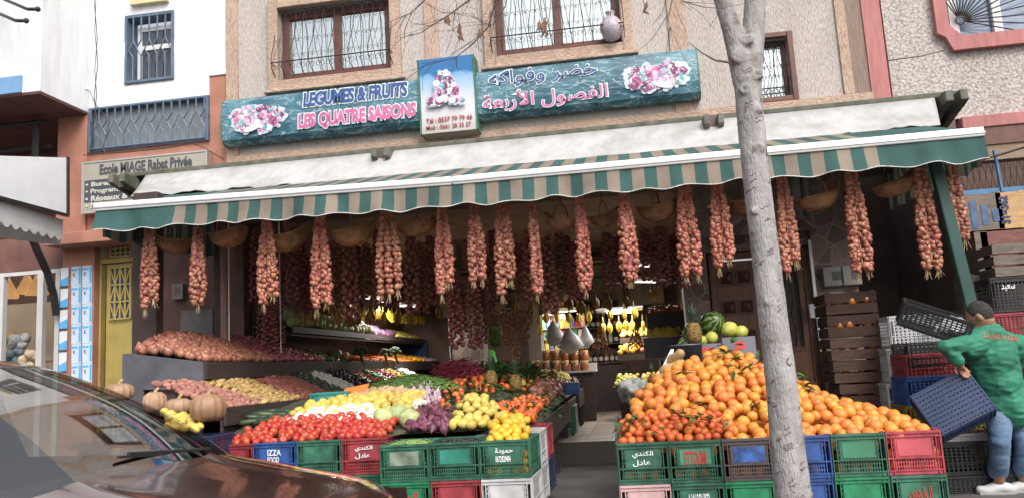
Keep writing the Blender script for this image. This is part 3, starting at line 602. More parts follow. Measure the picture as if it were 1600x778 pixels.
two_layer(o, arabic('الفصول الأربعة'), M_prp, 755, 949, Z(800, 173, 9.77), Z(947, 127, 9.77), .006, 0)
fruit_print(o, X(1025, 122, 9.77), 4.665, .46, .24, 9.767, 8, flip=-1)
x0, x1 = X(657, 150, 9.72), X(741, 145, 9.72); z0, z1 = Z(665, 210, 9.72), Z(656, 96, 9.72)
o = thing('sign_board', (x0, 9.7, z0), 'small square sign box with fruit picture and telephone numbers between the two banners', 'sign', 'painted shop signs')
pr = [(9.985, z0), (9.72, z0), (9.73, z0+.2), (9.735, z0+.4), (9.72, z1-.25), (9.69, z1), (9.985, z1)]
M_fade = mat('blue to grey print', (.3, .4, .55), .4, .1); n = M_fade.node_tree.nodes; l = M_fade.node_tree.links
tc = n.new('ShaderNodeTexCoord'); sp = n.new('ShaderNodeSeparateXYZ'); rr = n.new('ShaderNodeValToRGB'); l.new(tc.outputs['Generated'], sp.inputs[0]); nz = n.new('ShaderNodeTexNoise'); nz.inputs['Scale'].default_value = 3; l.new(tc.outputs['Object'], nz.inputs[0])
ad = n.new('ShaderNodeMath'); ad.operation = 'MULTIPLY_ADD'; ad.inputs[1].default_value = .35; l.new(nz.outputs['Fac'], ad.inputs[0]); l.new(sp.outputs['Z'], ad.inputs[2]); l.new(ad.outputs[0], rr.inputs[0])
e = rr.color_ramp.elements; e[0].position = .1; e[0].color = (.38, .34, .31, 1); e[1].position = 1.15; e[1].color = (.04, .17, .4, 1); k = e.new(.55); k.color = (.6, .62, .66, 1); k = e.new(.95); k.color = (.2, .4, .66, 1); l.new(rr.outputs[0], n['Principled BSDF'].inputs['Base Color'])
part('board', MB().prism([(x0, y, z) for y, z in pr], (x1-x0, 0, 0)), M_fade, o)
f = MB(); f.prism([(x1+.002, y-.01, z) for y, z in pr], (.02, 0, 0)); f.prism([(x0-.022, y-.01, z) for y, z in pr], (.02, 0, 0)); part('edge', f, M_sgreen, o)
fruit_print(o, (x0+x1)/2-.02, z0+.57, .27, .26, 9.685, 5, tri=True)
lettering('Tél : 0537 79 79 46', M_prr, o, (x0+.06, 9.716, z0+.135), (1, 0, 0), (0, 0, 1), x1-x0-.1, .062, bold=.02)
lettering('Mob : 0661 38 35 27', M_prr, o, (x0+.06, 9.714, z0+.045), (1, 0, 0), (0, 0, 1), x1-x0-.12, .058, bold=.01)

# ------------------------------------------------------------------ the awning
AY = 7.3; P0, P1, P2 = at(150, 325.5, AY), at(707, 284, AY), at(1535, 207.5, AY)
def stripe_mat(name, axis, x0, per, xa, xb, dim=1):
    m = mat(name, (.3, .3, .3), .85, .1, 40); n = m.node_tree.nodes; l = m.node_tree.links
    tc = n.new('ShaderNodeTexCoord'); sp = n.new('ShaderNodeSeparateXYZ'); l.new(tc.outputs['Object'], sp.inputs[0]); v = sp.outputs[axis]
    def M(op, a, b):
        k = n.new('ShaderNodeMath'); k.operation = op
        for i, q in enumerate((a, b)):
            if q is None: continue
            if isinstance(q, (int, float)): k.inputs[i].default_value = q
            else: l.new(q, k.inputs[i])
        return k.outputs[0]
    fr = M('FRACT', M('DIVIDE', M('SUBTRACT', v, x0), per), None); s = M('LESS_THAN', fr, .5)
    s = M('MULTIPLY', M('MULTIPLY', s, M('GREATER_THAN', v, xa)), M('LESS_THAN', v, xb))
    nz = n.new('ShaderNodeTexNoise'); nz.inputs['Scale'].default_value = 3; nz.inputs['Detail'].default_value = 6; l.new(tc.outputs['Object'], nz.inputs[0])
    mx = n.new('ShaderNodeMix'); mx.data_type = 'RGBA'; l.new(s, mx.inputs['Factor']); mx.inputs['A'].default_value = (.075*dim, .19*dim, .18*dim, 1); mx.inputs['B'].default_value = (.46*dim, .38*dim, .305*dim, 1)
    m2 = n.new('ShaderNodeMix'); m2.data_type = 'RGBA'; m2.blend_type = 'MULTIPLY'; m2.inputs['Factor'].default_value = .75; l.new(mx.outputs['Result'], m2.inputs['A']); l.new(nz.outputs['Fac'], m2.inputs['B'])
    l.new(m2.outputs['Result'], n['Principled BSDF'].inputs['Base Color'])
    b = n['Principled BSDF']; tr = n.new('ShaderNodeBsdfTranslucent'); l.new(m2.outputs['Result'], tr.inputs[0]); ms = n.new('ShaderNodeMixShader'); ms.inputs[0].default_value = .3
    l.new(b.outputs[0], ms.inputs[1]); l.new(tr.outputs[0], ms.inputs[2]); l.new(ms.outputs[0], n['Material Output'].inputs[0]); return m
M_hem = mat('worn white piping', (.5, .5, .48), .7, .25, 20)
xs0 = X(277, 312, AY); xe = X(1367, 222, AY); PER = (xe-xs0+.1115)/30
aw = thing('awning', (0, AY, 0), 'long green and tan striped shop awning with white front bar', 'awning')
M_aw = stripe_mat('striped awning cloth', 'X', xs0, PER, xs0-.01, xe)
M_aws = stripe_mat('shade dimmed side cloth', 'Y', 0, .22, -99, 99, .7)  # same stripes dimmed: shade on the hanging sides put into the colour
M_bar = mat('white enamelled bar', (.82, .82, .82), .35, .03, 3)
f = MB()
for a, b in ((P0, P1), (P1+Vector((.006, 0, 0)), P2)): f.bar(a, b, .1, .082)
part('front_bar', f, M_bar, aw, bv=.012)
f = MB()
for a, b in ((P0, P1), (P1, P2)): f.bar(a+Vector((0, -.055, -.01)), b+Vector((0, -.055, -.01)), .012, .012)
part('bar_groove', f, _M['aluminium'], aw)
def barz(x): 
    return P0.z+(P1.z-P0.z)*(x-P0.x)/(P1.x-P0.x) if x < P1.x else P1.z+(P2.z-P1.z)*(x-P1.x)/(P2.x-P1.x)
f = MB(); h = MB(); NS = 320; hem = []; yf = lambda x: AY-.055+.025*math.sin(x*9+math.sin(x*2.3))+.014*math.sin(x*23)
for i in range(NS+1):
    x = P0.x+.02+(P2.x-P0.x-.02)*i/NS; hem.append((x, yf(x)-.02, barz(x)-.25-.014*math.sin(x*2*math.pi/.41+1.9)-.006*math.sin(x*5)))
for i in range(NS):
    a, b = hem[i], hem[i+1]; rows = [[(x, AY-.03, barz(x)-.03) for x in (a[0], b[0])], [(x, (AY-.03+yf(x))/2, barz(x)-.13) for x in (a[0], b[0])], [a, b]]
    for r0, r1 in zip(rows, rows[1:]): f.face([r0[0], r0[1], r1[1], r1[0]])
part('valance', f, M_aw, aw, smooth=True)
part('hem', MB().tube(hem, .0055, 5), M_hem, aw, smooth=True)
f = MB()
for i in range(80):
    xa, xb = P0.x+.05+(P2.x-P0.x-.1)*i/80, P0.x+.05+(P2.x-P0.x-.1)*(i+1)/80
    for (y0, y1) in ((AY+.02, 7.8), (7.8, 8.4), (8.4, 8.93)):
        zz = lambda x, y: barz(x)+.03+(3.54-barz(x)-.03)*(y-AY)/(8.93-AY)-.012*math.sin((y-AY)/(8.93-AY)*math.pi)
        f.face([(xa, y0, zz(xa, y0)), (xb, y0, zz(xb, y0)), (xb, y1, zz(xb, y1)), (xa, y1, zz(xa, y1))])
part('canopy', f, M_aw, aw)
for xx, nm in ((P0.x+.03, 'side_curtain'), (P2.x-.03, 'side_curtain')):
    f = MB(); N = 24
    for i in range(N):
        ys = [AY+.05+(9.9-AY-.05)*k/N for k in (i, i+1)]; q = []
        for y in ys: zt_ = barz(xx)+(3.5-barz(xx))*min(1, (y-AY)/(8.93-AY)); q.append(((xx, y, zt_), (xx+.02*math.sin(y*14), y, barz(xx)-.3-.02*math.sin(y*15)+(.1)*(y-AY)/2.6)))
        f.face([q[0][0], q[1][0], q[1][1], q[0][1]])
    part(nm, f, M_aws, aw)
f = MB()
for x in (-4.2, -1.6, 1.2, 2.6): f.tube([(x, 9.9, 3.4), (x+.5, 8.6, 3.2), (x, 7.35, barz(x)-.02)], .025, 6)
part('folding_arm', f, M_iron, aw)
part('roller', MB().tube([(P0.x+.1, 8.95, 3.52), (P2.x-.05, 8.95, 3.52)], .045, 8), M_iron, aw)
# white tarpaulin strip hung from the ledge
TB = [(at(a_, b_, 8.38).x, at(a_, b_, 8.38).z) for a_, b_ in ((204, 307), (443, 289), (707, 273), (900, 253.5), (1194, 223), (1470, 194))]
def tarp_z(x):
    for (xa, za), (xb_, zb_) in zip(TB, TB[1:]):
        if x <= xb_: return za+(zb_-za)*(x-xa)/(xb_-xa)
    return TB[-1][1]
f = MB(); N = 120; tx0, tx1 = X(228, 276, 8.96), X(1462, 168, 8.96)
for i in range(N):
    for j in range(4):
        q = []
        for (ii, jj) in ((i, j), (i+1, j), (i+1, j+1), (i, j+1)):
            t, s = ii/N, jj/4; x = tx0+(tx1-tx0)*t; xb = X(204, 308, 8.38)+(X(1470, 193, 8.38)-X(204, 308, 8.38))*t
            zb = tarp_z(xb)
            q.append((x+(xb-x)*s, 8.955-.575*s+.012*math.sin(x*7+s*3)*s, 3.795+(zb-3.795)*s-.02*math.sin(s*math.pi)+.012*math.sin(x*11)*s+.008*math.sin(x*29)*s))
        f.face(q)
o = solo('tarpaulin', f, mat('dirty white tarpaulin', (.42, .415, .41), .6, .08, 3, .15, 12, stain=.5, stretch=(3, 3, .5)), (0, 8.9, 3.7), 'dirty white tarpaulin strip hung from the mossy ledge above the awning', 'tarpaulin', smooth=True)
so = o.modifiers.new('thick', 'SOLIDIFY'); so.thickness = .004
# posts carrying the terrace
M_post = mat('dark brown post', (.05, .032, .028), .6, .2, 4)
def post(px0, px1, Yp, m, label, nm='post', z1=3.3, d=.14):
    x0, x1 = X(px0, 480, Yp), X(px1, 480, Yp); o = thing(nm, ((x0+x1)/2, Yp, 0), label, 'post')
    part('shaft', MB().box(x0, x1, Yp, Yp+d, .02, z1), m, o, bv=.008); part('foot_plate', MB().box(x0-.04, x1+.04, Yp-.04, Yp+d+.04, 0, .02), M_iron, o); return o
post(206, 244, 7.9, M_post, 'wide dark brown post beside the yellow street door')
post(334, 346, 9.2, M_post, 'thin dark post just beside the pinkish round column')
o = thing('column', (X(351, 480, 8.9), 8.9, 0), 'slim pinkish brown round column behind the onion shelf', 'column')
part('shaft', MB().lathe([(.05, 0), (.05, .3), (.045, 2.45), (.04, 2.52), (.05, 2.6), (.05, 3.2)], 12, (X(351, 480, 8.9), 8.9, 0)), mat('pinkish brown paint', (.3, .15, .12), .5, .1, 3), o, smooth=True); part('base', MB().lathe([(.09, 0), (.09, .05), (.05, .1)], 12, (X(351, 480, 8.9), 8.9, 0)), M_conc, o)
for px, Yp, l_ in ((357.5, 8.8, 'thin white rod next to the pinkish column'), (437.5, 9.6, 'thin white rod between the long onion braids above red onions')):
    x = X(px, 450, Yp); solo('rod', MB().tube([(x, Yp, 0), (x, Yp, 3.2)], .008, 6), M_bar, (x, Yp, 0), l_, 'rod')
pa_, pb_ = at(1492, 380, 7.55), at(1527, 520, 7.55)
f = MB(); dxx = (pb_.x-pa_.x)/(pb_.z-pa_.z); f.bar((pb_.x-dxx*pb_.z, 7.55, 0), (pa_.x+dxx*(3.0-pa_.z), 7.55, 3.0), .1, .08)
o = thing('post', (pb_.x-dxx*pb_.z, 7.55, 0), 'leaning teal green post at the end of the awning by the stacked crates', 'post'); part('shaft', f, mat('teal green paint', (.015, .062, .052), .5, .15, 4, stain=.3), o, bv=.01); part('foot_plate', MB().box(o.location.x-.12, o.location.x+.12, 7.45, 7.65, 0, .02), M_iron, o)

# ------------------------------------------------------------------ onion braids
M_onion = mat('rosy onion skin', (.27, .082, .055), .38, .35, 18, col2=(.45, .2, .13), rand=.32, hue=.015, stretch=(1, 1, .3))
M_onionb = mat('shade darkened onion skin', (.2, .05, .048), .4, .35, 18, col2=(.3, .1, .085), rand=.2, hue=.015)  # onion skin darkened for the shaded rear braids; braid cores share it
M_straw = mat('dry straw', (.42, .3, .17), .8, .25, 12)
def bulb_mesh(name, r, m, n=9):
    return MB().lathe([(.1*r, -.98*r), (.5*r, -.86*r), (.85*r, -.5*r), (1.0*r, -.05*r), (.93*r, .35*r), (.65*r, .75*r), (.3*r, 1.05*r), (.12*r, 1.4*r)], n).mesh(name, m, True)
BULB = [bulb_mesh('onion', .0265, M_onion), bulb_mesh('onion', .024, M_onion), bulb_mesh('onion', .0285, M_onion)]
def tuft(mb, c, ln, n=9, sp=.03):
    for i in range(n):
        dx, dy = rnd(-sp, sp), rnd(-sp, sp); mb.tube([c+Vector((dx*.2, dy*.2, .03)), c+Vector((dx*.7, dy*.7, -ln*.5)), c+Vector((dx*rnd(.6, 1.6), dy, -ln*rnd(.7, 1.1)))], [.003, .0025, .0012], 4)
def braid(px, y0, y1, w, Y, label, dark=False, strands=2, fork=False):
    a = at(px, y0, Y); b = at(px, y1, Y); p = ppm(px, y1, Y); L = a.z-b.z; w *= p; ztop = max(a.z+.12, 2.74)
    o = thing('onion_braid', (b.x, Y, ztop), label, 'onion braid', 'onion braids along the awning edge')
    f = MB().tube([(0, 0, 0), (0, 0, a.z-ztop), (.004, 0, b.z-ztop+.08)], .008, 5); part('cord', f, M_straw, o, local=True)
    sr = w/2/strands if strands > 1 else w/2; sr = max(.02, sr-.02); nb = 0
    lens = [L*(1 if s == (strands-1) // 2 else rnd(.84, 1.0)) for s in range(strands)]
    step = .034 if strands > 1 else .026
    while sum(l_/step for l_ in lens)*2.1 > 99: step *= 1.03
    fill = MB()
    for s in range(strands):
        cx = (s-(strands-1)/2)*w/strands*1.05; k = 0; z = a.z-ztop
        while z > -ztop+a.z-lens[s]+.02:
            t = (a.z-ztop-z)/L; wid = sr*(.55+.75*min(1, t*1.6)) if t < .8 else sr*(1.25-.6*(t-.8)/.2)
            for q in range(2 if strands > 1 else 3):
                an = k*2.1+q*(math.pi if strands > 1 else 2.09)+rnd(-.4, .4)
                bo = link(bpy.data.objects.new('onion', random.choice(BULB))); bo.parent = o; nb += 1
                bo.location = (cx*(.5+.55*min(1, t*2))+math.cos(an)*wid, math.sin(an)*wid*.9, z+rnd(-.008, .008)); s_ = (.72 if t < .22 else 1)*rnd(.85, 1.18)
                bo.scale = (s_, s_, s_*rnd(.9, 1.1)); bo.rotation_euler = (rnd(-.6, .6)-math.sin(an)*1.0, rnd(-.5, .5)+math.cos(an)*1.0, rnd(0, 6))
            for q in range(3):           # smaller bulbs wedged between the big ones
                an = rnd(-math.pi, 0) if q else rnd(0, 6.28); r_ = rnd(.017, .0225); fill.ball((cx*(.5+.55*min(1, t*2))+math.cos(an)*wid*1.12, math.sin(an)*wid, z+rnd(-.017, .017)), (r_, r_, r_*1.2), 7, 5)
            z -= step; k += 1
        part('core', MB().tube([(cx*.5, 0, a.z-ztop-.02), (cx*.9, 0, a.z-ztop-lens[s]*.3), (cx*1.0, 0, a.z-ztop-lens[s]*.85), (cx, 0, a.z-ztop-lens[s]+.03)], [.02, max(.02, sr*.95), max(.02, sr*.95), .012], 8), M_onionb, o, local=True)
        f = MB(); tuft(f, Vector((cx, 0, a.z-ztop-lens[s]+.03)), .1); part('root_tuft', f, M_straw, o, local=True)
    tag(part('onion_filling', fill, M_onion, o, smooth=True, local=True), kind='stuff')
    return o
FB = [(233, 358, 485, 25, 2, 'onion braid nearest the dark brown post by the yellow door'),
      (309, 357, 478, 20, 1, 'single thin onion braid over the brown onion heap with long straw tail'),
      (419, 345, 478, 29, 2, 'onion braid between two upright white rods above the red onions'),
      (503, 340, 485, 30, 2, 'forked onion braid with straw on its side before the cabbage shelf'),
      (609, 333, 462, 37, 3, 'widest pale pink onion braid with straw tail above the banana row'),
      (697, 325, 462, 27, 2, 'onion braid hanging in front of the stone clad inner column'),
      (747, 320, 441, 26, 2, 'short onion braid with a small straw tuft beside the stone column'),
      (792, 316, 462, 30, 2, 'onion braid with long straw tail over the bundle of tiny onions'),
      (840, 314, 462, 17, 1, 'very thin onion braid under the end of an open basket'),
      (915, 309, 455, 22, 1, 'thin onion braid in front of the hanging date cluster'),
      (985, 302, 440, 26, 1, 'onion braid tied with a white string at its straw end'),
      (1081, 293, 433, 34, 2, 'thick onion braid without a tail before the stone pier'),
      (1133, 288, 420, 33, 2, 'forked onion braid closest to the tree trunk over the brown door'),
      (1238, 278, 427, 29, 2, 'onion braid between the tree trunk and the meter boxes'),
      (1349, 266, 430, 34, 2, 'long onion braid with a straw tail in front of the dark recess'),
      (1458, 256, 423, 33, 2, 'onion braid with one longer strand just before the green post'),
      (1503, 258, 388, 27, 2, 'short onion braid outermost at the solid green awning end')]
for px, y0, y1, w, st, lab in FB: braid(px, y0, y1, w, 7.55+rnd(-.05, .05), lab, strands=st)
# second rank: its shade is put into a darker onion skin
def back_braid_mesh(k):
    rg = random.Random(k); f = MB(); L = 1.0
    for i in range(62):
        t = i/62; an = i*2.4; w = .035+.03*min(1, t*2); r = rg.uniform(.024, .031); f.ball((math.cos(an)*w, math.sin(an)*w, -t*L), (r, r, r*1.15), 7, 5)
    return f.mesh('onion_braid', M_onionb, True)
BBM = [back_braid_mesh(k) for k in range(3)]
BB = [(545, 360, 500, 8.6), (572, 380, 473, 9.6), (590, 360, 480, 8.9), (640, 360, 490, 8.8), (656, 380, 490, 9.6), (672, 370, 480, 9.2), (708, 420, 545, 9.0), (716, 440, 520, 9.8), (738, 430, 545, 9.0), (748, 440, 540, 9.5), (762, 400, 500, 9.4),
      (778, 395, 472, 9.8), (812, 380, 470, 9.4), (824, 390, 478, 9.2), (826, 360, 470, 8.6), (853, 370, 490, 8.6), (873, 365, 455, 9.6), (897, 380, 470, 9.2), (910, 380, 468, 9.8), (947, 365, 455, 9.4), (976, 385, 450, 9.6), (1007, 360, 440, 9.2), (1030, 355, 450, 9.0), (1065, 380, 452, 9.2),
      (420, 475, 560, 9.4), (433, 470, 540, 9.9), (410, 470, 540, 9.8), (440, 360, 480, 9.8), (455, 350, 470, 9.4), (470, 370, 490, 9.8), (486, 400, 490, 9.9), (520, 380, 490, 9.6), (534, 370, 480, 9.9), (400, 360, 470, 9.9), (386, 370, 480, 10.3), (465, 360, 480, 10.6), (498, 380, 490, 10.4), (375, 380, 500, 10.6), (1050, 370, 445, 10.4), (962, 370, 450, 10.5), (885, 370, 460, 10.6), (770, 360, 460, 10.6), (610, 380, 480, 10.4), (555, 370, 480, 10.6)]
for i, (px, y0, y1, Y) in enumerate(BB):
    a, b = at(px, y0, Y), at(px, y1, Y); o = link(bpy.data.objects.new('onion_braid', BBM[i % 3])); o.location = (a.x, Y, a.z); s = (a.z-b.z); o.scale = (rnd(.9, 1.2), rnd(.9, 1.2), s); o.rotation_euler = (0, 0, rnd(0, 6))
    tag(o, 'onion braid coloured darker for the shade, behind the row of rosy braids', 'onion braid', 'shaded onion braids inside the shop front')
# ------------------------------------------------------------------ wicker baskets under the awning
M_wick = mat('wicker', (.42, .22, .11), .7, .3, 14, rand=.15)
n = M_wick.node_tree.nodes; l = M_wick.node_tree.links; wv = n.new('ShaderNodeTexWave'); wv.bands_direction = 'Z'; wv.inputs['Scale'].default_value = 38; wv.inputs['Distortion'].default_value = 2.5; wv.inputs['Detail'].default_value = 2
tc = n.new('ShaderNodeTexCoord'); l.new(tc.outputs['Object'], wv.inputs[0]); bp = n.new('ShaderNodeBump'); bp.inputs['Strength'].default_value = .9; bp.inputs['Distance'].default_value = .01; l.new(wv.outputs['Fac'], bp.inputs['Height'])
hs_ = [q for q in l if q.to_socket.name == 'Base Color'][0].from_socket; mxw = n.new('ShaderNodeMix'); mxw.data_type = 'RGBA'; mxw.blend_type = 'MULTIPLY'; mxw.inputs['Factor'].default_value = .75
w2 = n.new('ShaderNodeTexWave'); w2.bands_direction = 'X'; w2.inputs['Scale'].default_value = 22; w2.inputs['Distortion'].default_value = 3; l.new(tc.outputs['Object'], w2.inputs[0])
mw2 = n.new('ShaderNodeMath'); mw2.operation = 'MAXIMUM'; l.new(wv.outputs['Fac'], mw2.inputs[0]); l.new(w2.outputs['Fac'], mw2.inputs[1])
rw = n.new('ShaderNodeValToRGB'); rw.color_ramp.elements[0].position = .2; rw.color_ramp.elements[0].color = (.25, .18, .12, 1); rw.color_ramp.elements[1].position = .8; l.new(mw2.outputs[0], rw.inputs[0]); l.new(hs_, mxw.inputs['A']); l.new(rw.outputs[0], mxw.inputs['B']); l.new(mxw.outputs['Result'], n['Principled BSDF'].inputs['Base Color']); l.new(bp.outputs[0], n['Principled BSDF'].inputs['Normal'])
def basket(px, py, w, h, Y, rz, tilt, label, ends=(.05, .05)):
    py += 2; p = ppm(px, py, Y); a, c = w*p/2*1.05, h*p*.7; b = a*.72; q = at(px, py, Y)
    o = thing('wicker_basket', q, label, 'basket', 'wicker baskets under the awning'); o.rotation_euler = (0, tilt, rz)
    f = MB(); NT, NP = 28, 7; rim = []
    lift = lambda t: (ends[0] if math.cos(t) > 0 else ends[1])*abs(math.cos(t))**2.2
    pt = lambda t, ph: Vector((a*math.cos(t)*math.cos(ph)**.6, b*math.sin(t)*math.cos(ph)**.6, -c*math.sin(ph)+c*.5+lift(t)*math.cos(ph)))
    for i in range(NT):
        t0, t1 = 2*math.pi*i/NT, 2*math.pi*(i+1)/NT; rim.append(pt(t0, 0))
        for j in range(NP):
            p0, p1 = math.pi/2*j/NP*.985, math.pi/2*(j+1)/NP*.985; f.face([pt(t0, p0), pt(t1, p0), pt(t1, p1), pt(t0, p1)])
    bo = part('bowl', f, M_wick, o, smooth=True, local=True); s = bo.modifiers.new('thick', 'SOLIDIFY'); s.thickness = .008
    part('rim', MB().tube(rim+[rim[0], rim[1]], .011, 6, False), M_wick, o, smooth=True, local=True)
    part('handle', MB().tube([(0, b*.98*math.cos(t), c*.5+math.sin(t)*a*.95) for t in [math.pi*k/12 for k in range(13)]], .009, 6), M_wick, o, smooth=True, local=True)
    zt_ = 2.86-q.z
    part('hook', MB().tube([(0, 0, c*.5+a*.95), (0, 0, max(zt_, c*.5+a*.95+.05))], .004, 4), M_iron, o, local=True)
for args in ((268, 384, 55, 24, 7.7, .3, .12, 'wicker basket between the two onion braids nearest the dark post', (.03, .09)), (357, 374, 60, 26, 7.7, -.3, -.05, 'wicker basket over the top of the slim round column'), (453, 378, 66, 30, 7.75, .3, -.18, 'wicker basket tipped up at one end before the dark braids', (.1, .02)),
             (556, 370, 68, 32, 7.75, .2, -.15, 'deep wicker basket beside the widest pale onion braid', (.09, .02)), (655, 357, 60, 26, 7.75, .2, -.1, 'shallow wicker basket touching the widest braid', (.07, .0)), (876, 352, 56, 22, 7.7, -.5, .1, 'wicker basket with tall hoop handle under the valance, beside the very thin braid', (.03, .1)), (946, 345, 50, 22, 7.8, -.4, -.08, 'small wicker basket between the date side braid and the string tied braid', (.06, .03)),
             (1028, 335, 62, 32, 7.7, -.3, -.06, 'round bottomed wicker basket with hoop handle above the stone pier', (.05, .05)), (1166, 325, 56, 30, 7.75, -.3, -.06, 'wicker basket half hidden by the tree trunk', (.05, .04)), (1282, 316, 72, 30, 7.7, .3, -.14, 'boat shaped wicker basket with a raised end over the meter boxes', (.1, .0)), (1402, 294, 76, 30, 7.7, .25, -.16, 'largest boat shaped wicker basket before the striped side curtain', (.11, -.01))): basket(*args)
# ------------------------------------------------------------------ produce meshes
def shake(me, amt, sc=1.0):
    for v in me.vertices: v.co += noise.noise_vector(v.co*sc)*amt
    me.update(); return me
F_ = {}
def fruit(key, mb, m, amt=0, sc=20):
    me = mb.mesh(key, m, True); 
    if amt: shake(me, amt, sc)
    F_.setdefault(key, []).append(me)
M_or = mat('orange peel', (.63, .225, .04), .42, .08, 8, .12, 260, rand=.16, hue=.014); M_man = mat('mandarin peel', (.58, .125, .03), .42, .12, 10, .12, 260, rand=.16, hue=.012)
M_tom = mat('tomato skin', (.44, .055, .03), .36, .15, 6, rand=.15, hue=.01); M_lem = mat('lemon peel', (.58, .44, .1), .45, .1, 8, .1, 200, rand=.12, hue=.012)
M_lem2 = mat('ripe lemon peel', (.64, .38, .03), .4, .08, 8, .1, 200, rand=.1, hue=.012); M_quin = mat('quince skin', (.6, .43, .09), .5, .15, 9, rand=.12, hue=.015)
M_pot = mat('yellow potato skin', (.40, .26, .10), .75, .25, 14, .1, rand=.18); M_pot2 = mat('pink potato skin', (.34, .15, .115), .75, .25, 14, .1, rand=.18); M_pot3 = mat('red brown potato skin', (.30, .10, .075), .7, .25, 14, .1, rand=.18)
M_ob = mat('copper onion skin', (.27, .095, .06), .35, .3, 16, col2=(.41, .18, .125), rand=.2, hue=.015, stretch=(1, 1, .3)); M_ored = mat('purple onion skin', (.24, .05, .06), .32, .3, 16, col2=(.36, .11, .11), rand=.2, hue=.015)
M_pal = mat('pale onion skin', (.52, .33, .2), .45, .2, 16, rand=.15); M_gar = mat('garlic skin', (.56, .45, .46), .55, .2, 14, col2=(.36, .2, .28), rand=.15)
M_tur = mat('white turnip skin', (.68, .68, .6), .45, .1, 8, rand=.08); M_egg = mat('eggplant skin', (.035, .012, .03), .2, .3, 8, rand=.3); M_bee = mat('purple beet skin', (.15, .045, .075), .5, .3, 8, rand=.25)
M_dkg = mat('dark green skin', (.035, .055, .025), .4, .3, 12, rand=.25); M_cuc = mat('cucumber skin', (.07, .14, .04), .4, .3, 14, rand=.25); M_car = mat('carrot skin', (.55, .12, .02), .5, .15, 12, rand=.15)
M_rp = mat('red pepper skin', (.45, .02, .02), .18, .1, 6, rand=.2); M_yp = mat('yellow pepper skin', (.65, .32, .015), .2, .1, 6, rand=.15); M_gp = mat('green pepper skin', (.09, .19, .035), .25, .2, 6, rand=.25)
M_cab = mat('pale cabbage leaf', (.40, .46, .2), .5, .25, 10, .6, 22, rand=.15); M_cau = mat('cauliflower curd', (.66, .62, .5), .8, .1, 20, .6, 90); M_leafg = mat('green leaf', (.06, .14, .035), .45, .4, 14, rand=.2); M_leafd = mat('dark leaf', (.045, .1, .03), .4, .4, 14)
M_app = mat('yellow apple skin', (.52, .46, .1), .3, .15, 8, rand=.15, hue=.02); M_redapp = mat('red apple skin', (.42, .08, .03), .3, .4, 8, rand=.15)
fruit('orange', MB().ball((0, 0, 0), (.0445, .0445, .0425), 14, 9), M_or, .002, 14); fruit('orange', MB().ball((0, 0, 0), (.041, .041, .0405), 14, 9), M_or, .003, 14); fruit('orange', MB().ball((0, 0, 0), (.047, .047, .045), 14, 9), M_or, .003, 17)
fruit('mandarin', MB().lathe([(.006, -.025), (.022, -.022), (.032, -.006), (.032, .008), (.02, .023), (.006, .022)], 11), M_man, .002, 20)
fruit('tomato', MB().lathe([(.006, -.03), (.026, -.027), (.038, -.008), (.038, .008), (.028, .024), (.012, .026), (.004, .02)], 13), M_tom, .004, 14)
fruit('lemon', MB().lathe([(.004, -.05), (.014, -.044), (.03, -.028), (.037, 0), (.03, .028), (.013, .045), (.004, .051)], 12), M_lem, .003, 16)
fruit('ripe_lemon', MB().lathe([(.004, -.045), (.014, -.04), (.03, -.026), (.037, 0), (.03, .026), (.013, .04), (.004, .046)], 12), M_lem2, .003, 16)
fruit('quince', MB().lathe([(.006, -.04), (.024, -.042), (.042, -.018), (.041, .008), (.026, .038), (.012, .046), (.004, .04)], 12), M_quin, .006, 14)
for k, m in (('yellow_potato', M_pot), ('pink_potato', M_pot2), ('red_potato', M_pot3)):
    for s in (1, .85): fruit(k, MB().ball((0, 0, 0), (.05*s, .034*s, .031*s), 10, 7), m, .009, 18)
for k, m, r in (('brown_onion', M_ob, .042), ('purple_onion', M_ored, .036), ('pale_onion', M_pal, .034), ('table_onion', M_ob, .04)):
    for s in (1, 1.12): F_.setdefault(k, []).append(bulb_mesh(k, r*s, m, 11))
fruit('garlic_bulb', MB().lathe([(.006, -.024), (.026, -.018), (.03, 0), (.018, .02), (.006, .032), (.005, .06)], 12, ribs=6, rd=.15), M_gar)
fruit('turnip', MB().lathe([(.004, -.06), (.012, -.045), (.042, -.015), (.044, .01), (.03, .034), (.012, .04)], 12), M_tur, .004, 14)
fruit('eggplant', MB().lathe([(.006, -.09), (.03, -.08), (.036, -.045), (.03, .01), (.019, .06), (.012, .08), (.006, .09)], 10), M_egg, .008, 8)
fruit('purple_beet', MB().lathe([(.002, -.07), (.008, -.05), (.034, -.02), (.036, .005), (.02, .03), (.012, .06), (.003, .08)], 10), M_bee, .005, 12)
fruit('courgette', MB().tube([(-.1, 0, 0), (-.07, 0, .004), (0, .006, .008), (.07, 0, .004), (.1, 0, 0)], [.012, .024, .026, .02, .01], 9), M_dkg, .004, 8)
fruit('cucumber', MB().tube([(-.08, 0, 0), (-.06, 0, .004), (0, .006, .006), (.06, 0, .004), (.08, 0, 0)], [.01, .02, .022, .018, .008], 8), M_cuc, .004, 8)
fruit('carrot', MB().tube([(-.08, 0, 0), (-.07, 0, 0), (0, .003, 0), (.08, 0, 0)], [.012, .02, .016, .003], 8), M_car, .003, 12)
fruit('avocado', MB().lathe([(.004, -.045), (.026, -.036), (.033, -.01), (.022, .03), (.01, .046)], 9), M_dkg)
for k, m in (('red_pepper', M_rp), ('yellow_pepper', M_yp), ('green_pepper', M_gp)): fruit(k, MB().lathe([(.006, -.05), (.028, -.045), (.038, -.01), (.04, .03), (.03, .042), (.008, .036), (.006, .06)], 12, ribs=4, rd=.18), m, .006, 12)
fruit('cabbage', MB().ball((0, 0, 0), (.095, .095, .085), 16, 11), M_cab, .022, 16)
f = MB()
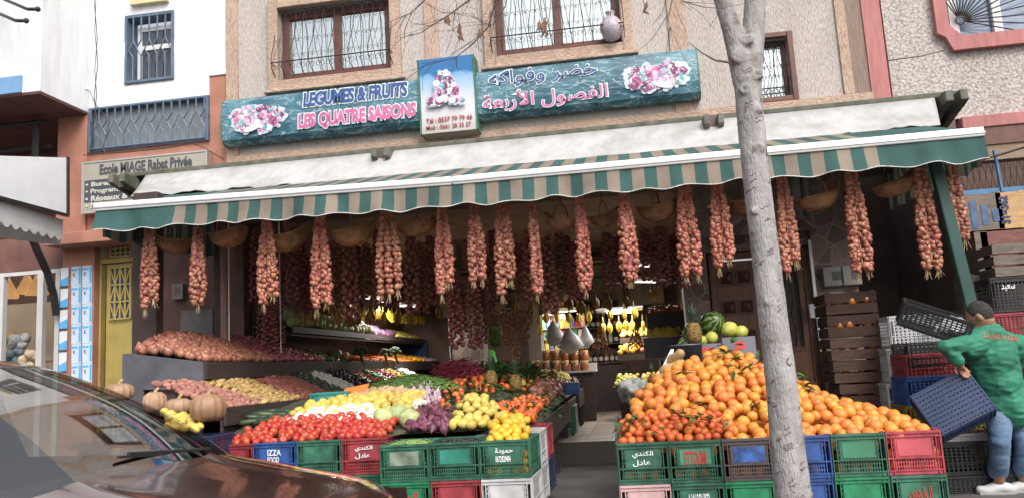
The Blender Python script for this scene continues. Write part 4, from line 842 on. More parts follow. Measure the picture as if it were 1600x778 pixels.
for i in range(34): a, b = rnd(0, 6.28), rnd(.05, 1.5); f.ball((.07*math.cos(a)*math.cos(b), .07*math.sin(a)*math.cos(b), .05*math.sin(b)), rnd(.022, .03), 7, 5)
fruit('cauliflower', f, M_cau, .004, 60)
fruit('apple', MB().lathe([(.008, -.03), (.024, -.034), (.039, -.01), (.038, .012), (.024, .03), (.008, .024)], 12), M_app, .003, 14); fruit('red_apple', MB().lathe([(.008, -.03), (.024, -.034), (.039, -.01), (.038, .012), (.024, .03), (.008, .024)], 12), M_redapp, .003, 14)
def put(name, me, p, label, cat, group=None, rot=None, sc=1):
    o = link(bpy.data.objects.new(name, me)); o.location = p; o.rotation_euler = rot or (rnd(-.6, .6), rnd(-.6, .6), rnd(0, 6.28)); o.scale = (sc,)*3; return tag(o, label, cat, group)
FREE = {'lemon', 'ripe_lemon', 'quince', 'purple_beet', 'turnip', 'mandarin', 'tomato', 'orange', 'apple', 'brown_onion', 'purple_onion', 'pale_onion', 'table_onion'}
def heap(key, Pf, Qf, d, label, cat, group, n_max=280, hump=0, surf=None, flat=False, lift=.3, row=.82, jit=.3, name=None, kind=None):
    """Fruit lying shoulder to shoulder on the slope between the front line Pf(s) and the back line Qf(s)."""
    if not callable(Pf): a, b = Pf; Pf = lambda s, a=Vector(a), b=Vector(b): a.lerp(b, s)
    if not callable(Qf): c, e = Qf; Qf = lambda s, c=Vector(c), e=Vector(e): c.lerp(e, s)
    rows = max(2, int((Qf(.5)-Pf(.5)).length/(d*row))+1); 
    tot = sum(max(1, int((Pf(0).lerp(Qf(0), j/(rows-1))-Pf(1).lerp(Qf(1), j/(rows-1))).length/(d*.97))) for j in range(rows))
    g = max(1, (tot/n_max)**.5) if tot > n_max else 1
    rows = max(2, int(rows/g)); out = 0
    for j in range(rows):
        t = j/(rows-1); A, B = Pf(0).lerp(Qf(0), t), Pf(1).lerp(Qf(1), t); n = max(1, int((A-B).length/(d*.97*g)))
        for i in range(n):
            s = min(1, max(0, (i+.25+.5*(j % 2)+rnd(-jit, jit))/n)); tt = min(1, max(0, t+rnd(-jit, jit)*.5/rows)); p = Pf(s).lerp(Qf(s), tt)
            if surf: p.x = min(p.x, -1.0); p.z = surf(p.x, p.y)
            p = p+Vector((0, 0, d*lift+hump*math.sin(math.pi*(.1+.8*s))*math.sin(math.pi*tt*.62)+rnd(-.12, .12)*d))
            fr_ = 1.7 if key in FREE else .5
            put(name or key, random.choice(F_[key]), p, label, cat, group, sc=rnd(.86, 1.12), rot=(rnd(-fr_, fr_), rnd(-fr_, fr_), rnd(0, 6.28)) if not flat else (rnd(-.2, .2), rnd(-.2, .2), flat+rnd(-.35, .35))); out += 1
    return out

# ------------------------------------------------------------------ the long tiered stand on the shop's left side
ls = thing('produce_stand', (-4.6, 7.5, 0), 'long dark three tiered produce stand with grey end panel facing the street', 'produce stand')
Y0, Y1, SX = 7.46, 17.2, -4.21
f = MB().prism([(SX-.02, Y0+.05, 1.30), (SX-.02, Y0+.05, 1.27), (-5.02, Y0+.05, 1.4), (-5.02, Y0+.05, 1.43)], (0, Y1-Y0-.05, 0)); part('middle_shelf', f, M_darkwood, ls)
f = MB()
for a, b in ((Y0+.06, 8.95), (8.96, 10.52), (10.53, 13.2), (13.21, Y1)): f.box(SX-.018, SX+.012, a, b, 1.26, 1.43)
part('middle_plank', f, M_darkwood, ls, bv=.004)
f = MB().prism([(-3.6, 6.72, .95), (-3.6, 6.72, .91), (-4.3, 6.72, 1.14), (-4.3, 6.72, 1.18)], (0, Y1-6.72, 0)); part('lower_shelf', f, M_darkwood, ls)
f = MB()
for a, b in ((6.72, 9.4), (9.41, 13), (13.01, Y1)): f.box(-3.598, -3.57, a, b, .84, 1.0)
part('lower_plank', f, M_darkwood, ls, bv=.004)
part('front_board', MB().box(-3.64, -3.61, 6.74, Y1, 0.02, .9), M_darkwood, ls)
f = MB().prism([(-4.5, 10.2, 1.82), (-4.5, 10.2, 1.79), (-5.03, 10.2, 1.93), (-5.03, 10.2, 1.96)], (0, Y1-10.2, 0)); f.box(-4.498, -4.47, 10.2, Y1, 1.83, 1.91); part('upper_shelf', f, M_darkwood, ls)
part('back_board', MB().box(-5.045, -5.03, 10.2, Y1, 1.0, 2.1), M_dark, ls)
f = MB()
for y in (10.5, 13.2, 16): f.box(SX-.1, SX-.05, y, y+.05, 0, 1.26)
part('leg', f, M_darkwood, ls)
f = MB().prism([(-5.02, Y0, 1.2), (SX, Y0, 1.16), (SX, Y0, 1.43), (-5.02, Y0, 1.56)], (0, .05, 0)); f.box(-5.02, -4.84, Y0+.002, Y0+.05, 0, 1.2); f.box(SX-.055, SX, Y0+.002, Y0+.05, 0, 1.16); f.box(-5.07, -5.021, Y0, 10.0, 0, 1.56)
part('end_panel', f, M_slate, ls, bv=.004)
part('end_shelf', MB().box(-4.84, SX-.06, Y0+.03, 8.6, .78, .82), M_darkwood, ls)
ra = lambda x0, z0, ya, yb: (lambda s: Vector((x0, ya+(yb-ya)*s, z0)))
L1 = 'copper brown onion in the heap on the grey ended middle shelf'
heap('brown_onion', ra(-4.25, 1.44, 7.55, 9.15), lambda s: Vector((-4.98, 7.58+1.55*s, 1.54+.13*min(1, s*3))), .084, L1, 'onion', 'brown onions on the middle shelf', 280, .09)
heap('purple_onion', ra(-4.25, 1.44, 9.2, 10.75), ra(-5.0, 1.68, 9.2, 10.3), .07, 'purple red onion in the heap next to the copper brown ones', 'onion', 'purple onions on the middle shelf', 280, .08)
heap('pink_potato', ra(-3.66, .98, 6.75, 7.6), ra(-4.28, 1.2, 6.8, 7.45), .08, 'pink skinned potato at the street end of the lower shelf', 'potato', 'pink potatoes on the lower shelf', 120, .03)
heap('yellow_potato', ra(-3.66, .98, 7.62, 8.45), ra(-4.3, 1.22, 7.5, 8.5), .076, 'yellow potato on the lower shelf between two reddish heaps', 'potato', 'yellow potatoes on the lower shelf', 150, .03)
heap('red_potato', ra(-3.66, .98, 8.5, 9.5), ra(-4.3, 1.24, 8.55, 9.55), .072, 'red brown potato on the lower shelf before the avocados', 'potato', 'red potatoes on the lower shelf', 180, .03)
heap('pink_potato', ra(-4.3, .82, 7.6, 7.65), ra(-4.8, .86, 8.4, 8.4), .085, 'pink potato in the shade inside the grey end panel', 'potato', 'potatoes inside the end panel', 60, name='shaded_potato')
f = MB().face([(-4.8, 7.6, .83), (-4.25, 7.6, .83), (-4.25, 8.6, .9), (-4.8, 8.6, .9)])
for i, (k, ya, yb, d, lab, cat) in enumerate((('avocado', 9.55, 9.98, .066, 'dark avocado in a sloping column on the lower shelf', 'avocado'), ('turnip', 10.02, 10.55, .075, 'white turnip in a sloping column beside the eggplants', 'turnip'), ('eggplant', 10.6, 11.2, .08, 'glossy dark eggplant in a sloping column on the lower shelf', 'eggplant'), ('cucumber', 11.25, 11.55, .06, 'cucumber in the narrow column between eggplants and carrots', 'cucumber'), ('carrot', 11.6, 12.1, .055, 'orange carrot in a sloping column on the lower shelf', 'carrot'), ('green_pepper', 12.15, 12.5, .07, 'green pepper in the column just before the red peppers', 'pepper'), ('red_pepper', 12.55, 13.05, .075, 'red pepper in a sloping column on the lower shelf', 'pepper'), ('yellow_pepper', 13.1, 13.5, .075, 'yellow pepper in the column after the red ones', 'pepper'), ('cucumber', 13.55, 13.95, .06, 'cucumber in the column beyond the yellow peppers', 'cucumber'), ('turnip', 14.0, 14.5, .075, 'white turnip in the last column by the stone column', 'turnip'))):
    heap(k, ra(-3.66, .98, ya, yb), ra(-4.3, 1.27, ya, yb), d, lab, cat, lab.split(' in ')[0]+'s of column %s' % 'abcdefghij'[i], 70, .02, name=k)
heap('cucumber', ra(-4.26, 1.43, 10.85, 11.5), ra(-5.0, 1.6, 10.7, 11.4), .06, 'short cucumber on the middle shelf after the purple onions', 'cucumber', 'cucumbers on the middle shelf', 90, .04)
for y, r, l_ in ((11.75, .12, 'round grey green squash on the middle shelf'), (12.15, .09, 'smaller ochre squash on the middle shelf')):
    solo('squash', MB().lathe([(r*.2, -.6*r), (r*.8, -.5*r), (r, 0), (r*.8, .5*r), (r*.2, .6*r)], 16, (-4.5, y, 1.5+r*.4), ribs=8, rd=.12), mat('squash skin %d' % (y*100), (.12, .14, .06) if r > .1 else (.42, .27, .06), .6, .3, 9), (-4.5, y, 1.46), l_, 'squash', smooth=True)
heap('carrot', ra(-4.26, 1.43, 12.4, 13.3), ra(-5.0, 1.56, 12.4, 13.3), .05, 'orange carrot lying on the middle shelf between broccoli heads', 'carrot', 'carrots on the middle shelf', 90, .02, flat=.1)
heap('carrot', ra(-4.26, 1.43, 14.0, 15.2), ra(-5.0, 1.56, 14.0, 15.2), .06, 'orange carrot on the middle shelf beyond the broccoli', 'carrot', 'carrots beyond the broccoli', 60, .02, flat=.1)
heap('yellow_pepper', ra(-4.26, 1.43, 15.3, 16.2), ra(-5.0, 1.56, 15.3, 16.2), .08, 'yellow pepper at the far end of the middle shelf', 'pepper', 'yellow peppers on the middle shelf', 60, .02)
heap('garlic_bulb', ra(-4.26, 1.43, 16.3, 17.1), ra(-5.0, 1.56, 16.3, 17.1), .07, 'garlic bulb at the far end of the middle shelf', 'garlic', 'garlic on the middle shelf', 60, .02)
for i, (px, py, Yp) in enumerate(((563, 550, 11.9), (602, 553, 13.4), (617, 550, 13.8))):
    p = at(px, py, Yp); f = MB()
    for k in range(26): a, b = rnd(0, 6.28), rnd(-.2, 1.5); f.ball(p+Vector((.09*math.cos(a)*math.cos(b), .09*math.sin(a)*math.cos(b), .07*math.sin(b))), rnd(.022, .036), 6, 5)
    f.tube([p, p+Vector((.02, 0, -.12)), p+Vector((.06, 0, -.2))], [.03, .02, .012], 7)
    solo('broccoli', f, mat('broccoli green', (.05, .085, .04), .8, .3, 20), p-Vector((0, 0, .08)), ['broccoli head next to the squashes, stalk drooping over the plank', 'larger broccoli head with hanging leaf between the carrots', 'broccoli head touching the one with the hanging leaf'][i], 'broccoli', smooth=True)
heap('cabbage', ra(-4.55, 1.93, 10.35, 13.5), ra(-4.88, 2.1, 10.4, 13.5), .17, 'pale green cabbage on the upper shelf under the bananas', 'cabbage', 'cabbages on the upper shelf', 70, .05)
M_pcab = mat('purple cabbage leaf', (.09, .04, .075), .5, .25, 10, .6, 22, rand=.15); fruit('purple_cabbage', MB().ball((0, 0, 0), (.085, .085, .075), 14, 9), M_pcab, .015, 16)
heap('purple_cabbage', ra(-4.58, 1.9, 13.65, 15.1), ra(-4.9, 2.0, 13.65, 15.1), .17, 'purple cabbage on the upper shelf after the pale ones', 'cabbage', 'purple cabbages', 30, .02)
heap('apple', ra(-4.56, 1.9, 15.2, 17.0), ra(-4.9, 2.0, 15.2, 17.0), .1, 'yellow green apple at the far end of the upper shelf', 'apple', 'apples on the upper shelf', 60, .04)
part('end_cover', MB().box(-5.02, -4.44, 17.0, 17.02, 1.44, 1.9), mat('blue sheet', (.03, .06, .2), .5, .1), ls)
# bananas
M_ban = mat('banana skin', (.62, .42, .035), .45, .15, 12, rand=.15); M_banb = mat('ripe brownish banana skin', (.36, .19, .035), .5, .25, 12, rand=.15); M_bst = mat('banana stalk', (.12, .09, .03), .8, .2)
BANM = {}
for m in (M_ban, M_banb):
    f = MB(); pts = [(0, 0, 0), (.012, 0, -.03), (.035, 0, -.07), (.045, 0, -.12), (.035, 0, -.165), (.02, 0, -.19)]; f.tube(pts, [.006, .012, .019, .02, .015, .005], 7); BANM[m.name] = f.mesh('banana', m, True)
BST = MB().tube([(0, 0, .09), (0, 0, .0), (0, 0, -.03)], [.006, .014, .018], 6).mesh('stalk', M_bst, True)
def bananas(p, label, group, m=M_ban, n=7, s=1.0):
    o = thing('banana_bunch', p, label, 'bananas', group, rnd(0, 6)); o.scale = (s,)*3
    st = link(bpy.data.objects.new('stalk', BST)); st.parent = o
    for k in range(n):
        b = link(bpy.data.objects.new('banana', BANM[m.name])); b.parent = o; b.rotation_euler = (0, rnd(-.1, .3), k*6.283/n+rnd(-.2, .2)); b.location = (0, 0, -.01*(k % 2)); b.scale = (1, 1, rnd(.9, 1.1))
for i in range(24):
    Yb = 10.7+i*.27; bananas(Vector((-4.47-.02*(i % 2), Yb, 2.34+.004*i+rnd(-.02, .02))), 'yellow banana bunch in the long row over the cabbages', 'bananas hung in a row over the upper shelf', M_ban if i > 3 else M_banb, 7, 1.05)
for (px, py, Yb) in ((475, 482, 10.0), (492, 484, 10.1), (528, 484, 10.0), (545, 487, 10.3), (558, 485, 10.2), (578, 484, 10.4), (600, 486, 10.3), (622, 484, 10.6), (640, 485, 10.4), (686, 476, 11.5)): bananas(at(px, py, Yb), 'brownish ripe banana bunch hung in front of the yellow row', 'ripe bananas before the cabbages', M_banb, 6, 1.0)
solo('banana_rail', MB().tube([(-4.48, 10.4, 2.45), (-4.48, 17.2, 2.55)], .012, 6).tube([(-4.3, 10, 2.45), (-4.2, 11.7, 2.47)], .012, 6), M_iron, (-4.48, 10.4, 2.27), 'thin iron rail carrying the row of bananas over the cabbages', 'rail')
for (px, py, Yb, s) in ((765, 480, 11, 1), (778, 472, 12, 1), (803, 468, 11.5, 1.15), (828, 472, 12, 1), (845, 470, 11.5, 1), (868, 465, 11.5, 1), (890, 463, 12, 1), (907, 468, 11, 1), (930, 462, 12, .95), (950, 462, 11.5, 1), (977, 458, 11.5, 1.05), (1018, 448, 12, 1)): bananas(at(px, py, Yb), 'shaded ripe banana bunch hung high between the dark braids', 'shaded bananas on the high rail', M_banb, 7, s)
for (px, py, Yb) in ((843, 489, 13), (852, 486, 13.2), (870, 486, 13.3), (889, 486, 13.1), (905, 486, 13), (920, 484, 13.4), (953, 480, 13.2), (975, 481, 13.3), (990, 478, 13.4), (843, 506, 13.6), (870, 506, 14), (942, 502, 14), (952, 502, 14), (967, 500, 14), (978, 499, 14), (988, 499, 14.2), (1004, 498, 14)): bananas(at(px, py, Yb), 'bright yellow banana bunch on the inner rails lit by the ceiling lamps', 'bright bananas in the lit shop', M_ban, 7, .95)

# ------------------------------------------------------------------ crates
M_cg = mat('green crate plastic', (.035, .13, .082), .5, .4, 11, detail=9, stain=.4, rand=.1); M_cg2 = mat('bright green crate plastic', (.02, .2, .09), .5, .35, 11, detail=9, stain=.35); M_cr = mat('red crate plastic', (.29, .04, .05), .5, .35, 11, detail=9, stain=.4); M_cpk = mat('pinkish red crate plastic', (.4, .055, .08), .5, .3, 11, detail=9, stain=.3); M_cb = mat('blue crate plastic', (.03, .085, .28), .5, .35, 11, detail=9, stain=.4)
M_cw = mat('white crate plastic', (.52, .52, .53), .5, .15, 9, detail=9, stain=.5); M_ck = mat('black crate plastic', (.02, .02, .023), .45, .2, 3, stain=.1); M_cbr = mat('brownish grey crate plastic', (.085, .07, .07), .5, .15, 3, stain=.3); M_cy = mat('olive crate plastic', (.22, .17, .02), .45, .15, 3, stain=.3); M_cdb = mat('dark blue crate plastic', (.022, .04, .1), .42, .15, 3, stain=.3); M_cfp = mat('faded pink crate plastic', (.5, .33, .33), .6, .3, 2, stain=.5); M_ct = mat('teal crate plastic', (.02, .2, .19), .42, .1)
_CM = {}
def crate_mesh(w, d, h, style):
    k = (round(w, 3), round(d, 3), round(h, 3), style)
    if k in _CM: return _CM[k]
    f = MB(); t = .008
    def wall(P, u, ln, nrm):             # P lower corner, u along, nrm outward
        P, u, nrm = Vector(P), Vector(u), Vector(nrm)
        def b(a0, a1, z0, z1, o0, o1):
            c = P+u*(a0+a1)/2+nrm*(o0+o1)/2+Vector((0, 0, (z0+z1)/2)); f.obox(c, u*(a1-a0)/2, nrm*(o1-o0)/2, Vector((0, 0, (z1-z0)/2)))
        b(0, ln, h-.016, h, -t, .010); b(.002, ln-.002, h*.845, h-.017, -t, 0)          # rim and band
        b(.002, ln-.002, .001, h*.09, -t, 0); 
        for z in (.09, .37, .86): b(.001, ln-.001, h*z, h*z+.008, -t, .007)
        for a in (.0, .028, ln-.035, ln-.007): b(a+.0005, a+.0065, .001, h-.017, -t, .0085)
        if style == 'solid':
            b(ln*.17, ln*.83, h*.37+.009, h*.845-.001, -t*.8, .001)
            n = int(ln/.0155)
            for i in range(1, n):
                a = ln*i/n
                if a < .04 or a > ln-.04: continue
                b(a-.0035, a+.0035, h*.09+.009, h*.37-.001, -t*.8, -.001)
                if a < ln*.17 or a > ln*.83: b(a-.0035, a+.0035, h*.37+.009, h*.845-.001, -t*.8, -.001)
            for z in (.18, .28, .5, .62, .74):
                if z < .37: b(.036, ln-.036, h*z, h*z+.006, -t*.75, -.002)
                else: b(.036, ln*.17-.001, h*z, h*z+.006, -t*.75, -.002); b(ln*.83+.001, ln-.036, h*z, h*z+.006, -t*.75, -.002)
            for a in (ln*.17-.007, ln*.83+.001): b(a, a+.006, h*.37+.009, h*.845-.001, -t*.9, .005)
        else:
            n = max(4, int(ln/.035))
            for i in range(1, n): a = ln*i/n; b(a-.006, a+.006, h*.09+.009, h*.845-.001, -t*.8, -.001)
            for z in (.2, .3, .46, .56, .66, .76): b(.036, ln-.036, h*z, h*z+.008, -t*.75, -.002)
    wall((-w/2, -d/2, 0), (1, 0, 0), w, (0, -1, 0)); wall((w/2, d/2, 0), (-1, 0, 0), w, (0, 1, 0))
    wall((-w/2, d/2-.009, 0), (0, -1, 0), d-.018, (-1, 0, 0)); wall((w/2, -d/2+.009, 0), (0, 1, 0), d-.018, (1, 0, 0))
    if style == 'solid': f.box(-w/2+.009, w/2-.009, -d/2+.009, d/2-.009, .004, .014)
    else:
        n = int(w/.03)
        for i in range(n): x = -w/2+.01+(w-.02)*i/n; f.box(x, x+(w-.02)/n-.009, -d/2+.009, d/2-.009, .004, .012)
        n = int(d/.035)
        for i in range(n): y = -d/2+.01+(d-.02)*i/n; f.box(-w/2+.0095, w/2-.0095, y, y+(d-.02)/n-.012, -.001, .0035)
    _CM[k] = f.mesh('crate', M_cg); return _CM[k]
def crate(w, d, h, m, p, label, rz=0, style='solid', group=None, text=None, tcol=None, name='crate', tw=.5, panel=None, th=None, rot=None):
    o = link(bpy.data.objects.new(name, crate_mesh(w, d, h, style))); o.location = p; o.rotation_euler = rot or (0, 0, rz); tag(o, label, 'crate', group)
    o.material_slots[0].link = 'OBJECT'; o.material_slots[0].material = m
    if panel:
        q = part('label_panel', MB().box(-w*.3, w*.3, -d/2-.004, -d/2-.0015, h*.44, h*.8), panel, o, local=True)
    if text:
        lines = text if isinstance(text, list) else [text]; hh = h*.4/len(lines)
        for i, t in enumerate(lines):
            me = textmesh(t, tcol or M_prw, (-w*tw/2, -d/2-.006, h*.8-(i+1)*hh+.008), (1, 0, 0), (0, 0, 1), w*tw*(1 if i == 0 else .85), (th or hh*.82), .002, .02); q = link(bpy.data.objects.new('lettering', me)); q.parent = o
    return o
def pallet(x0, x1, y0, y1, h, label):
    o = thing('pallet', ((x0+x1)/2, y0, 0), label, 'pallet'); n = int((x1-x0)/.14); f = MB()
    for i in range(n): f.box(x0+i*(x1-x0)/n+.008, x0+(i+1)*(x1-x0)/n-.008, y0, y1, h-.018, h)
    part('deck', f, M_wood, o); f = MB()
    for y in (y0, (y0+y1)/2-.04, y1-.08): f.box(x0, x1, y, y+.08, 0, h-.019)
    part('bearer', f, M_wood, o)
ink_red = mat('red stencil ink', (.5, .04, .03), .6, .15)
# the front row under the oranges
RX0, RW, RH, RD, RY = -.185, .343, .272, .5, 5.6
pallet(RX0, RX0+6*RW, RY+.02, RY+.95, .108, 'wooden pallet under the crates below the orange heap')
top = [(M_cg, 'dark green crate with white Arabic writing under the mandarins at the aisle corner', [arabic('الكندي'), arabic('عادل')], M_prw, None), (M_cg, 'dark green crate with red stencilled name under the orange heap', 'ETTOUMI', ink_red, mat('pale green patch', (.07, .24, .15), .5, .15)), (M_cbr, 'brownish grey crate with worn blue patch beside the tree trunk', None, None, mat('worn blue patch', (.04, .1, .3), .5, .5, 14)), (M_cb, 'blue crate half hidden by the tree trunk, upper of two', None, None, None), (M_cg, 'dark green crate with plain panel between the blue crate and the pinkish red one', None, None, mat('plain green patch', (.05, .2, .11), .5, .2)), (M_cpk, 'pinkish red crate at the outer end of the orange row', None, None, mat('pinkish patch', (.5, .09, .11), .45, .2))]
bot = [(M_cfp, 'faded pink and white crate on the lowest row at the aisle corner', None, None, None), (M_cg, 'dark green crate with white name on the lowest row', 'A.W SOUISSI', M_prw, None), (M_cg2, 'bright green crate below the brownish grey one', None, None, None), (M_cb, 'blue crate half hidden by the tree trunk, lower of two', None, None, None), (M_cg2, 'bright green crate below the dark green one with plain panel', None, None, None), (M_cg, 'dark green crate with red Arabic writing on the lowest outer corner', arabic('القدس'), ink_red, None)]
for i in range(6):
    for (m, lab, tx, tc_, pn), z in ((top[i], .385), (bot[i], .11)):
        crate(RW-.012, RD, RH, m, (RX0+RW*(i+.5), RY+RD/2+rnd(-.012, .012), z), lab, rnd(-.012, .012), text=tx, tcol=tc_, panel=pn, tw=.42)
    crate(RW-.012, RD, RH, (M_cg, M_cb, M_cg, M_cr, M_cg, M_cb)[i], (RX0+RW*(i+.5), RY+RD*1.55+.02, .11), 'crate in the hidden second rank under the oranges', 0, group='second rank of crates')
# oranges
tops = [(970, 676, 5.95), (985, 640, 6.35), (1002, 610, 6.7), (1060, 566, 7.05), (1130, 546, 7.25), (1168, 556, 7.2), (1200, 575, 7.1), (1250, 598, 6.95), (1300, 624, 6.75), (1380, 645, 6.5), (1464, 657, 6.2)]
TP = [at(*t) for t in tops]; TX = [p.x for p in TP]
def Qo(s):
    x = RX0+.03+(6*RW-.06)*s
    for a, b in zip(TP, TP[1:]):
        if a.x <= x <= b.x: return a.lerp(b, (x-a.x)/(b.x-a.x))
    return TP[0] if x < TP[0].x else TP[-1]
Po = lambda s: Vector((RX0+.04+(6*RW-.08)*s, RY+.05, .635))
random.seed(11); cnt = 0
xs_n = 19
for i in range(xs_n+4):
    s0 = (i+.5)/(xs_n+4); P, Q = Po(s0), Qo(s0); L = (Q-P).length; n = max(2, int(L/.084)+1)
    for j in range(n):
        t = (j+(.5 if i % 2 else 0)*.9)/max(1, n-.5); t = min(1, max(0, t+rnd(-.03, .03))); s = min(1, max(0, s0+rnd(-.012, .012))); p = Po(s).lerp(Qo(s), t)+Vector((0, 0, -.012+rnd(-.022, .018)+.05*math.sin(math.pi*t)))
        if s0 < .36 and t < (.34 if s0 < .3 else .2)/max(L, .3)*.5: continue
        put('orange', random.choice(F_['orange']), p, 'ripe orange in the big sloping heap behind the tree trunk', 'orange', 'oranges in the heap', sc=rnd(.93, 1.06)); cnt += 1
def packed(name, m, cells, r, label, cat):
    f = MB()
    for (x0, x1, y, z0, z1) in cells:
        z = z0
        while z < z1:
            x = x0+rnd(0, r)
            while x < x1: q_ = r*rnd(.85, 1.05); f.ball((x, y+rnd(0, .012)+q_, z), q_, 8, 6); x += 2*r*.97
            z += 1.75*r
    return solo(name, f, m, Vector((cells[0][0], cells[0][2], cells[0][3])), label, cat, kind='stuff', smooth=True)
packed('packed_oranges', M_or, [(RX0+RW*i+.045, RX0+RW*(i+1)-.045, RY+.02, .385+.05, .6) for i in range(2, 6)]+[(RX0+RW*i+.045, RX0+RW*(i+1)-.045, RY+.02, .385+.05, .6) for i in range(2)], .042, 'oranges showing through the slots of the front crates', 'oranges')
f = MB(); N = 24
for i in range(N):
    q = []
    for s, t in ((i/N, 0), ((i+1)/N, 0), ((i+1)/N, 1), (i/N, 1)): q.append(Po(s).lerp(Qo(s), t)-Vector((0, 0, .055)))
    f.face(q); f.face([q[3], q[2], Vector((q[2].x, q[2].y, .1)), Vector((q[3].x, q[3].y, .1))])
os_ = thing('orange_stand', (.8, 5.7, 0), 'sloping stand covered by the orange heap', 'produce stand'); part('bed', f, mat('orange crate paper', (.4, .12, .02), .8, .3, 8), os_)
f = MB()
for i in (0, 1): x = (RX0-.02, RX0+6*RW)[i]; f.prism([(x, RY+.52, .02), (x, 6.9 if i == 0 else 6.3, .02), (x, 6.55 if i == 0 else 6.2, .78 if i == 0 else .66), (x, RY+.52, .64)], (.018, 0, 0))
part('side_board', f, M_slate, os_)
heap('mandarin', lambda s: Vector((RX0+.02+(.76)*s, RY+.045, .65)), lambda s: Vector((RX0+.06+.66*s, RY+.33, .775)), .06, 'small red mandarin with leaves at the low corner of the orange heap', 'mandarin', 'mandarins at the corner of the orange heap', 70, .02)
def leaf_spray(name, pts, m, label, cat, n=6, ln=.09, w=.022, up=.4):
    f = MB()
    for c in pts:
        for k in range(n):
            d = Vector((rnd(-1, 1), rnd(-1, .6), rnd(-.2, up+.3))).normalized(); sd_ = d.cross(Vector((rnd(-.3, .3), rnd(-.3, .3), 1))).normalized(); b = Vector(c)+Vector((rnd(-.03, .03), rnd(-.03, .03), rnd(0, .03))); l_ = ln*rnd(.6, 1.2); dr = Vector((0, 0, -l_*.25))
            m1, m2, e = b+d*l_*.35, b+d*l_*.7+dr*.4, b+d*l_+dr
            f.face([b, m1+sd_*w, m2+sd_*w*.8, e]); f.face([b, e, m2-sd_*w*.8, m1-sd_*w])
    return solo(name, f, m, Vector(pts[0]), label, cat, kind='stuff')
lp = []
for _ in range(26): lp.append(Vector((RX0+rnd(.02, .75), RY+rnd(.0, .3), .7+rnd(0, .1))))
leaf_spray('mandarin_leaves', lp, M_leafg, 'green leaves among the corner mandarins', 'leaves', 3, .075, .016)
lp = []
for (px, py, Yp) in ((1130, 562, 6.95), (1145, 570, 6.9), (1138, 580, 6.8), (1160, 590, 6.7), (1180, 575, 6.8), (1190, 565, 6.95), (1205, 600, 6.6), (1150, 605, 6.55), (1255, 610, 6.55), (1268, 620, 6.5), (1250, 632, 6.4), (1300, 645, 6.3), (1080, 590, 6.7), (1120, 550, 7.1), (1100, 640, 6.2), (1190, 640, 6.1), (1160, 650, 6.1), (1145, 545, 7.15), (1260, 598, 6.75)): lp.append(at(px, py, Yp)+Vector((0, -.05, .03)))
leaf_spray('orange_leaves', lp, M_leafg, 'green leaves and twigs scattered over the orange heap', 'leaves', 4, .11, .024)
# ------------------------------------------------------------------ the broad sloping vegetable table between the stand and the aisle
BP = [(6.0, .68), (6.35, .71), (7.0, .85), (8.0, 1.0), (9.0, 1.08), (10.0, 1.11), (12, 1.13), (17, 1.14)]
def tz(x, y):
    for (a, p), (b, q) in zip(BP, BP[1:]):
        if y <= b: z = p+(q-p)*(y-a)/(b-a); break
    else: z = 1.1
    if x > -1.5: z -= (x+1.5)**2*1.05*min(1, max(0, (y-6.6)/1.0))
    return z
def onT(px, py):
    d = CR*((px-800)/FPX)+CU*((389-py)/FPX)+CF; lo = 5.5
    for k in range(600):
        Yt = 5.5+k*.02; p = Vector((0, 0, EYE))+d*(Yt/d.y)
        if p.z < tz(p.x, p.y): return p
    return p
def zone(key, fl, fr, br, bl, d, label, cat, group, n=120, hump=.02, **kw):
    A, B, C_, D = (onT(*q) for q in (fl, fr, br, bl))
    return heap(key, (A, B), (D, C_), d, label, cat, group, n, hump, surf=tz, **kw)
vt = thing('vegetable_table', (-2, 6.3, 0), 'long low sloping table covered with vegetables and fruit along the aisle', 'display table')
f = MB(); xs = [-3.55+i*(2.6/13) for i in range(14)]; ys = [6.35+i*.35 for i in range(31)]
for i in range(13):
    for j in range(30): f.face([(xs[a], ys[b]+(.17 if b == 0 and xs[a] > -2.05 else 0), tz(xs[a], ys[b]+(.17 if b == 0 and xs[a] > -2.05 else 0))-.03) for a, b in ((i, j), (i+1, j), (i+1, j+1), (i, j+1))])
part('top', f, mat('leaf strewn boards', (.06, .06, .035), .8, .5, 9), vt, smooth=True)
f = MB()
for (ya, yb, za, zb) in ((7.62, 10.6, .67, .70), (10.62, 11.95, .70, .72)): f.prism([(-.95, ya, za-.27), (-.95, yb, zb-.22), (-.95, yb, zb+.02), (-.95, ya, za+.02)], (.028, 0, 0))
f.prism([(-.93, 12.3, .55), (-.93, 16.9, .58), (-.93, 16.9, .84), (-.93, 12.3, .8)], (.028, 0, 0)); f.box(-1.6, -.925, 12.26, 12.29, .5, .84)
part('side_plank', f, M_darkwood, vt, bv=.004)
for y in (8.0, 9.35, 10.7, 12.4, 14.5): part('leg', MB().box(-1.06, -.96, y, y+.09, .0 if y < 10 else .26, .6), M_darkwood, vt)
part('inner_board', MB().box(-2.9, -2.87, 7.7, 16, 0, .7), M_dark, vt)
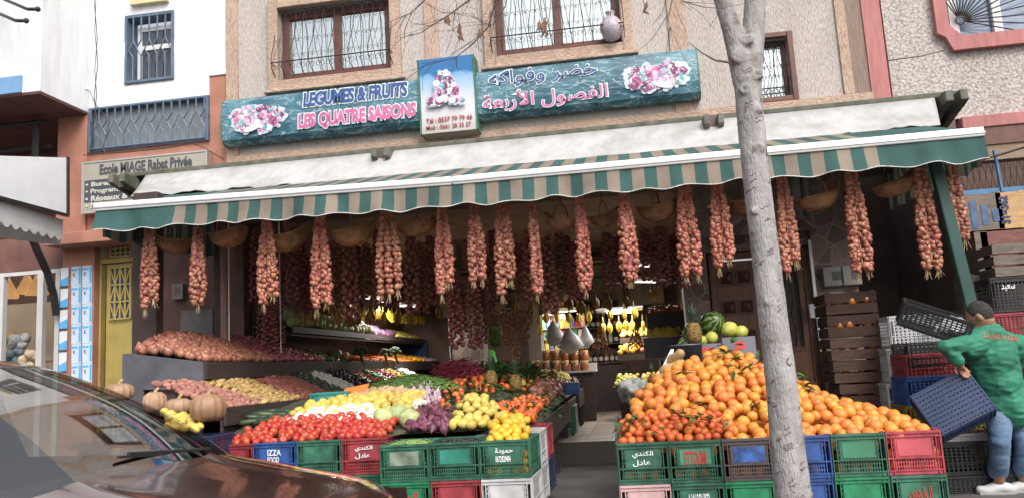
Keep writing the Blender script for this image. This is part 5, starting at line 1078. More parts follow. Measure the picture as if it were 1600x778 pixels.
# crates carrying its street edge
LW, LX, LY = .372, -3.5, 6.32; GW, GX, GY = .383, -1.965, 6.0
pallet(LX, -2.0, LY, LY+.6, .15, 'wooden pallet under the tomato crates'); pallet(GX, GX+3*GW, GY, GY+.55, .125, 'wooden pallet under the three green crates at the aisle')
for i, (m, lab, tx, tc_) in enumerate(((M_cr, 'red crate of tomatoes behind the car bonnet, next to the blue one', None, None), (M_cb, 'blue crate of tomatoes with white two word lettering', ['IZZA', 'FOOD'], M_prw), (M_cg, 'plain green crate of tomatoes between the blue and the red crate', None, None), (M_cr, 'red crate of tomatoes with white Arabic writing', [arabic('الكندي'), arabic('عادل')], M_prw))):
    crate(LW-.012, .5, .28, m, (LX+LW*(i+.5), LY+.25, .435), lab, rnd(-.015, .015), text=tx, tcol=tc_, tw=.4 if i == 3 else .32)
    crate(LW-.012, .5, .28, (M_cg, M_cr, M_cr, M_cg)[i], (LX+LW*(i+.5), LY+.25, .152), 'lower crate standing behind the car bonnet', 0, group='lower crates behind the bonnet')
gtop = [('weathered green crate of green beans', None, None, mat('worn pale patch', (.16, .2, .15), .6, .5, 9)), ('green crate of black dried fruit with blue green panel', None, None, mat('sea green patch', (.03, .2, .15), .45, .3, 6)), ('green crate of ripe lemons with white Arabic name and number', [arabic('حمودة'), '0672820404'], M_prw, None)]
for i, (lab, tx, tc_, pn) in enumerate(gtop): crate(GW-.014, .5, .275, M_cg, (GX+GW*(i+.5), GY+.25, .405), lab, (0, .01, -.03)[i], text=tx, tcol=tc_, panel=pn, tw=.36)
for i, (m, lab, tx) in enumerate(((M_cg2, 'bright green crate with red scrawl under the green bean crate', arabic('الحسن')), (M_cr, 'red crate under the crate of black dried fruit', None), (M_cw, 'white crate under the crate of ripe lemons', None))):
    crate(GW-.014, .5, .275, m, (GX+GW*(i+.5), GY+.25, .127), lab, (0, .01, -.02)[i], text=tx, tcol=ink_red, tw=.5)
for (y, m1, m2, l1, l2) in ((6.58, M_cw, M_cw, 'upper white crate just behind the ripe lemon crate', 'lower white crate just behind the ripe lemon crate'), (7.12, M_cr, M_cdb, 'red crate at the table corner facing the aisle', 'dark blue crate on the floor at the table corner')):
    crate(.5, .5, .28, m1, (GX+3*GW-.26, y+.25, .40), l1, rnd(-.02, .02)); crate(.5, .5, .28, m2, (GX+3*GW-.26, y+.25, .115), l2, 0)
for (y, m, l_) in ((11.2, M_cg2, 'bright green crate upright under the table on the aisle'), (11.6, M_cw, 'white crate under the table beside the bright green one'), (12.8, M_ck, 'black crate under the second table on the aisle')): crate(.45, .36, .3, m, (-1.2, y, .41 if y > 11 else .26), l_, 0, style='open', rot=(0, R(90), 0))
# what lies on it
heap('tomato', (Vector((LX+.05, LY+.05, .70)), Vector((LX+4*LW-.03, LY+.05, .70))), (Vector((LX+.3, LY+.55, .83)), Vector((LX+4*LW-.03, LY+.55, .80))), .079, 'red tomato in the crates behind the car bonnet', 'tomato', 'tomatoes', 150, .03)
zone('courgette', (392, 664), (440, 664), (446, 649), (412, 651), .06, 'dark green courgette beside the white turnips', 'courgette', 'courgettes', 26, .02, flat=.2)
zone('turnip', (446, 664), (590, 660), (592, 644), (490, 648), .088, 'white turnip between the tomatoes and the quinces', 'turnip', 'white turnips on the table', 46, .02)
zone('quince', (452, 652), (655, 650), (668, 622), (496, 634), .088, 'yellow quince on the vegetable table behind the white turnips', 'quince', 'quinces', 110, .04)
zone('pale_onion', (505, 634), (640, 630), (655, 612), (562, 618), .068, 'pale pinkish onion between the quinces and the green beans', 'onion', 'pale onions on the table', 130, .03)
zone('garlic_bulb', (628, 630), (690, 632), (682, 608), (640, 610), .062, 'purple streaked garlic bulb next to the green beans', 'garlic', 'garlic on the table', 80, .04)
zone('purple_beet', (632, 672), (706, 672), (700, 648), (650, 650), .072, 'purple beet in the small heap before the lemons', 'beet', 'purple beets', 70, .04)
zone('lemon', (704, 670), (800, 664), (772, 641), (718, 643), .08, 'pale yellow lemon in the mound behind the ripe ones', 'lemon', 'pale lemons', 90, .09)
heap('ripe_lemon', (Vector((GX+2*GW+.04, GY+.05, .655)), Vector((GX+3*GW-.05, GY+.05, .655))), (Vector((GX+2*GW+.06, GY+.46, .76)), Vector((GX+3*GW-.06, GY+.46, .74))), .072, 'deep yellow ripe lemon in the green crate at the aisle', 'lemon', 'ripe lemons', 60, .05)
for px, py, k, l_ in ((600, 660, 'cabbage', 'pale cabbage lying behind the tomatoes, outer one of three'), (622, 655, 'cabbage', 'pale cabbage lying behind the tomatoes, between two others'), (640, 662, 'cabbage', 'pale cabbage lying next to the purple beets'), (655, 645, 'cauliflower', 'white cauliflower head behind the purple beets')): put(k, F_[k][0], onT(px, py)+Vector((0, 0, .05)), l_, k, sc=.95)
zone('mandarin', (678, 650), (880, 640), (882, 604), (700, 604), .078, 'small mandarin with leaves on the vegetable table', 'mandarin', 'mandarins on the table', 150, .06)
zone('mandarin', (780, 664), (858, 660), (866, 638), (778, 640), .07, 'small mandarin with leaves on the vegetable table', 'mandarin', 'mandarins on the table', 78, .05)
lp = []
for _ in range(170):
    a, b = rnd(0, 1), rnd(0, 1); lp.append(onT(680+a*196+b*10, 658-b*54)+Vector((0, 0, .03)))
leaf_spray('mandarin_leaves', lp, M_leafg, 'dark green leaves among the mandarins on the table', 'leaves', 3, .08, .017)
zone('table_onion', (818, 642), (888, 640), (888, 606), (836, 606), .095, 'large copper onion at the aisle edge of the table', 'onion', 'copper onions at the aisle edge', 60, .05)
zone('apple', (806, 606), (890, 604), (888, 590), (812, 591), .09, 'yellow apple at the far end of the first table', 'apple', 'apples on the table', 60, .04)
zone('garlic_bulb', (886, 603), (936, 592), (936, 579), (890, 581), .075, 'purple garlic bulb on the far table along the aisle', 'garlic', 'garlic on the far table', 60, .05)
f = MB()                                # green beans
for _ in range(900):
    u, v = rnd(0, 1), rnd(0, 1); p = onT(580+u*135-v*0+v*10*(1-u), 616-v*24*(1-.3*abs(u-.5)*2)); p.z += .03+.11*math.sin(math.pi*u)*math.sin(math.pi*min(1, v+.15))*rnd(.5, 1); a = rnd(-.7, .7)+(math.pi if rnd(0, 1) < .5 else 0); l_ = rnd(.05, .09); d = Vector((math.cos(a), math.sin(a)*.6, rnd(-.3, .2)))
    f.tube([p-d*l_, p+Vector((0, 0, .012)), p+d*l_], [.003, .006, .003], 4)
solo('green_beans', f, mat('green bean', (.10, .19, .045), .5, .4, 30), onT(650, 610), 'heap of long green beans in the middle of the table', 'beans', kind='stuff')
f = MB()
for _ in range(420):
    p = Vector((GX+GW*rnd(.08, .92), GY+rnd(.03, .47), .655+rnd(-.02, .015))); a = rnd(0, 6); d = Vector((math.cos(a), math.sin(a), rnd(-.2, .2)))*.03; f.tube([p-d, p+d], [.004, .006], 4)
packed('packed_peas', mat('pea pod green', (.2, .28, .08), .5, .3, 30), [(GX+.045, GX+GW-.045, GY+.02, .45, .6)], .016, 'pea pods showing through the slots of the weathered green crate', 'pea pods'); packed('packed_lemons', M_lem2, [(GX+2*GW+.045, GX+3*GW-.045, GY+.03, .45, .6)], .034, 'lemons showing through the slots of the aisle crate', 'lemons')
solo('green_peas', f, mat('pea pod green', (.2, .28, .08), .5, .3, 30), (GX+.2, GY+.2, .63), 'pale green pea pods filling the weathered green crate', 'pea pods', kind='stuff')
f = MB()
for _ in range(420):
    p = Vector((GX+GW*(1+rnd(.08, .92)), GY+rnd(.03, .47), .652+rnd(-.02, .015))); f.ball(p, (rnd(.012, .018), .012, .011), 6, 4)
solo('dried_fruit', f, mat('black dried fruit', (.018, .014, .02), .5, .3, 30), (GX+GW*1.5, GY+.2, .63), 'black dried fruit filling the green crate with blue green panel', 'dried fruit', kind='stuff', smooth=True)
f = MB()
for _ in range(330):
    u, v = rnd(0, 1), rnd(0, 1); p = onT(684+u*66, 600-v*8)+Vector((0, 0, .03+.2*rnd(0, 1)*math.sin(math.pi*(.15+.7*u)))); d = Vector((rnd(-.16, .16), rnd(-.1, .1), rnd(-.06, .06))); f.tube([p-d, p+Vector((0, 0, .01)), p+d], [.006, .005, .003], 4)
solo('beet_stalks', f, mat('beet stalk', (.24, .035, .06), .5, .4, 30), onT(715, 598), 'crimson beet stalks heaped before the stone column', 'beet stalks', kind='stuff')
for (px, py, l_) in ((712, 578, 'beetroot bunch lying on top of the crimson stalks'), (734, 575, 'beetroot bunch at the stone column end of the stalks')):
    p = onT(px, 596)+Vector((0, 0, .17)); f = MB()
    for k in range(5): f.ball(p+Vector((rnd(-.1, .1), rnd(-.05, .05), rnd(-.03, .03))), rnd(.03, .04), 8, 6)
    solo('beetroot_bunch', f, mat('beetroot', (.17, .02, .045), .5, .3, 9), p, l_, 'beetroot', smooth=True)
lp = [onT(752+rnd(0, 88), 600-rnd(0, 10))+Vector((0, 0, rnd(.02, .15))) for _ in range(110)]
leaf_spray('herb_leaves', lp, M_leafd, 'long dark green herb leaves lying across the far part of the table', 'herbs', 4, .16, .016)
def pineapple(p, label, s=1.0):
    o = thing('pineapple', p, label, 'pineapple'); f = MB(); pr = [(.02, 0), (.055, .02), (.066, .07), (.062, .13), (.04, .175), (.015, .18)]; f.lathe([(r*s, z*s) for r, z in pr], 14); q = part('fruit', f, mat('pineapple skin', (.2, .12, .03), .7, .5, 40, .8, 60), o, smooth=True, local=True)
    f = MB()
    for k in range(26):
        a = k*2.4; t = k/26; d = Vector((math.cos(a), math.sin(a), 0)); b = Vector((0, 0, .175*s)); l_ = (.07+.1*t)*s; sp_ = (1-t)*.8+.1; m1 = b+d*l_*.4*sp_+Vector((0, 0, l_*.55)); e = b+d*l_*sp_+Vector((0, 0, l_*(1.0+.2*t))); sd_ = d.cross(Vector((0, 0, 1)))*.009*s
        f.face([b-sd_, b+sd_, m1+sd_, m1-sd_]); f.face([m1-sd_, m1+sd_, e])
    part('crown', f, mat('pineapple crown', (.06, .1, .06), .5, .3, 14), o, local=True)
for px, py, l_ in ((768, 606, 'pineapple among the mandarins nearest the green beans'), (806, 612, 'pineapple among the mandarins nearest the aisle'), (864, 600, 'pineapple among the yellow apples with a red tag')): pineapple(onT(px, py)+Vector((0, 0, .0)), l_)
p = at(893, 612, 10.6); o = solo('box', MB().box(p.x-.1, p.x+.1, 10.55, 10.8, p.z-.03, p.z+.12), M_cb, p, 'small blue box at the aisle end of the copper onions', 'box', bv=.008)
p = onT(514, 632); crate(.34, .3, .12, M_ct, (p.x, p.y+.05, p.z+.0), 'small teal tray crate behind the quinces', .25, style='open')
p = onT(552, 624); f = MB(); f.prism([p+Vector((-.13, 0, .02)), p+Vector((.12, .02, .06)), p+Vector((.15, .06, .15)), p+Vector((-.1, .04, .11))], (0, .004, .003)); solo('price_card', f, mat('orange card', (.75, .16, .02), .6, .05), p, 'blank orange card stuck among the pale onions', 'card')
# ------------------------------------------------------------------ pumpkins by the car roof
M_pum = mat('pumpkin rind', (.27, .15, .085), .55, .25, 5, .15, 20, col2=(.40, .26, .17), rand=.15)
def pumpkin(px, py, r, h, Yp, label):
    p = at(px, py, Yp); o = thing('pumpkin', (p.x, Yp, p.z-h/2), label, 'pumpkin'); pr = [(.15*r, .02*h), (.62*r, .0), (.93*r, .2*h), (r, .5*h), (.9*r, .8*h), (.5*r, .98*h), (.16*r, .92*h)]
    part('rind', MB().lathe(pr, 48, ribs=12, rd=.11), M_pum, o, smooth=True, local=True); part('stem', MB().tube([(0, 0, .9*h), (.01, 0, h+.01), (.03, 0, h+.03)], [.02, .015, .012], 6), M_straw, o, local=True)
for a in ((242, 628, .10, .175, 6.35, 'upright pumpkin resting between two others above the lemons'), (279, 634, .115, .13, 6.3, 'flatter pumpkin between the upright and the big ribbed one'), (325, 636, .145, .215, 6.15, 'big ribbed brownish pumpkin beside the red tomato crate'), (186, 612, .13, .15, 6.6, 'pumpkin half hidden by the car roof edge')): pumpkin(*a)
p0 = at(318, 668, 6.05); crate(.6, .36, .26, M_cdb, (p0.x-.22, 6.2, .55), 'dark grey blue crate carrying lemons and pumpkins behind the car', 0, style='open'); crate(.6, .4, .28, M_ck, (p0.x-.22, 6.22, .27), 'black crate below the dark grey blue one behind the car', 0, style='open'); crate(.6, .4, .268, M_ck, (p0.x-.22, 6.22, .0), 'black crate on the ground behind the car', 0, style='open')
f = solo('bench', MB().box(-4.75, -3.42, 6.3, 6.75, .73, .77).box(-4.7, -4.64, 6.35, 6.7, 0, .729).box(-3.52, -3.46, 6.35, 6.7, 0, .729), M_darkwood, (-4, 6.5, 0), 'low dark bench under the pumpkins', 'bench')
heap('lemon', (at(262, 668, 6.02), at(316, 676, 6.02)), (at(255, 650, 6.2), at(306, 662, 6.2)), .075, 'lemon in the small heap between the pumpkins and the car', 'lemon', 'lemons by the pumpkins', 30, .02)
# ------------------------------------------------------------------ inside the shop, far end
rk = thing('bottle_rack', at(945, 560, 16.2)-Vector((0, 0, .9)), 'dark rack of bottles and jars on the far wall of the shop', 'shelf unit')
x0, x1 = X(915, 540, 16.2), X(970, 540, 16.2); f = MB(); zs = [Z(940, y, 16.2) for y in (566, 536, 511, 492, 468)]
for z in zs: f.box(x0, x1, 16.2, 16.6, z-.02, z)
f.box(x0-.03, x0, 16.2, 16.6, .26, zs[-1]); f.box(x1, x1+.03, 16.2, 16.6, .26, zs[-1]); f.box(x0, x1, 16.58, 16.6, .26, zs[-1]); part('carcass', f, M_dark, rk); part('counter', MB().box(x0-.2, x1+.1, 16.0, 16.5, .26, zs[0]-.05), M_darkwood, rk)
bm_ = [MB().lathe([(.04, 0), (.042, .02), (.042, .15), (.016, .2), (.014, .26)], 8).mesh('bottle', m, True) for m in (mat('dark bottle glass', (.03, .03, .02), .1, .2), mat('brown jar', (.16, .07, .03), .2, .2), mat('pale bottle', (.5, .48, .4), .3, .1))]
LBL = MB().lathe([(.0435, .04), (.0435, .11)], 8).mesh('label', mat('bottle paper label', (.6, .56, .48), .6, .1))
for z in zs[:-1]:
    x = x0+.06
    while x < x1-.05:
        o = link(bpy.data.objects.new('bottle', random.choice(bm_))); o.location = (x, 16.28, z); tag(o, 'bottle with paper label in the dark rack on the far wall', 'bottle', 'bottles in the rack'); q = link(bpy.data.objects.new('label', LBL)); q.parent = o; x += .11
o = thing('ceiling_light', at(968, 486, 14.2), 'lit fluorescent ceiling lamp panel over the far counter', 'lamp'); p = o.location
for k in range(4): part('tube', MB().box(p.x-.22, p.x+.26, 14.0+k*.17, 14.04+k*.17, p.z-.02, p.z+.02), emit('lit tube', (1, .97, .92), 3), o)
def shine(o, p, w, sz):
    ld = bpy.data.lights.new('tube_light', 'AREA'); ld.energy = w; ld.size = sz; ld.color = (1, .95, .88); q = link(bpy.data.objects.new('tube_light', ld)); q.location = Vector((0, 0, -.05)); q.parent = o
shine(o, p, 26, .7)
part('housing', MB().box(p.x-.4, p.x+.4, 13.95, 14.65, p.z+.025, p.z+.06), M_white, o)
for i, (px, py, Yp, an) in enumerate(((888, 486, 15.5, 0), (850, 492, 15, 0), (578, 466, 14, .9), (640, 478, 14, 1.0), (1000, 415, 13, .8), (1008, 440, 12.5, .8))):
    p = at(px, py, Yp); d = Vector((math.cos(an), math.sin(an), 0))*(.18 if i < 2 else .22); o = thing('ceiling_light', p, ['lit tube lamp beside the far plaster column', 'lit tube lamp above the hanging tiny onions', 'slanting lit tube lamp over the cabbage shelf', 'second slanting lit tube lamp nearer the stone column', 'slanting lit tube lamp highest over the fruit boxes', 'slanting lit tube lamp lower over the fruit boxes'][i], 'lamp')
    part('tube', MB().bar(p-d, p+d, .025, .025), emit('lit thin tube', (1, .95, .88), 1.3), o); shine(o, p, (12, 12, 34, 34, 18, 18)[i], .4); part('housing', MB().bar(p-d+Vector((0, 0, .05)), p+d+Vector((0, 0, .05)), .07, .04), M_white, o)
# honey jars and baskets row, hanging bags, dates, tiny onions
for r_, (py, n_) in enumerate(((572, 6), (556, 6))):
    for k in range(n_):
        px = 838+k*15; p = at(px, py, 13.8+.3*r_); o = thing('jar', p-Vector((0, 0, .1)), 'amber jar with rope handle and lid on the counter below the white bags', 'jar', 'amber jars on the counter'); part('body', MB().lathe([(.06, 0), (.075, .03), (.075, .13), (.06, .16)], 10), mat('amber jar', (.2, .075, .03), .3, .25), o, smooth=True, local=True); part('lid', MB().lathe([(.068, .161), (.068, .19), (.06, .2)], 10), mat('straw lid', (.42, .27, .12), .7, .2), o, local=True)
part_c = thing('counter', at(880, 590, 13.6)*1, 'pale counter holding the amber jars', 'counter'); x0, x1 = X(826, 580, 13.6), X(930, 580, 13.6); zt = Z(880, 580, 13.6); part('top', MB().box(x0, x1, 13.55, 14.5, zt-.03, zt), mat('pale counter top', (.45, .42, .4), .4, .1), part_c); part('front', MB().box(x0+.03, x1-.03, 13.6, 13.65, .26, zt-.031), M_darkwood, part_c); part('step', MB().box(x0, x1, 14.05, 14.4, zt, zt+.12), _M['pale counter top'], part_c)
bs = thing('back_shelf', at(860, 540, 15.2), 'lit shelf wall with small packets behind the white bags', 'shelf unit'); x0, x1 = X(828, 540, 15.2), X(915, 540, 15.2); f = MB()
for py in (545, 528, 512): z = Z(870, py, 15.2); f.box(x0, x1, 15.2, 15.5, z-.02, z)
f.box(x0, x1, 15.5, 15.52, .9, 2.4); part('boards', f, mat('pale brown shelf', (.3, .18, .11), .6, .2), bs)
pm = [mat('packet %d' % i, c, .5, .15, 9) for i, c in enumerate(((.4, .05, .04), (.5, .4, .06), (.1, .15, .35), (.55, .5, .42), (.06, .2, .1)))]
for py in (545, 528, 512):
    x = x0+.05
    while x < x1-.1: w = rnd(.05, .11); z = Z(870, py, 15.2); solo('packet', MB().box(x, x+w, 15.25, 15.4, z, z+rnd(.1, .2)), random.choice(pm), (x, 15.3, z), 'small coloured packet on the lit shelf behind the white bags', 'packet', 'packets on the lit shelf'); x += w+.02
M_bag = mat('white plastic bag', (.62, .62, .62), .35, .06, 6)
def bag(px, py0, py1, w, Yp, label):
    a = at(px, py0, Yp); b = at(px, py1, Yp); h = a.z-b.z; f = MB(); N = 10; rows = []
    for j in range(8):
        t = j/7; r = w*.9*(.1, .34, .62, .85, 1.0, 1.02, .8, .3)[j]; rows.append([(a.x+r*math.cos(q*6.283/N)*(1+.55*noise.noise(Vector((q*1.7+px, j*1.3, 0)))), Yp+r*.5*math.sin(q*6.283/N)*(1+.5*noise.noise(Vector((q*2.1, j*1.3, px)))), a.z-h*t) for q in range(N)])
    for j in range(7):
        for q in range(N): f.face([rows[j][q], rows[j][(q+1) % N], rows[j+1][(q+1) % N], rows[j+1][q]])
    solo('plastic_bag', f, M_bag, a, label, 'plastic bag', smooth=True)
bag(864, 500, 540, .16, 12.5, 'pointed white plastic bag hung before the lit shelves'); bag(889, 512, 552, .2, 12.4, 'crumpled white plastic bag beside the pointed one'); bag(914, 508, 544, .11, 12.6, 'thin white plastic bag hung near the bottle rack')
M_date = mat('orange date', (.5, .2, .03), .4, .2, 12)
for (px, l_) in ((938, 'orange date cluster hanging before the bottle rack'), (993, 'orange date cluster hanging before the fruit boxes')):
    a, b = at(px, 505, 11.5), at(px, 545, 11.5); f = MB(); o = thing('date_cluster', a, l_, 'dates')
    for _ in range(90): t = rnd(0, 1); r = (.03+.09*t); q = rnd(0, 6.28); f.ball(a.lerp(b, .25+.75*t)+Vector((r*math.cos(q), r*.7*math.sin(q), 0)), (.012, .012, .016), 5, 4)
    part('fruit', f, M_date, o, smooth=True); f = MB()
    for _ in range(14): q = rnd(0, 6.28); f.tube([a, a.lerp(b, .5)+Vector((.05*math.cos(q), .03*math.sin(q), 0)), b+Vector((.1*math.cos(q), .06*math.sin(q), .03))], .004, 4)
    part('stalk', f, mat('date stalk', (.5, .3, .06), .6, .1), o)
M_tiny = mat('tiny brown onion', (.27, .11, .05), .4, .3, 14)
for (px, y0, y1, l_) in ((790, 482, 538, 'cluster of tiny brown onions hung behind the long straw tailed braid'), (806, 482, 570, 'longest cluster of tiny brown onions with a thin lower end'), (822, 484, 532, 'cluster of tiny brown onions nearest the plaster column')):
    a, b = at(px, y0, 9.6), at(px, y1, 9.6); f = MB()
    for _ in range(95): t = rnd(0, 1); r = .085*(1-.6*max(0, t-.5)*2)*rnd(.4, 1); q = rnd(0, 6.28); f.ball(a.lerp(b, t)+Vector((r*math.cos(q), r*math.sin(q), 0)), .019, 6, 5)
    solo('tiny_onion_string', f, M_tiny, a, l_, 'onion string', smooth=True)
solo('mesh_bag', MB().lathe([(.02, 0), (.09, -.05), (.1, -.2), (.06, -.3), (.02, -.31)], 12, at(773, 505, 10.5)), mat('green net of limes', (.14, .2, .05), .6, .5, 30, .6, 60), at(773, 505, 10.5), 'green net bag hanging between dark braids and the tiny onions', 'net bag', smooth=True)
# fruit steps and boxes at the inner right wall
fs = thing('fruit_steps', (X(990, 590, 14), 14, .26), 'dark stepped fruit shelves beyond the aisle by the boxes', 'shelf unit'); f = MB()
steps = [(957, 1042, 600, 13.2), (964, 1030, 550, 13.9), (968, 1026, 524, 14.5)]
for a, b, py, Yp in steps: z = Z(1000, py, Yp); f.box(X(a, py, Yp), .8, Yp, Yp+.5, z-.12, z-.02)
f.box(X(957, 600, 13.2)+.1, .8, 13.4, 15.0, .26, Z(1000, 600, 13.2)-.13); part('boards', f, M_darkwood, fs)
for k, (a, b, py, Yp) in enumerate(steps):
    z = Z(1000, py, Yp); mid = (a+b)//2
    heap(('apple', 'ripe_lemon', 'lemon')[k], (Vector((X(a, py, Yp)+.05, Yp+.06, z)), Vector((X(mid, py, Yp), Yp+.06, z))), (Vector((X(a, py, Yp)+.05, Yp+.45, z+.1)), Vector((X(mid, py, Yp), Yp+.45, z+.1))), .085, ('yellow green apple on the lowest fruit step', 'bright lemon on the middle fruit step', 'yellow lemon on the top fruit step')[k], ('apple', 'lemon', 'lemon')[k], 'fruit on step %s' % 'abc'[k], 40, .02)
    heap(('quince', 'red_apple', 'apple')[k], (Vector((X(mid, py, Yp)+.04, Yp+.06, z)), Vector((.7, Yp+.06, z))), (Vector((X(mid, py, Yp)+.04, Yp+.45, z+.1)), Vector((.7, Yp+.45, z+.1))), .085, ('quince on the lowest fruit step', 'red apple on the middle fruit step', 'pale apple on the top fruit step')[k], ('quince', 'apple', 'apple')[k], 'second fruit on step %s' % 'abc'[k], 40, .02)
M_card = mat('dark carton', (.06, .055, .065), .6, .2, 5)
def open_box(px0, px1, py0, py1, Yp, dep, tilt, label, m=M_card, base=None):
    x0, x1, z1, z0 = X(px0, py1, Yp), X(px1, py1, Yp), Z(px0, py0, Yp), Z(px0, py1, Yp); o = thing('fruit_box', ((x0+x1)/2, Yp, z0), label, 'box'); o.rotation_euler = (tilt, 0, 0); w = (x1-x0)/2; h = z1-z0; f = MB()
    f.box(-w, w, 0, .012, 0, h); f.box(-w, w, dep, dep+.012, 0, h); f.box(-w, -w+.012, .013, dep-.001, 0, h); f.box(w-.012, w, .013, dep-.001, 0, h); f.box(-w+.013, w-.013, .013, dep-.001, 0, .012); part('carton', f, m, o, local=True); return o, w, h
for (a, b, c, d, Yp, lab, k) in ((1008, 1072, 528, 560, 10.6, 'dark fruit box tilted beside the stone pier, lower of two', 'quince'), (1012, 1074, 490, 518, 11.1, 'dark fruit box tilted beside the stone pier, upper of two', 'red_apple')):
    o, w, h = open_box(a, b, c, d, Yp, .45, .0, lab)
    heap(k, (Vector((o.location.x-w+.05, Yp+.06, o.location.z+h-.04)), Vector((o.location.x+w-.05, Yp+.06, o.location.z+h-.02))), (Vector((o.location.x-w+.05, Yp+.4, o.location.z+h+.05)), Vector((o.location.x+w-.05, Yp+.4, o.location.z+h+.07))), .085, ('brown quince' if k == 'quince' else 'red apple')+' in a dark tilted box beside the stone pier', 'fruit', 'fruit in the box of '+k, 30, .02)
sp = thing('box_stand', (.55, 10.6, .26), 'dark stand carrying the tilted fruit boxes beside the stone pier', 'stand'); part('frame', MB().box(.3, .8, 10.62, 11.7, .26, Z(1040, 560, 10.6)-.01).box(.74, .8, 11.1, 11.6, Z(1040, 560, 10.6), Z(1040, 519, 11.1)).box(.42, .8, 11.1, 11.6, Z(1040, 519, 11.1)-.03, Z(1040, 519, 11.1)-.004), M_darkwood, sp)
# ------------------------------------------------------------------ melons and boxes before the brown door
ms = thing('melon_stand', (.8, 7.75, 0), 'slate stand behind the orange heap carrying melon boxes', 'stand'); x0, x1 = X(1062, 560, 7.8), X(1186, 560, 7.8); zt = Z(1120, 556, 7.8)
part('top', MB().box(x0, x1, 7.75, 8.5, zt-.03, zt), M_slate, ms, bv=.004)
for x in (x0+.02, x1-.08): part('leg', MB().box(x, x+.06, 7.77, 7.83, 0, zt-.031), M_slate, ms)
part('front_board', MB().box(x0+.005, x1-.005, 7.752, 7.768, .3, zt-.032), M_slate, ms)
M_gbox = mat('grey fruit carton', (.16, .16, .185), .6, .15, 4); M_rlab = mat('red printed label', (.5, .06, .06), .5, .2, 9)
for (a, b, c, d, lab) in ((1080, 1128, 532, 552, 'grey melon carton with red label next to the pineapple'), (1130, 1182, 520, 548, 'grey melon carton with red label against the brown door')):
    x0_, x1_ = X(a, d, 7.8), X(b, d, 7.8); o, w, h = open_box(a, b, c, d, 7.8, .5, 0, lab, M_gbox); o.location.z = zt+.001
    part('label', MB().box(-.04, .05, -.003, -.001, h*.3, h*.75), M_rlab, o, local=True)
M_wm = mat('watermelon rind', (.03, .075, .02), .35, .2, 5); n = M_wm.node_tree.nodes; l = M_wm.node_tree.links
tc = n.new('ShaderNodeTexCoord'); sp_ = n.new('ShaderNodeSeparateXYZ'); at2 = n.new('ShaderNodeMath'); at2.operation = 'ARCTAN2'; l.new(tc.outputs['Object'], sp_.inputs[0]); l.new(sp_.outputs[0], at2.inputs[0]); l.new(sp_.outputs[1], at2.inputs[1])
nz = n.new('ShaderNodeTexNoise'); nz.inputs['Scale'].default_value = 22; nz.inputs['Detail'].default_value = 3; l.new(tc.outputs['Object'], nz.inputs[0]); ml = n.new('ShaderNodeMath'); ml.operation = 'MULTIPLY_ADD'; ml.inputs[1].default_value = 1.1; l.new(nz.outputs['Fac'], ml.inputs[0]); l.new(at2.outputs[0], ml.inputs[2])
sn = n.new('ShaderNodeMath'); sn.operation = 'MULTIPLY'; sn.inputs[1].default_value = 10; l.new(ml.outputs[0], sn.inputs[0]); s2 = n.new('ShaderNodeMath'); s2.operation = 'SINE'; l.new(sn.outputs[0], s2.inputs[0]); rr = n.new('ShaderNodeValToRGB'); rr.color_ramp.elements[0].color = (.02, .055, .015, 1); rr.color_ramp.elements[1].color = (.2, .28, .07, 1); rr.color_ramp.elements[0].position = .3; rr.color_ramp.elements[1].position = .8; l.new(s2.outputs[0], rr.inputs[0]); l.new(rr.outputs[0], n['Principled BSDF'].inputs['Base Color'])
for (px, py, r, Yp, lab, ro) in ((1113, 505, .118, 8.05, 'striped watermelon on top between pineapple and door', (1.2, .3, .4)), (1084, 518, .10, 8.1, 'striped watermelon behind the pineapple', (.3, .9, 0)), (1072, 540, .085, 7.85, 'smallest striped watermelon at the edge of the grey carton', (.9, 0, 1))):
    p = at(px, py, Yp); o = solo('watermelon', MB().ball(p, (r, r, r*1.15), 20, 14), M_wm, p, lab, 'watermelon', smooth=True); o.rotation_euler = ro
M_mel = mat('yellow melon rind', (.5, .5, .1), .45, .2, 9, .3, 30)
for (px, py, r, lab) in ((1112, 527, .06, 'pale yellow melon lying before the striped watermelon'), (1140, 514, .075, 'larger yellow melon in the carton by the door'), (1158, 518, .06, 'yellow green melon nearest the tree trunk'), (1098, 532, .05, 'small yellow melon beside the pineapple')): p = at(px, py, 7.98); o = solo('melon', MB().ball(p, (r*1.2, r, r), 14, 10), M_mel, p, lab, 'melon', smooth=True); o.rotation_euler = (0, rnd(-.4, .4), rnd(0, 3))
pineapple(at(1086, 537, 7.72), 'large pineapple standing before the striped watermelons', 1.1)
p = at(1074, 560, 7.6); o = thing('tub', (p.x, 7.6, .0), 'grey plastic tub beside the squashes', 'tub'); zt2 = Z(1074, 540, 7.6); part('wall', MB().lathe([(.11, .72), (.14, zt2), (.15, zt2), (.15, zt2+.015), (.135, zt2+.015), (.1, .74)], 18, (p.x, 7.6, 0)), mat('slate grey plastic', (.1, .105, .13), .4, .1), o, smooth=True); part('stand', MB().lathe([(.12, 0), (.12, .719)], 14, (p.x, 7.6, 0)), M_slate, o)
M_but = mat('butternut skin', (.42, .27, .13), .55, .15, 7)
for i, (px, py, Yp, l_) in enumerate(((1056, 560, 7.3, 'butternut squash topmost of three beside the tub'), (1050, 576, 7.25, 'butternut squash in the middle of three beside the tub'), (1043, 590, 7.2, 'butternut squash lowest of three, by the white paper'))): p = at(px, py, Yp); o = solo('butternut_squash', MB().lathe([(.02, -.12), (.065, -.09), (.072, -.04), (.045, .03), (.04, .1), (.015, .13)], 14, p), M_but, p, l_, 'squash', smooth=True); o.rotation_euler = (R(60), 0, R(30+i*60))
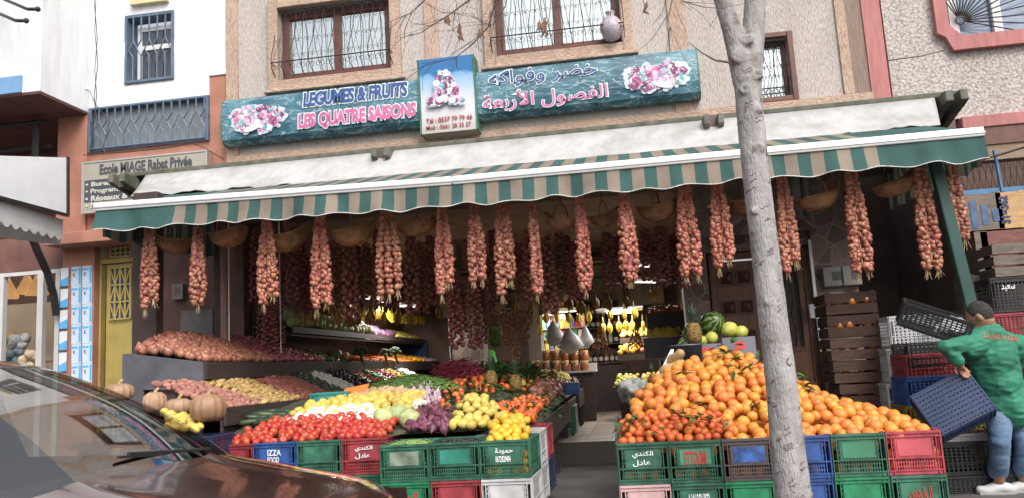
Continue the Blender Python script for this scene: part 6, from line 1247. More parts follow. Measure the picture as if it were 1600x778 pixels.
a, b = at(1048, 545, 7.35), at(1022, 598, 7.15); f = MB().prism([a, a+Vector((.03, .05, 0)), b+Vector((.12, .1, 0)), b], (0, .02, .0)); solo('paper_sheet', f, mat('white paper sheet', (.75, .76, .78), .7, .03), b, 'white paper sheet leaning against the butternut squashes', 'paper')
pineapple(at(1020, 602, 7.6), 'small pineapple standing at the aisle side behind the oranges', .6)
st = thing('side_table', (.0, 7.3, 0), 'low dark table at the aisle behind the orange heap', 'table'); part('top', MB().box(-.08, .48, 7.0, 7.95, .82, .85), M_darkwood, st)
for x, y in ((-.06, 7.03), (.42, 7.03), (-.06, 7.86), (.42, 7.86)): part('leg', MB().box(x, x+.05, y, y+.05, 0, .819), M_darkwood, st)
zone_p = at(995, 612, 7.3); f = MB()
f.ball(zone_p, (.13, .2, .11), 36, 26)
for v in f.v: q_ = (v-zone_p); v += q_*(.7*noise.noise(q_*12)+.3*noise.noise(q_*30))
o = solo('plastic_sack', f, mat('translucent pale sack', (.24, .26, .23), .75, .25, 12, .5, 40), zone_p, 'pale plastic sack of fruit at the aisle corner behind the oranges', 'sack', smooth=True)
solo('stone_wall_slab', MB().box(X(1290, 600, 9.4), X(1312, 600, 9.4), 9.4, 9.5, 0, Z(1300, 562, 9.4)), mat('black stained board', (.035, .03, .032), .5, .4, 4, stain=.4), (1.9, 9.4, 0), 'black stained board leaning between the red crate and the wooden stack', 'board')

# ------------------------------------------------------------------ wooden crates
M_wd = mat('dark brown crate wood', (.085, .045, .033), .85, .3, 4, .2, stretch=(2, 2, 14), stain=.4, rand=.2); M_wr = mat('reddish crate wood', (.2, .085, .07), .8, .25, 4, .2, stretch=(2, 2, 14), stain=.3, rand=.15); M_wg = mat('weathered grey crate wood', (.17, .14, .12), .85, .25, 4, .2, stretch=(2, 2, 14), stain=.3, rand=.15); M_wn = mat('new pale crate wood', (.42, .26, .13), .75, .2, 4, .15, stretch=(2, 2, 14), rand=.1)
_WC = {}
def wood_crate(w, d, h, m, p, label, nsl=3, group=None, rz=0, rot=None, gap=.02):
    k = (w, d, h, nsl)
    if k not in _WC:
        f = MB(); t = .01; sh = (h-gap*(nsl-1))/nsl
        for j in range(nsl):
            z = j*(sh+gap)+.001; f.box(-w/2, w/2, -d/2, -d/2+t, z, z+sh); f.box(-w/2, w/2, d/2-t, d/2, z, z+sh); f.box(-w/2, -w/2+t, -d/2+t+.001, d/2-t-.001, z, z+sh); f.box(w/2-t, w/2, -d/2+t+.001, d/2-t-.001, z, z+sh)
        a = f.mesh('crate_slats', m); f = MB()
        for x in (-1, 1):
            for y in (-1, 1): f.box(x*w/2-x*.035-.02, x*w/2-x*.035+.02, y*(d/2-.022)-.011, y*(d/2-.022)+.011, 0, h+.012)
        b = f.mesh('corner_post', m); f = MB()
        for j in range(4): f.box(-w/2+.012, w/2-.012, -d/2+.014+j*(d-.028)/4, -d/2+.014+(j+1)*(d-.028)/4-.012, .002, .012)
        _WC[k] = (a, b, f.mesh('crate_floor', m))
    o = thing('wooden_crate', p, label, 'wooden crate', group, rz)
    if rot: o.rotation_euler = rot
    for nm, me in zip(('slat_wall', 'corner_post', 'floor_slat'), _WC[k]):
        q = link(bpy.data.objects.new(nm, me)); q.parent = o; q.material_slots[0].link = 'OBJECT'; q.material_slots[0].material = m
    return o
x0, x1 = X(1311, 600, 8.2), X(1394, 600, 8.2); xc = (x0+x1)/2; zt = 1.75; hh = zt/8
for k in range(8):
    wood_crate(round(x1-x0, 2), .45, round(hh-.016, 3), M_wd, (xc+(.0 if k < 4 else -.035)+rnd(-.01, .01), 8.45, k*hh), 'dark wooden orange crate in the tall stack beside white crates, %s' % ('bottom', 'second up', 'third up', 'fourth up', 'fifth up', 'sixth up', 'second from top', 'topmost')[k], 2, 'tall stack of wooden crates', rz=rnd(-.03, .03))
    heap('orange', (Vector((xc-.2, 8.27, k*hh+.12)), Vector((xc+.2, 8.27, k*hh+.12))), (Vector((xc-.2, 8.4, k*hh+.12)), Vector((xc+.2, 8.4, k*hh+.12))), .085, 'orange inside the tall stack of dark wooden crates', 'orange', 'oranges inside the wooden stack', 4, name='crated_orange', lift=.1)
x0, x1 = X(1243, 590, 7.9), X(1283, 590, 7.9)
for k in range(4): wood_crate(.46, .4, .19, M_wr, ((x0+x1)/2-.1, 8.1, .38+k*.2-.2*1.9), 'reddish wooden crate beside the tree trunk, %s' % ('lowest', 'second up', 'third up', 'topmost')[k], 2, 'reddish wooden crates', rz=.02*k)
# ------------------------------------------------------------------ plastic crates by the worker
def stackc(px, w, d, Yp, items, style='open', rz=0):
    for (py_top, h, m, lab) in items:
        x = X(px, py_top+20, Yp); z = Z(px, py_top, Yp)-h; crate(w, d, h, m, (x, Yp+d/2, z), lab, rz+rnd(-.02, .02), style)
stackc(1434, .48, .4, 7.9, [(491, .3, M_cw, 'white crate topmost of the white stack'), (542, .33, M_cw, 'white crate in the middle of the white stack'), (597, .26, M_cw, 'white crate low in the white stack')])
stackc(1434, .48, .4, 7.9, [(641, .3, M_ck, 'black crate under the white stack'), (690, .33, M_ck, 'black crate on the ground under the white stack')])
stackc(1462, .46, .4, 7.45, [(533, .21, M_ck, 'black open crate on the red one beside the worker'), (551, .205, M_cr, 'red crate between a black and a blue one beside the worker'), (586, .27, M_cb, 'blue crate of the stack beside the worker'), (632, .24, M_cy, 'olive yellow crate below the blue one beside the worker'), (672, .27, M_cg, 'green crate behind the flat black crates')])
stackc(1506, .46, .4, 7.5, [(627, .26, M_cy, 'olive yellow crate behind the hanging dark blue crate'), (680, .3, M_cy, 'olive yellow crate near the ground behind the worker')])
stackc(1560, .5, .45, 8.0, [(610, .45, M_ck, 'black crate behind the legs of the worker'), (690, .4, M_ck, 'black crate on the ground behind the legs of the worker')])
x = X(1540, 720, 6.75); f_y = 7.18
crate(.9, .3, .26, M_ck, (x+.02, f_y+.1, .145), 'wide low black crate behind the shoes of the worker', .02, 'open'); crate(.9, .3, .14, M_ck, (x+.02, f_y+.1, .0), 'wide flat black crate on the ground behind the shoes of the worker', .02, 'open')
p = at(1535, 686, 7.1); crate(.6, .28, .06, M_cw, (X(1525, 690, 7.25), 7.28, .407), 'flat white tray on the wide black crate', 0, 'open')
f = MB()
for _ in range(60): c = Vector((X(1525, 690, 7.25)+rnd(-.26, .26), 7.28+rnd(-.12, .12), .47)); d = Vector((rnd(-.05, .05), rnd(-.04, .04), rnd(-.01, .02))); f.tube([c-d, c+d], .006, 4)
solo('peelings', f, mat('reddish peelings', (.3, .13, .1), .8, .4, 20), (X(1525, 690, 7.1), 7.05, .55), 'reddish peelings lying in the flat white tray', 'peelings', kind='stuff')
# the two crates the worker handles
c1 = crate(.5, .34, .2, M_ck, at(1452, 520, 7.0), 'black crate tipped on its edge under the clear plastic', 0, 'open'); c1.rotation_euler = (R(10), R(24), R(-12))
c2 = crate(.46, .36, .28, M_cdb, at(1492, 628, 6.72)+Vector((.0, .05, .0)), 'dark blue crate hanging tilted from the hand of the worker', 0, 'open'); c2.rotation_euler = (R(-108), R(-26), R(-10))
f = MB(); rows = []
for j in range(9):
    for i in range(13): pass
p = at(1500, 513, 7.1); g = MB(); NX, NY = 14, 8
P = lambda i, j: p+Vector(((i/NX-.5)*.46, (j/NY-.5)*.3, .07*math.sin(i*.9+j)*.5+.08*math.sin(math.pi*i/NX)*math.sin(math.pi*j/NY)+.015*math.sin(i*2.7)*math.cos(j*2.1)))
for i in range(NX):
    for j in range(NY): g.face([P(i, j), P(i+1, j), P(i+1, j+1), P(i, j+1)])
m = mat('clear plastic film', (.75, .78, .82), .15, .05, 5); m.node_tree.nodes['Principled BSDF'].inputs['Alpha'].default_value = .55
solo('plastic_film', g, m, p, 'clear crumpled plastic film lying over the tipped black crate', 'plastic film', smooth=True)
# ------------------------------------------------------------------ crates stacked at the neighbour's store
NYc = 8.55
def nst(px, py_top, py_bot, w, d, m, lab, Yp=NYc, nsl=3, rz=0): z0 = Z(px, py_bot, Yp); h = round(Z(px, py_top, Yp)-z0, 3); return wood_crate(w, d, h, m, (X(px, (py_top+py_bot)/2, Yp), Yp+d/2, z0), lab, nsl, None, rz)
q = nst(1538, 303, 360, .34, .4, M_wg, 'weathered grey crate with blue stencil strokes on top of the store stack', nsl=1); 
for k in range(3): part('stencil', MB().box(-.13+k*.1, -.07+k*.1, -.206, -.2015, .02+.03*k, .3-.05*k), mat('blue stencil ink', (.07, .12, .22), .7, .3, 9), q, local=True)
q = nst(1582, 300, 357, .28, .4, M_wn, 'new pale wooden crate with upright stencilled number', nsl=1); 
me = textmesh('31=362', mat('dark blue stencil ink', (.03, .05, .12), .7, .2), (-.03, -.206, .05), (0, 0, 1), (-1, 0, 0), .28, .09, .002, .03); q2 = link(bpy.data.objects.new('lettering', me)); q2.parent = q
q = nst(1625, 300, 357, .22, .4, M_wn, 'new pale wooden crate at the very end of the top row', nsl=1); me = textmesh('31=362', _M['dark blue stencil ink'], (-.0, -.206, .05), (0, 0, 1), (-1, 0, 0), .28, .08, .002, .03); q2 = link(bpy.data.objects.new('lettering', me)); q2.parent = q
nst(1575, 360, 430, .46, .42, M_wr, 'reddish wooden crate lying under the top row of the store stack', nsl=2); nst(1536, 362, 425, .12, .42, M_wg, 'narrow weathered crate standing upright by the green post', nsl=1)
nst(1590, 380, 430, .42, .4, M_wg, 'grey slatted crate jutting out over the black crates', Yp=8.2, nsl=3)
nst(1538, 428, 480, .24, .42, M_wg, 'grey wooden crate behind the head of the worker', nsl=2); nst(1540, 482, 560, .3, .42, M_wg, 'grey wooden crate behind the collar of the worker', nsl=2)
for (a, b, m, lab) in ((430, 486, M_ck, 'black plastic crate with white scrawl at the store stack'), (487, 526, M_cr, 'red plastic crate below the black scrawled one'), (528, 562, M_cg, 'green plastic crate low in the store stack'), (564, 640, M_ck, 'black plastic crate under the green one in the store stack')):
    z0, z1 = Z(1590, b, 8.2), Z(1590, a, 8.2); q = crate(.46, .4, round(z1-z0-.004, 3), m, (X(1592, (a+b)/2, 8.2), 8.42, z0), lab, 0, 'open')
    if a == 430: lettering(arabic('سعيد'), M_prw, q, (-.14, -.21, .2), (1, 0, 0), (0, 0, 1), .12, .06, .002, .01, local=True)
zb = Z(1590, 640, 8.2); q = wood_crate(.9, .5, round(zb, 3), M_wd, (X(1592, 600, 8.2)+.1, 8.45, 0), 'dark wooden base crate under the store stack', 3); q = wood_crate(.34, .4, round(Z(1540, 562, NYc), 3), M_wd, (X(1540, 540, NYc), NYc+.2, 0), 'dark wooden base crate beside the green post', 3)
o = thing('mesh_cage', (3.6, 8.9, 2.6), 'wire mesh hung with a blue rail over the store crates', 'wire mesh'); f = MB(); xa, xb, za, zb = X(1500, 292, 8.9), 6.0, Z(1540, 296, 8.9), Z(1540, 252, 8.9)
for k in range(40): x = xa+k*.06; f.tube([(x, 8.9, za), (x+.05, 8.9, zb)], .003, 4); f.tube([(x+.05, 8.9, za), (x, 8.9, zb)], .003, 4)
part('wire_net', f, M_iron, o); part('blue_rail', MB().box(xa, xb, 8.88, 8.93, za-.07, za), mat('blue paint rail', (.06, .16, .3), .5, .2), o); part('blue_rod', MB().tube([(X(1560, 270, 8.9), 8.88, za-.05), (X(1557, 270, 8.9), 8.88, zb+.1)], .02, 6), _M['blue paint rail'], o)
part('dark_backing', MB().box(xa, xb, 9.3, 9.32, za, zb+.05), mat('rusty sheet', (.09, .05, .04), .8, .3), o)
solo('cable', MB().tube([at(1535, 250, 8.8), at(1570, 240, 8.8), at(1640, 218, 8.8)], .012, 5), M_iron, at(1535, 250, 8.8), 'black cable rising along the store lintel past the awning end', 'cable')
# ------------------------------------------------------------------ people
def fused(mb, name, m, parent, voxel=.013, smooth=6):
    """Overlapping limbs grown together into one continuous skin."""
    me = mb.mesh(name, m, True); ob = link(bpy.data.objects.new(name, me)); r = ob.modifiers.new('fuse', 'REMESH'); r.mode = 'VOXEL'; r.voxel_size = voxel
    s = ob.modifiers.new('soft', 'SMOOTH'); s.iterations = smooth; s.factor = .5
    dg = bpy.context.evaluated_depsgraph_get(); me2 = bpy.data.meshes.new_from_object(ob.evaluated_get(dg)); bpy.data.objects.remove(ob); me2.shade_smooth(); me2.transform(Matrix.Translation(-rootloc(parent)))
    if not me2.materials: me2.materials.append(m)
    q = link(bpy.data.objects.new(name, me2)); q.parent = parent; return q
M_skin = mat('tanned skin', (.32, .16, .10), .55, .1, 8); M_hair = mat('dark hair', (.035, .03, .028), .85, .5, 60, .8, 120); M_coat = mat('green work coat', (.025, .175, .105), .8, .12, 5, .25, 14); M_jean = mat('washed blue denim', (.06, .115, .215), .85, .25, 4, .35, 60, col2=(.16, .24, .36)); M_shoe = mat('white trainer', (.5, .5, .5), .5, .06, 8)
def limb(f, pts, rs, n=12):
    pts = [Vector(p) for p in pts]; f.tube(pts, rs, n)
    for p, r in zip(pts, rs): rr = max(r) if isinstance(r, tuple) else r; f.ball(p, rr*.97, 12, 8)
def hand(f, wrist, d, side, s=1.0):      # palm, four unequal curled fingers and a thumb off the side of the palm
    d = Vector(d).normalized(); side = Vector(side).normalized(); nrm = d.cross(side); c = Vector(wrist)
    f.tube([c, c+d*.045*s, c+d*.09*s], [(.026*s, .02*s), (.038*s, .017*s), (.036*s, .015*s)], 10)
    for k, ln in enumerate((.065, .078, .072, .055)):
        b = c+d*.08*s+side*(k-1.5)*.019*s; k1 = b+d*ln*.5*s+nrm*.006*s; k2 = k1+(d*.7+nrm*.7).normalized()*ln*.32*s; e = k2+(d*.2+nrm).normalized()*ln*.28*s; f.tube([b, k1, k2, e], [.0095*s, .009*s, .0085*s, .006*s], 8)
    b = c+d*.025*s-side*.028*s; f.tube([b, b+(d*.6-side).normalized()*.035*s, b+(d*.6-side).normalized()*.04*s+(d+nrm*.5).normalized()*.035*s], [.013*s, .011*s, .007*s], 8)
pr = thing('person', (at(1572, 765, 6.98).x, 6.98, 0), 'stooping man in a green work coat and blue jeans handling plastic crates, seen from behind', 'person')
A = lambda x, y, Yp: at(x, y, Yp)
hd = A(1531, 494, 6.92); fx = Vector((-.72, .45, -.52)).normalized()           # face looks down to the crates
nk = A(1533, 516, 6.95); shL, shR = A(1512, 536, 6.78), A(1590, 540, 7.06); elL, haL = A(1474, 541, 6.72), A(1500, 569, 6.76); elR, haR = A(1578, 575, 7.4), A(1540, 566, 7.55)
ch = A(1550, 552, 6.96); wa_ = A(1562, 598, 7.0); hp = A(1572, 640, 7.02)
kn1, an1 = A(1562, 692, 6.93), Vector((A(1572, 752, 6.95).x, 7.08, .1)); kn2, an2 = A(1602, 692, 7.04), Vector((A(1606, 748, 7.05).x, 7.12, .1))
f = MB(); up = -fx.cross(Vector((.4, .9, 0))).normalized(); up = (Vector((0, 0, 1))-fx*fx.z).normalized(); sdv = fx.cross(up)
def E3(f, c, ax, rs, n=14, m=10):        # ellipsoid on three axes
    k = MB().ball((0, 0, 0), 1, n, m); f.addf([c+ax[0]*v.x*rs[0]+ax[1]*v.y*rs[1]+ax[2]*v.z*rs[2] for v in k.v], k.f)
E3(f, hd, (fx, sdv, up), (.096, .076, .11)); E3(f, hd+fx*.05-up*.05, (fx, sdv, up), (.055, .055, .06)); E3(f, hd+fx*.1-up*.015, (fx, sdv, up), (.022, .014, .03))
for s in (-1, 1): E3(f, hd+sdv*s*.078-fx*.005-up*.01, (fx, sdv, up), (.022, .012, .034), 8, 6); E3(f, hd+fx*.085+sdv*s*.032+up*.012, (fx, sdv, up), (.012, .016, .01), 8, 6)
E3(f, hd+fx*.092-up*.062, (fx, sdv, up), (.012, .026, .01), 8, 6)
limb(f, [hd-up*.06-fx*.02, nk], [.055, .062]); limb(f, [nk, ch, wa_, hp], [.07, (.15, .1), (.13, .1), (.14, .11)])
limb(f, [shL, elL, haL+(elL-haL)*.25], [.05, .042, .033]); limb(f, [shR, elR, haR+(elR-haR)*.25], [.05, .042, .033]); limb(f, [shL, nk, shR], [.05, .06, .05])
dL = (haL-elL).normalized(); hand(f, haL+(elL-haL)*.2, dL+Vector((0, .1, -.3)), Vector((0, -1, .2)).cross(dL)); dR = (haR-elR).normalized(); hand(f, haR+(elR-haR)*.2, dR, Vector((0, 0, 1)))
for hpx, kn, an in ((hp+Vector((-.07, -.05, -.02)), kn1, an1), (hp+Vector((.09, .06, -.02)), kn2, an2)): limb(f, [hpx, kn, an], [.085, .058, .042])
fused(f, 'body', M_skin, pr, .0085, 3)
f = MB(); E3(f, hd-fx*.018+up*.018, (fx, sdv, up), (.094, .083, .108)); fused(f, 'hair', M_hair, pr, .01, 2)
f = MB()                                 # knee length coat, sleeves and all
back = Vector((.55, -.8, .2)).normalized()
limb(f, [nk+Vector((.01, .02, -.01)), nk.lerp(ch, .45), ch, wa_, hp+Vector((0, 0, .07)), hp+Vector((-.005, 0, .03))], [.075, (.17, .12), (.195, .14), (.178, .135), (.19, .15), (.2, .155)], 16)
limb(f, [shL+Vector((.05, .05, .0)), shL, shL.lerp(elL, .5), elL, elL.lerp(haL, .55), elL.lerp(haL, .8)], [.085, .072, .062, .056, .05, .048]); limb(f, [shR, elR, elR.lerp(haR, .75)], [.1, .072, .058]); limb(f, [shL+Vector((.03, .03, -.02)), nk.lerp(ch, .35), shR+Vector((-.03, 0, -.02))], [.1, .13, .11])
c = fused(f, 'work_coat', M_coat, pr, .012, 4)
for v in c.data.vertices: v.co += Vector((1, 0, 0))*noise.noise(v.co*7)*.014+Vector((0, 1, 0))*(noise.noise(Vector((v.co.x*8+5, v.co.y*8, v.co.z*4)))*.03+noise.noise(Vector((v.co.x*15, v.co.y*15, v.co.z*38)))*.012)
f = MB(); f.tube([nk+Vector((.075*math.cos(t), .06*math.sin(t), .025+.02*math.sin(t))) for t in [k*.52 for k in range(13)]], .017, 8, False); part('collar', f, mat('red cloth', (.5, .04, .04), .8, .1), pr, smooth=True)
f = MB(); 
limb(f, [hp+Vector((-.07, -.04, .02)), kn1, kn1.lerp(an1, .5), an1+Vector((0, 0, .075))], [.108, .08, .074, .076]); limb(f, [hp+Vector((.09, .06, .02)), kn2, kn2.lerp(an2, .5), an2+Vector((0, 0, .075))], [.108, .08, .074, .076]); f.ball(hp, (.17, .14, .13), 14, 10)
j = fused(f, 'jeans', M_jean, pr, .014, 4)
for v in j.data.vertices: v.co += Vector((1, 1, 0))*noise.noise(Vector((v.co.x*6, v.co.y*6, v.co.z*26)))*.008
for an in (an1, an2):
    f = MB(); h0 = Vector((an.x+.06, an.y+.0, .045)); t0 = Vector((an.x-.14, an.y+.02, .036)); limb(f, [h0, Vector((an.x, an.y+.01, .055)), t0.lerp(an, .3)+Vector((0, 0, -.03)), t0], [.042, .048, .043, .034]); s_ = fused(f, 'shoe', M_shoe, pr, .009, 3)
    for v in s_.data.vertices: v.co.z = max(v.co.z, .004-0)
    part('sole', MB().prism([(h0.x+.045, h0.y-.035, 0.001), (t0.x-.02, t0.y-.045, .001), (t0.x-.03, t0.y+.03, .001), (h0.x+.045, h0.y+.035, .001)], (0, 0, .016)), mat('pale rubber', (.3, .3, .29), .6, .05), s_)
b0 = at(1535, 527, 6.75); 
def on_back(px, py):
    o_ = Vector((0, 0, EYE)); d = (CR*((px-800)/FPX)+CU*((389-py)/FPX)+CF).normalized(); lo = Vector(pr.location)
    hit, loc, nr, ix = c.ray_cast(o_-lo, d); return (loc+lo, nr) if hit else (at(px, py, 6.8), Vector((0, -1, 0)))
bpy.context.view_layer.update()
f = MB(); M_ink = mat('faded red print', (.4, .07, .05), .8, .2, 20)
gl = [(1537, 517, 8, 10), (1549, 519, 5, 9), (1558, 519, 3, 10), (1565, 521, 5, 8), (1575, 522, 6, 9), (1585, 524, 4, 8)]
for (x, y, w, h) in gl:                  # the illegible faded word across the back
    for pts in (((x, y), (x, y+h)), ((x, y+h), (x+w, y+h)), ((x+w, y+h), (x+w, y+h*.4))):
        q = []
        for t in range(4): a = t/3; L_, nr = on_back(pts[0][0]+(pts[1][0]-pts[0][0])*a, pts[0][1]+(pts[1][1]-pts[0][1])*a); q.append(L_+nr*.001)
        f.tube(q, .005, 5)
part('back_print', f, M_ink, pr)
# someone in a green shirt deep in the shop, half behind the stone column
p2 = thing('person', (at(764, 600, 15.2).x, 15.2, .26), 'person in a green shirt half hidden behind the inner stone column', 'person')
sh = at(762, 552, 15.2); f = MB(); hx = sh+Vector((-.22, 0, .2)); limb(f, [hx, hx+Vector((.03, 0, -.16))], [.1, .06]); limb(f, [sh+Vector((.08, 0, -.02)), at(775, 575, 15.1), at(778, 597, 15.0)], [.06, .045, .036]); limb(f, [sh+Vector((-.4, 0, -.02)), sh+Vector((-.48, -.1, -.3)), sh+Vector((-.4, -.3, -.45))], [.06, .045, .036])
limb(f, [Vector((sh.x-.28, 15.2, .95)), Vector((sh.x-.28, 15.2, .6)), Vector((sh.x-.28, 15.2, .3))], [.1, .07, .05]); limb(f, [Vector((sh.x-.06, 15.2, .95)), Vector((sh.x-.06, 15.2, .6)), Vector((sh.x-.06, 15.2, .3))], [.1, .07, .05]); limb(f, [hx+Vector((.03, 0, -.16)), Vector((sh.x-.17, 15.2, .95))], [.08, .14]); hand(f, at(778, 597, 15.0), (0, -.3, -1), (1, 0, 0)); hand(f, sh+Vector((-.4, -.3, -.45)), (.3, -.6, -.6), (1, 0, 0))
fused(f, 'body', M_skin, p2, .014, 3)
f = MB(); limb(f, [sh+Vector((-.17, 0, 0)), Vector((sh.x-.17, 15.2, 1.2)), Vector((sh.x-.17, 15.2, .98))], [(.16, .11), (.19, .13), (.19, .14)], 14); limb(f, [sh+Vector((-.3, 0, -.02)), sh+Vector((.06, 0, -.02)), at(773, 568, 15.12)], [.1, .1, .075]); limb(f, [sh+Vector((-.38, 0, -.02)), sh+Vector((-.45, -.07, -.2))], [.1, .075]); fused(f, 'shirt', mat('bright green shirt', (.08, .3, .06), .8, .1), p2, .018, 4)
f = MB(); limb(f, [Vector((sh.x-.28, 15.2, 1.0)), Vector((sh.x-.28, 15.2, .6)), Vector((sh.x-.28, 15.2, .3))], [.13, .1, .085]); limb(f, [Vector((sh.x-.06, 15.2, 1.0)), Vector((sh.x-.06, 15.2, .6)), Vector((sh.x-.06, 15.2, .3))], [.13, .1, .085]); fused(f, 'trousers', M_dark, p2, .018, 3)
f = MB(); f.ball(hx+Vector((0, .01, .03)), (.1, .105, .11)); part('hair', f, M_hair, p2, smooth=True)
# ------------------------------------------------------------------ the parked car
M_paint = mat('brown metallic paint', (.062, .032, .028), .22, .04, 300, metal=.3, coat=1.0); M_paint.node_tree.nodes['Principled BSDF'].inputs['Coat Roughness'].default_value = .06
M_rub = mat('black rubber', (.015, .015, .015), .7, .2); M_chr = mat('chrome', (.7, .7, .7), .12, .03, metal=1.0); M_cabin = mat('beige grey cabin trim', (.36, .31, .265), .7, .2, 20)
M_wsg = bpy.data.materials.new('windscreen glass'); M_wsg.use_nodes = True; n = M_wsg.node_tree.nodes; l = M_wsg.node_tree.links; n.clear()
go = n.new('ShaderNodeBsdfGlossy'); go.inputs['Roughness'].default_value = .025; tp = n.new('ShaderNodeBsdfTransparent'); tp.inputs[0].default_value = (.68, .66, .63, 1); fr = n.new('ShaderNodeFresnel'); fr.inputs['IOR'].default_value = 4.2; mxs = n.new('ShaderNodeMixShader'); mo = n.new('ShaderNodeOutputMaterial')
l.new(fr.outputs[0], mxs.inputs[0]); l.new(tp.outputs[0], mxs.inputs[1]); l.new(go.outputs[0], mxs.inputs[2]); l.new(mxs.outputs[0], mo.inputs[0])
CX, CY, CW = -1.23, 3.86, 1.68            # leading edge of the bonnet, far flank, width
C = lambda u, v, z: Vector((CX-u, CY-v, z-.13+.13))
car = thing('parked_car', C(2.0, CW/2, -.13), 'dark brown glossy saloon car parked at the kerb, bonnet towards the aisle', 'car')
def crown(v): return 1-abs((v-CW/2)/(CW/2))**2.4
HP = [(-.235, .30), (-.245, .42), (-.235, .55), (-.20, .63), (-.14, .69), (-.05, .735), (.0, .752), (.15, .785), (.4, .826), (.6, .868), (.73, .9)]
def hood_pt(i, v): 
    u, z = HP[i]; k = crown(v); nose = (1-k)*.14 if u < .3 else 0
    sw = .13*k if i == len(HP)-1 else 0
    return C(u+nose*max(0, 1-(u+.25)/.55)+(.06-.0-sw if i == len(HP)-1 else 0), v, z-.05*(1-k)-(.035 if v < .01 or v > CW-.01 else 0)+(.012*math.exp(-((abs(v-CW/2)-.45)/.06)**2) if u > -.02 else 0))
NV = 40; f = MB(); g = MB()
for i in range(len(HP)-1):
    for k in range(NV):
        v0, v1 = CW*k/NV, CW*(k+1)/NV; (g if i >= 6 else f).face([hood_pt(i, v0), hood_pt(i, v1), hood_pt(i+1, v1), hood_pt(i+1, v0)])
# flanks
SP = [(-.1, .28), (.0, .28), (.8, .2), (1.6, .2), (2.6, .2), (3.7, .25), (4.05, .35)]; TPZ = lambda u: .67+.2*min(1, max(0, u)/.9) if u < .9 else (.87+.03*min(1, (u-.9)/1.5) if u < 3.4 else .9-.06*(u-3.4))
for v, sg in ((0, 1), (CW, -1)):
    for a in range(60):
        u0, u1 = -.1+4.15*a/60, -.1+4.15*(a+1)/60; rows = []
        for u in (u0, u1): zt = TPZ(u); rows.append([C(u, v+sg*(.0 if t < .7 else .02*(t-.7)/.3)-sg*.03*math.sin(t*3.14)*1, .2+(zt-.2)*t) for t in (0, .25, .5, .7, .85, 1)])
        for t in range(5): f.face([rows[0][t], rows[1][t], rows[1][t+1], rows[0][t+1]])
RF = [(1.42, 1.325), (1.6, 1.37), (1.95, 1.4), (2.4, 1.40), (2.8, 1.375), (3.05, 1.33)]
def roof_pt(i, v): u, z = RF[i]; w = .25; vv = w+(CW-2*w)*v; return C(u+.05*(1-crown(v*CW))*(1 if i == 0 else 0), vv, z-.05*(1-crown(v*CW)))
for i in range(len(RF)-1):
    for k in range(20): f.face([roof_pt(i, k/20), roof_pt(i, (k+1)/20), roof_pt(i+1, (k+1)/20), roof_pt(i+1, k/20)])
def bt(v): u, z = HP[-1]; return hood_pt(len(HP)-1, v)
ws = MB()
for j in range(10):
    for k in range(24):
        q = []
        for (jj, kk) in ((j, k), (j, k+1), (j+1, k+1), (j+1, k)):
            t, s = jj/10, .035+.93*kk/24; a = bt(.06+(CW-.12)*s); b = roof_pt(0, s); q.append(a.lerp(b, t)+Vector((.035, 0, .03))*math.sin(math.pi*t)*.9)
        ws.face(q)
for s0, s1 in ((0, .035), (.965, 1)):     # windscreen pillars
    for j in range(10):
        q = []
        for t, s in ((j/10, s0), (j/10, s1), ((j+1)/10, s1), ((j+1)/10, s0)): a = bt(.06+(CW-.12)*s); b = roof_pt(0, s); q.append(a.lerp(b, t)+Vector((.035, 0, .034))*math.sin(math.pi*t)*.9)
        f.face(q)
sg_ = MB()
for v, s in ((0.02, 0), (CW-.02, 1)):
    zt = lambda u: 0
    pts_t = [roof_pt(i, s) for i in range(len(RF))]; bot_u = [.78, 1.3, 1.9, 2.4, 3.0, 3.5]
    for i in range(len(RF)-1): q = [C(bot_u[i], v, TPZ(bot_u[i])), C(bot_u[i+1], v, TPZ(bot_u[i+1])), pts_t[i+1], pts_t[i]]; (f if i == 4 else sg_).face(q)
rg = MB().face([C(3.5, .08, .9), C(3.5, CW-.08, .9), roof_pt(5, .97), roof_pt(5, .03)]); f.face([C(3.5, .02, .9), C(3.5, CW-.02, .9), C(4.0, CW-.02, .87), C(4.0, .02, .87)]); f.face([C(4.0, .02, .87), C(4.0, CW-.02, .87), C(4.05, CW-.05, .3), C(4.05, .05, .3)])
part('body', f, M_paint, car, smooth=True); part('bonnet', g, M_paint, car, smooth=True); part('windscreen', ws, M_wsg, car, smooth=True); part('side_window', sg_, M_wsg, car); part('rear_window', rg, M_wsg, car)
part('cowl', MB().prism([bt(.06)+Vector((.02, 0, -.012)), bt(CW*.3)+Vector((.02, 0, -.012)), bt(CW*.5)+Vector((.02, 0, -.012)), bt(CW*.7)+Vector((.02, 0, -.012)), bt(CW-.06)+Vector((.02, 0, -.012)), bt(CW-.06)+Vector((-.1, 0, -.03)), bt(.06)+Vector((-.1, 0, -.03))], (0, 0, -.02)), M_rub, car)
for v0, v1 in ((.35, .95),): a, b = bt(v0)+Vector((-.02, 0, .02)), bt(v1).lerp(roof_pt(0, .8), .06)+Vector((.0, 0, .035)); w = part('wiper', MB().tube([a, b], .008, 5), M_rub, car); part('blade', MB().bar(a.lerp(b, .1)+Vector((0, 0, -.008)), b+Vector((0, -.06, -.005)), .012, .01), M_rub, w)
part('dashboard', MB().box(CX-1.3, CX-.98, CY-CW+.12, CY-.12, .6, .84), M_cabin, car, bv=.04)
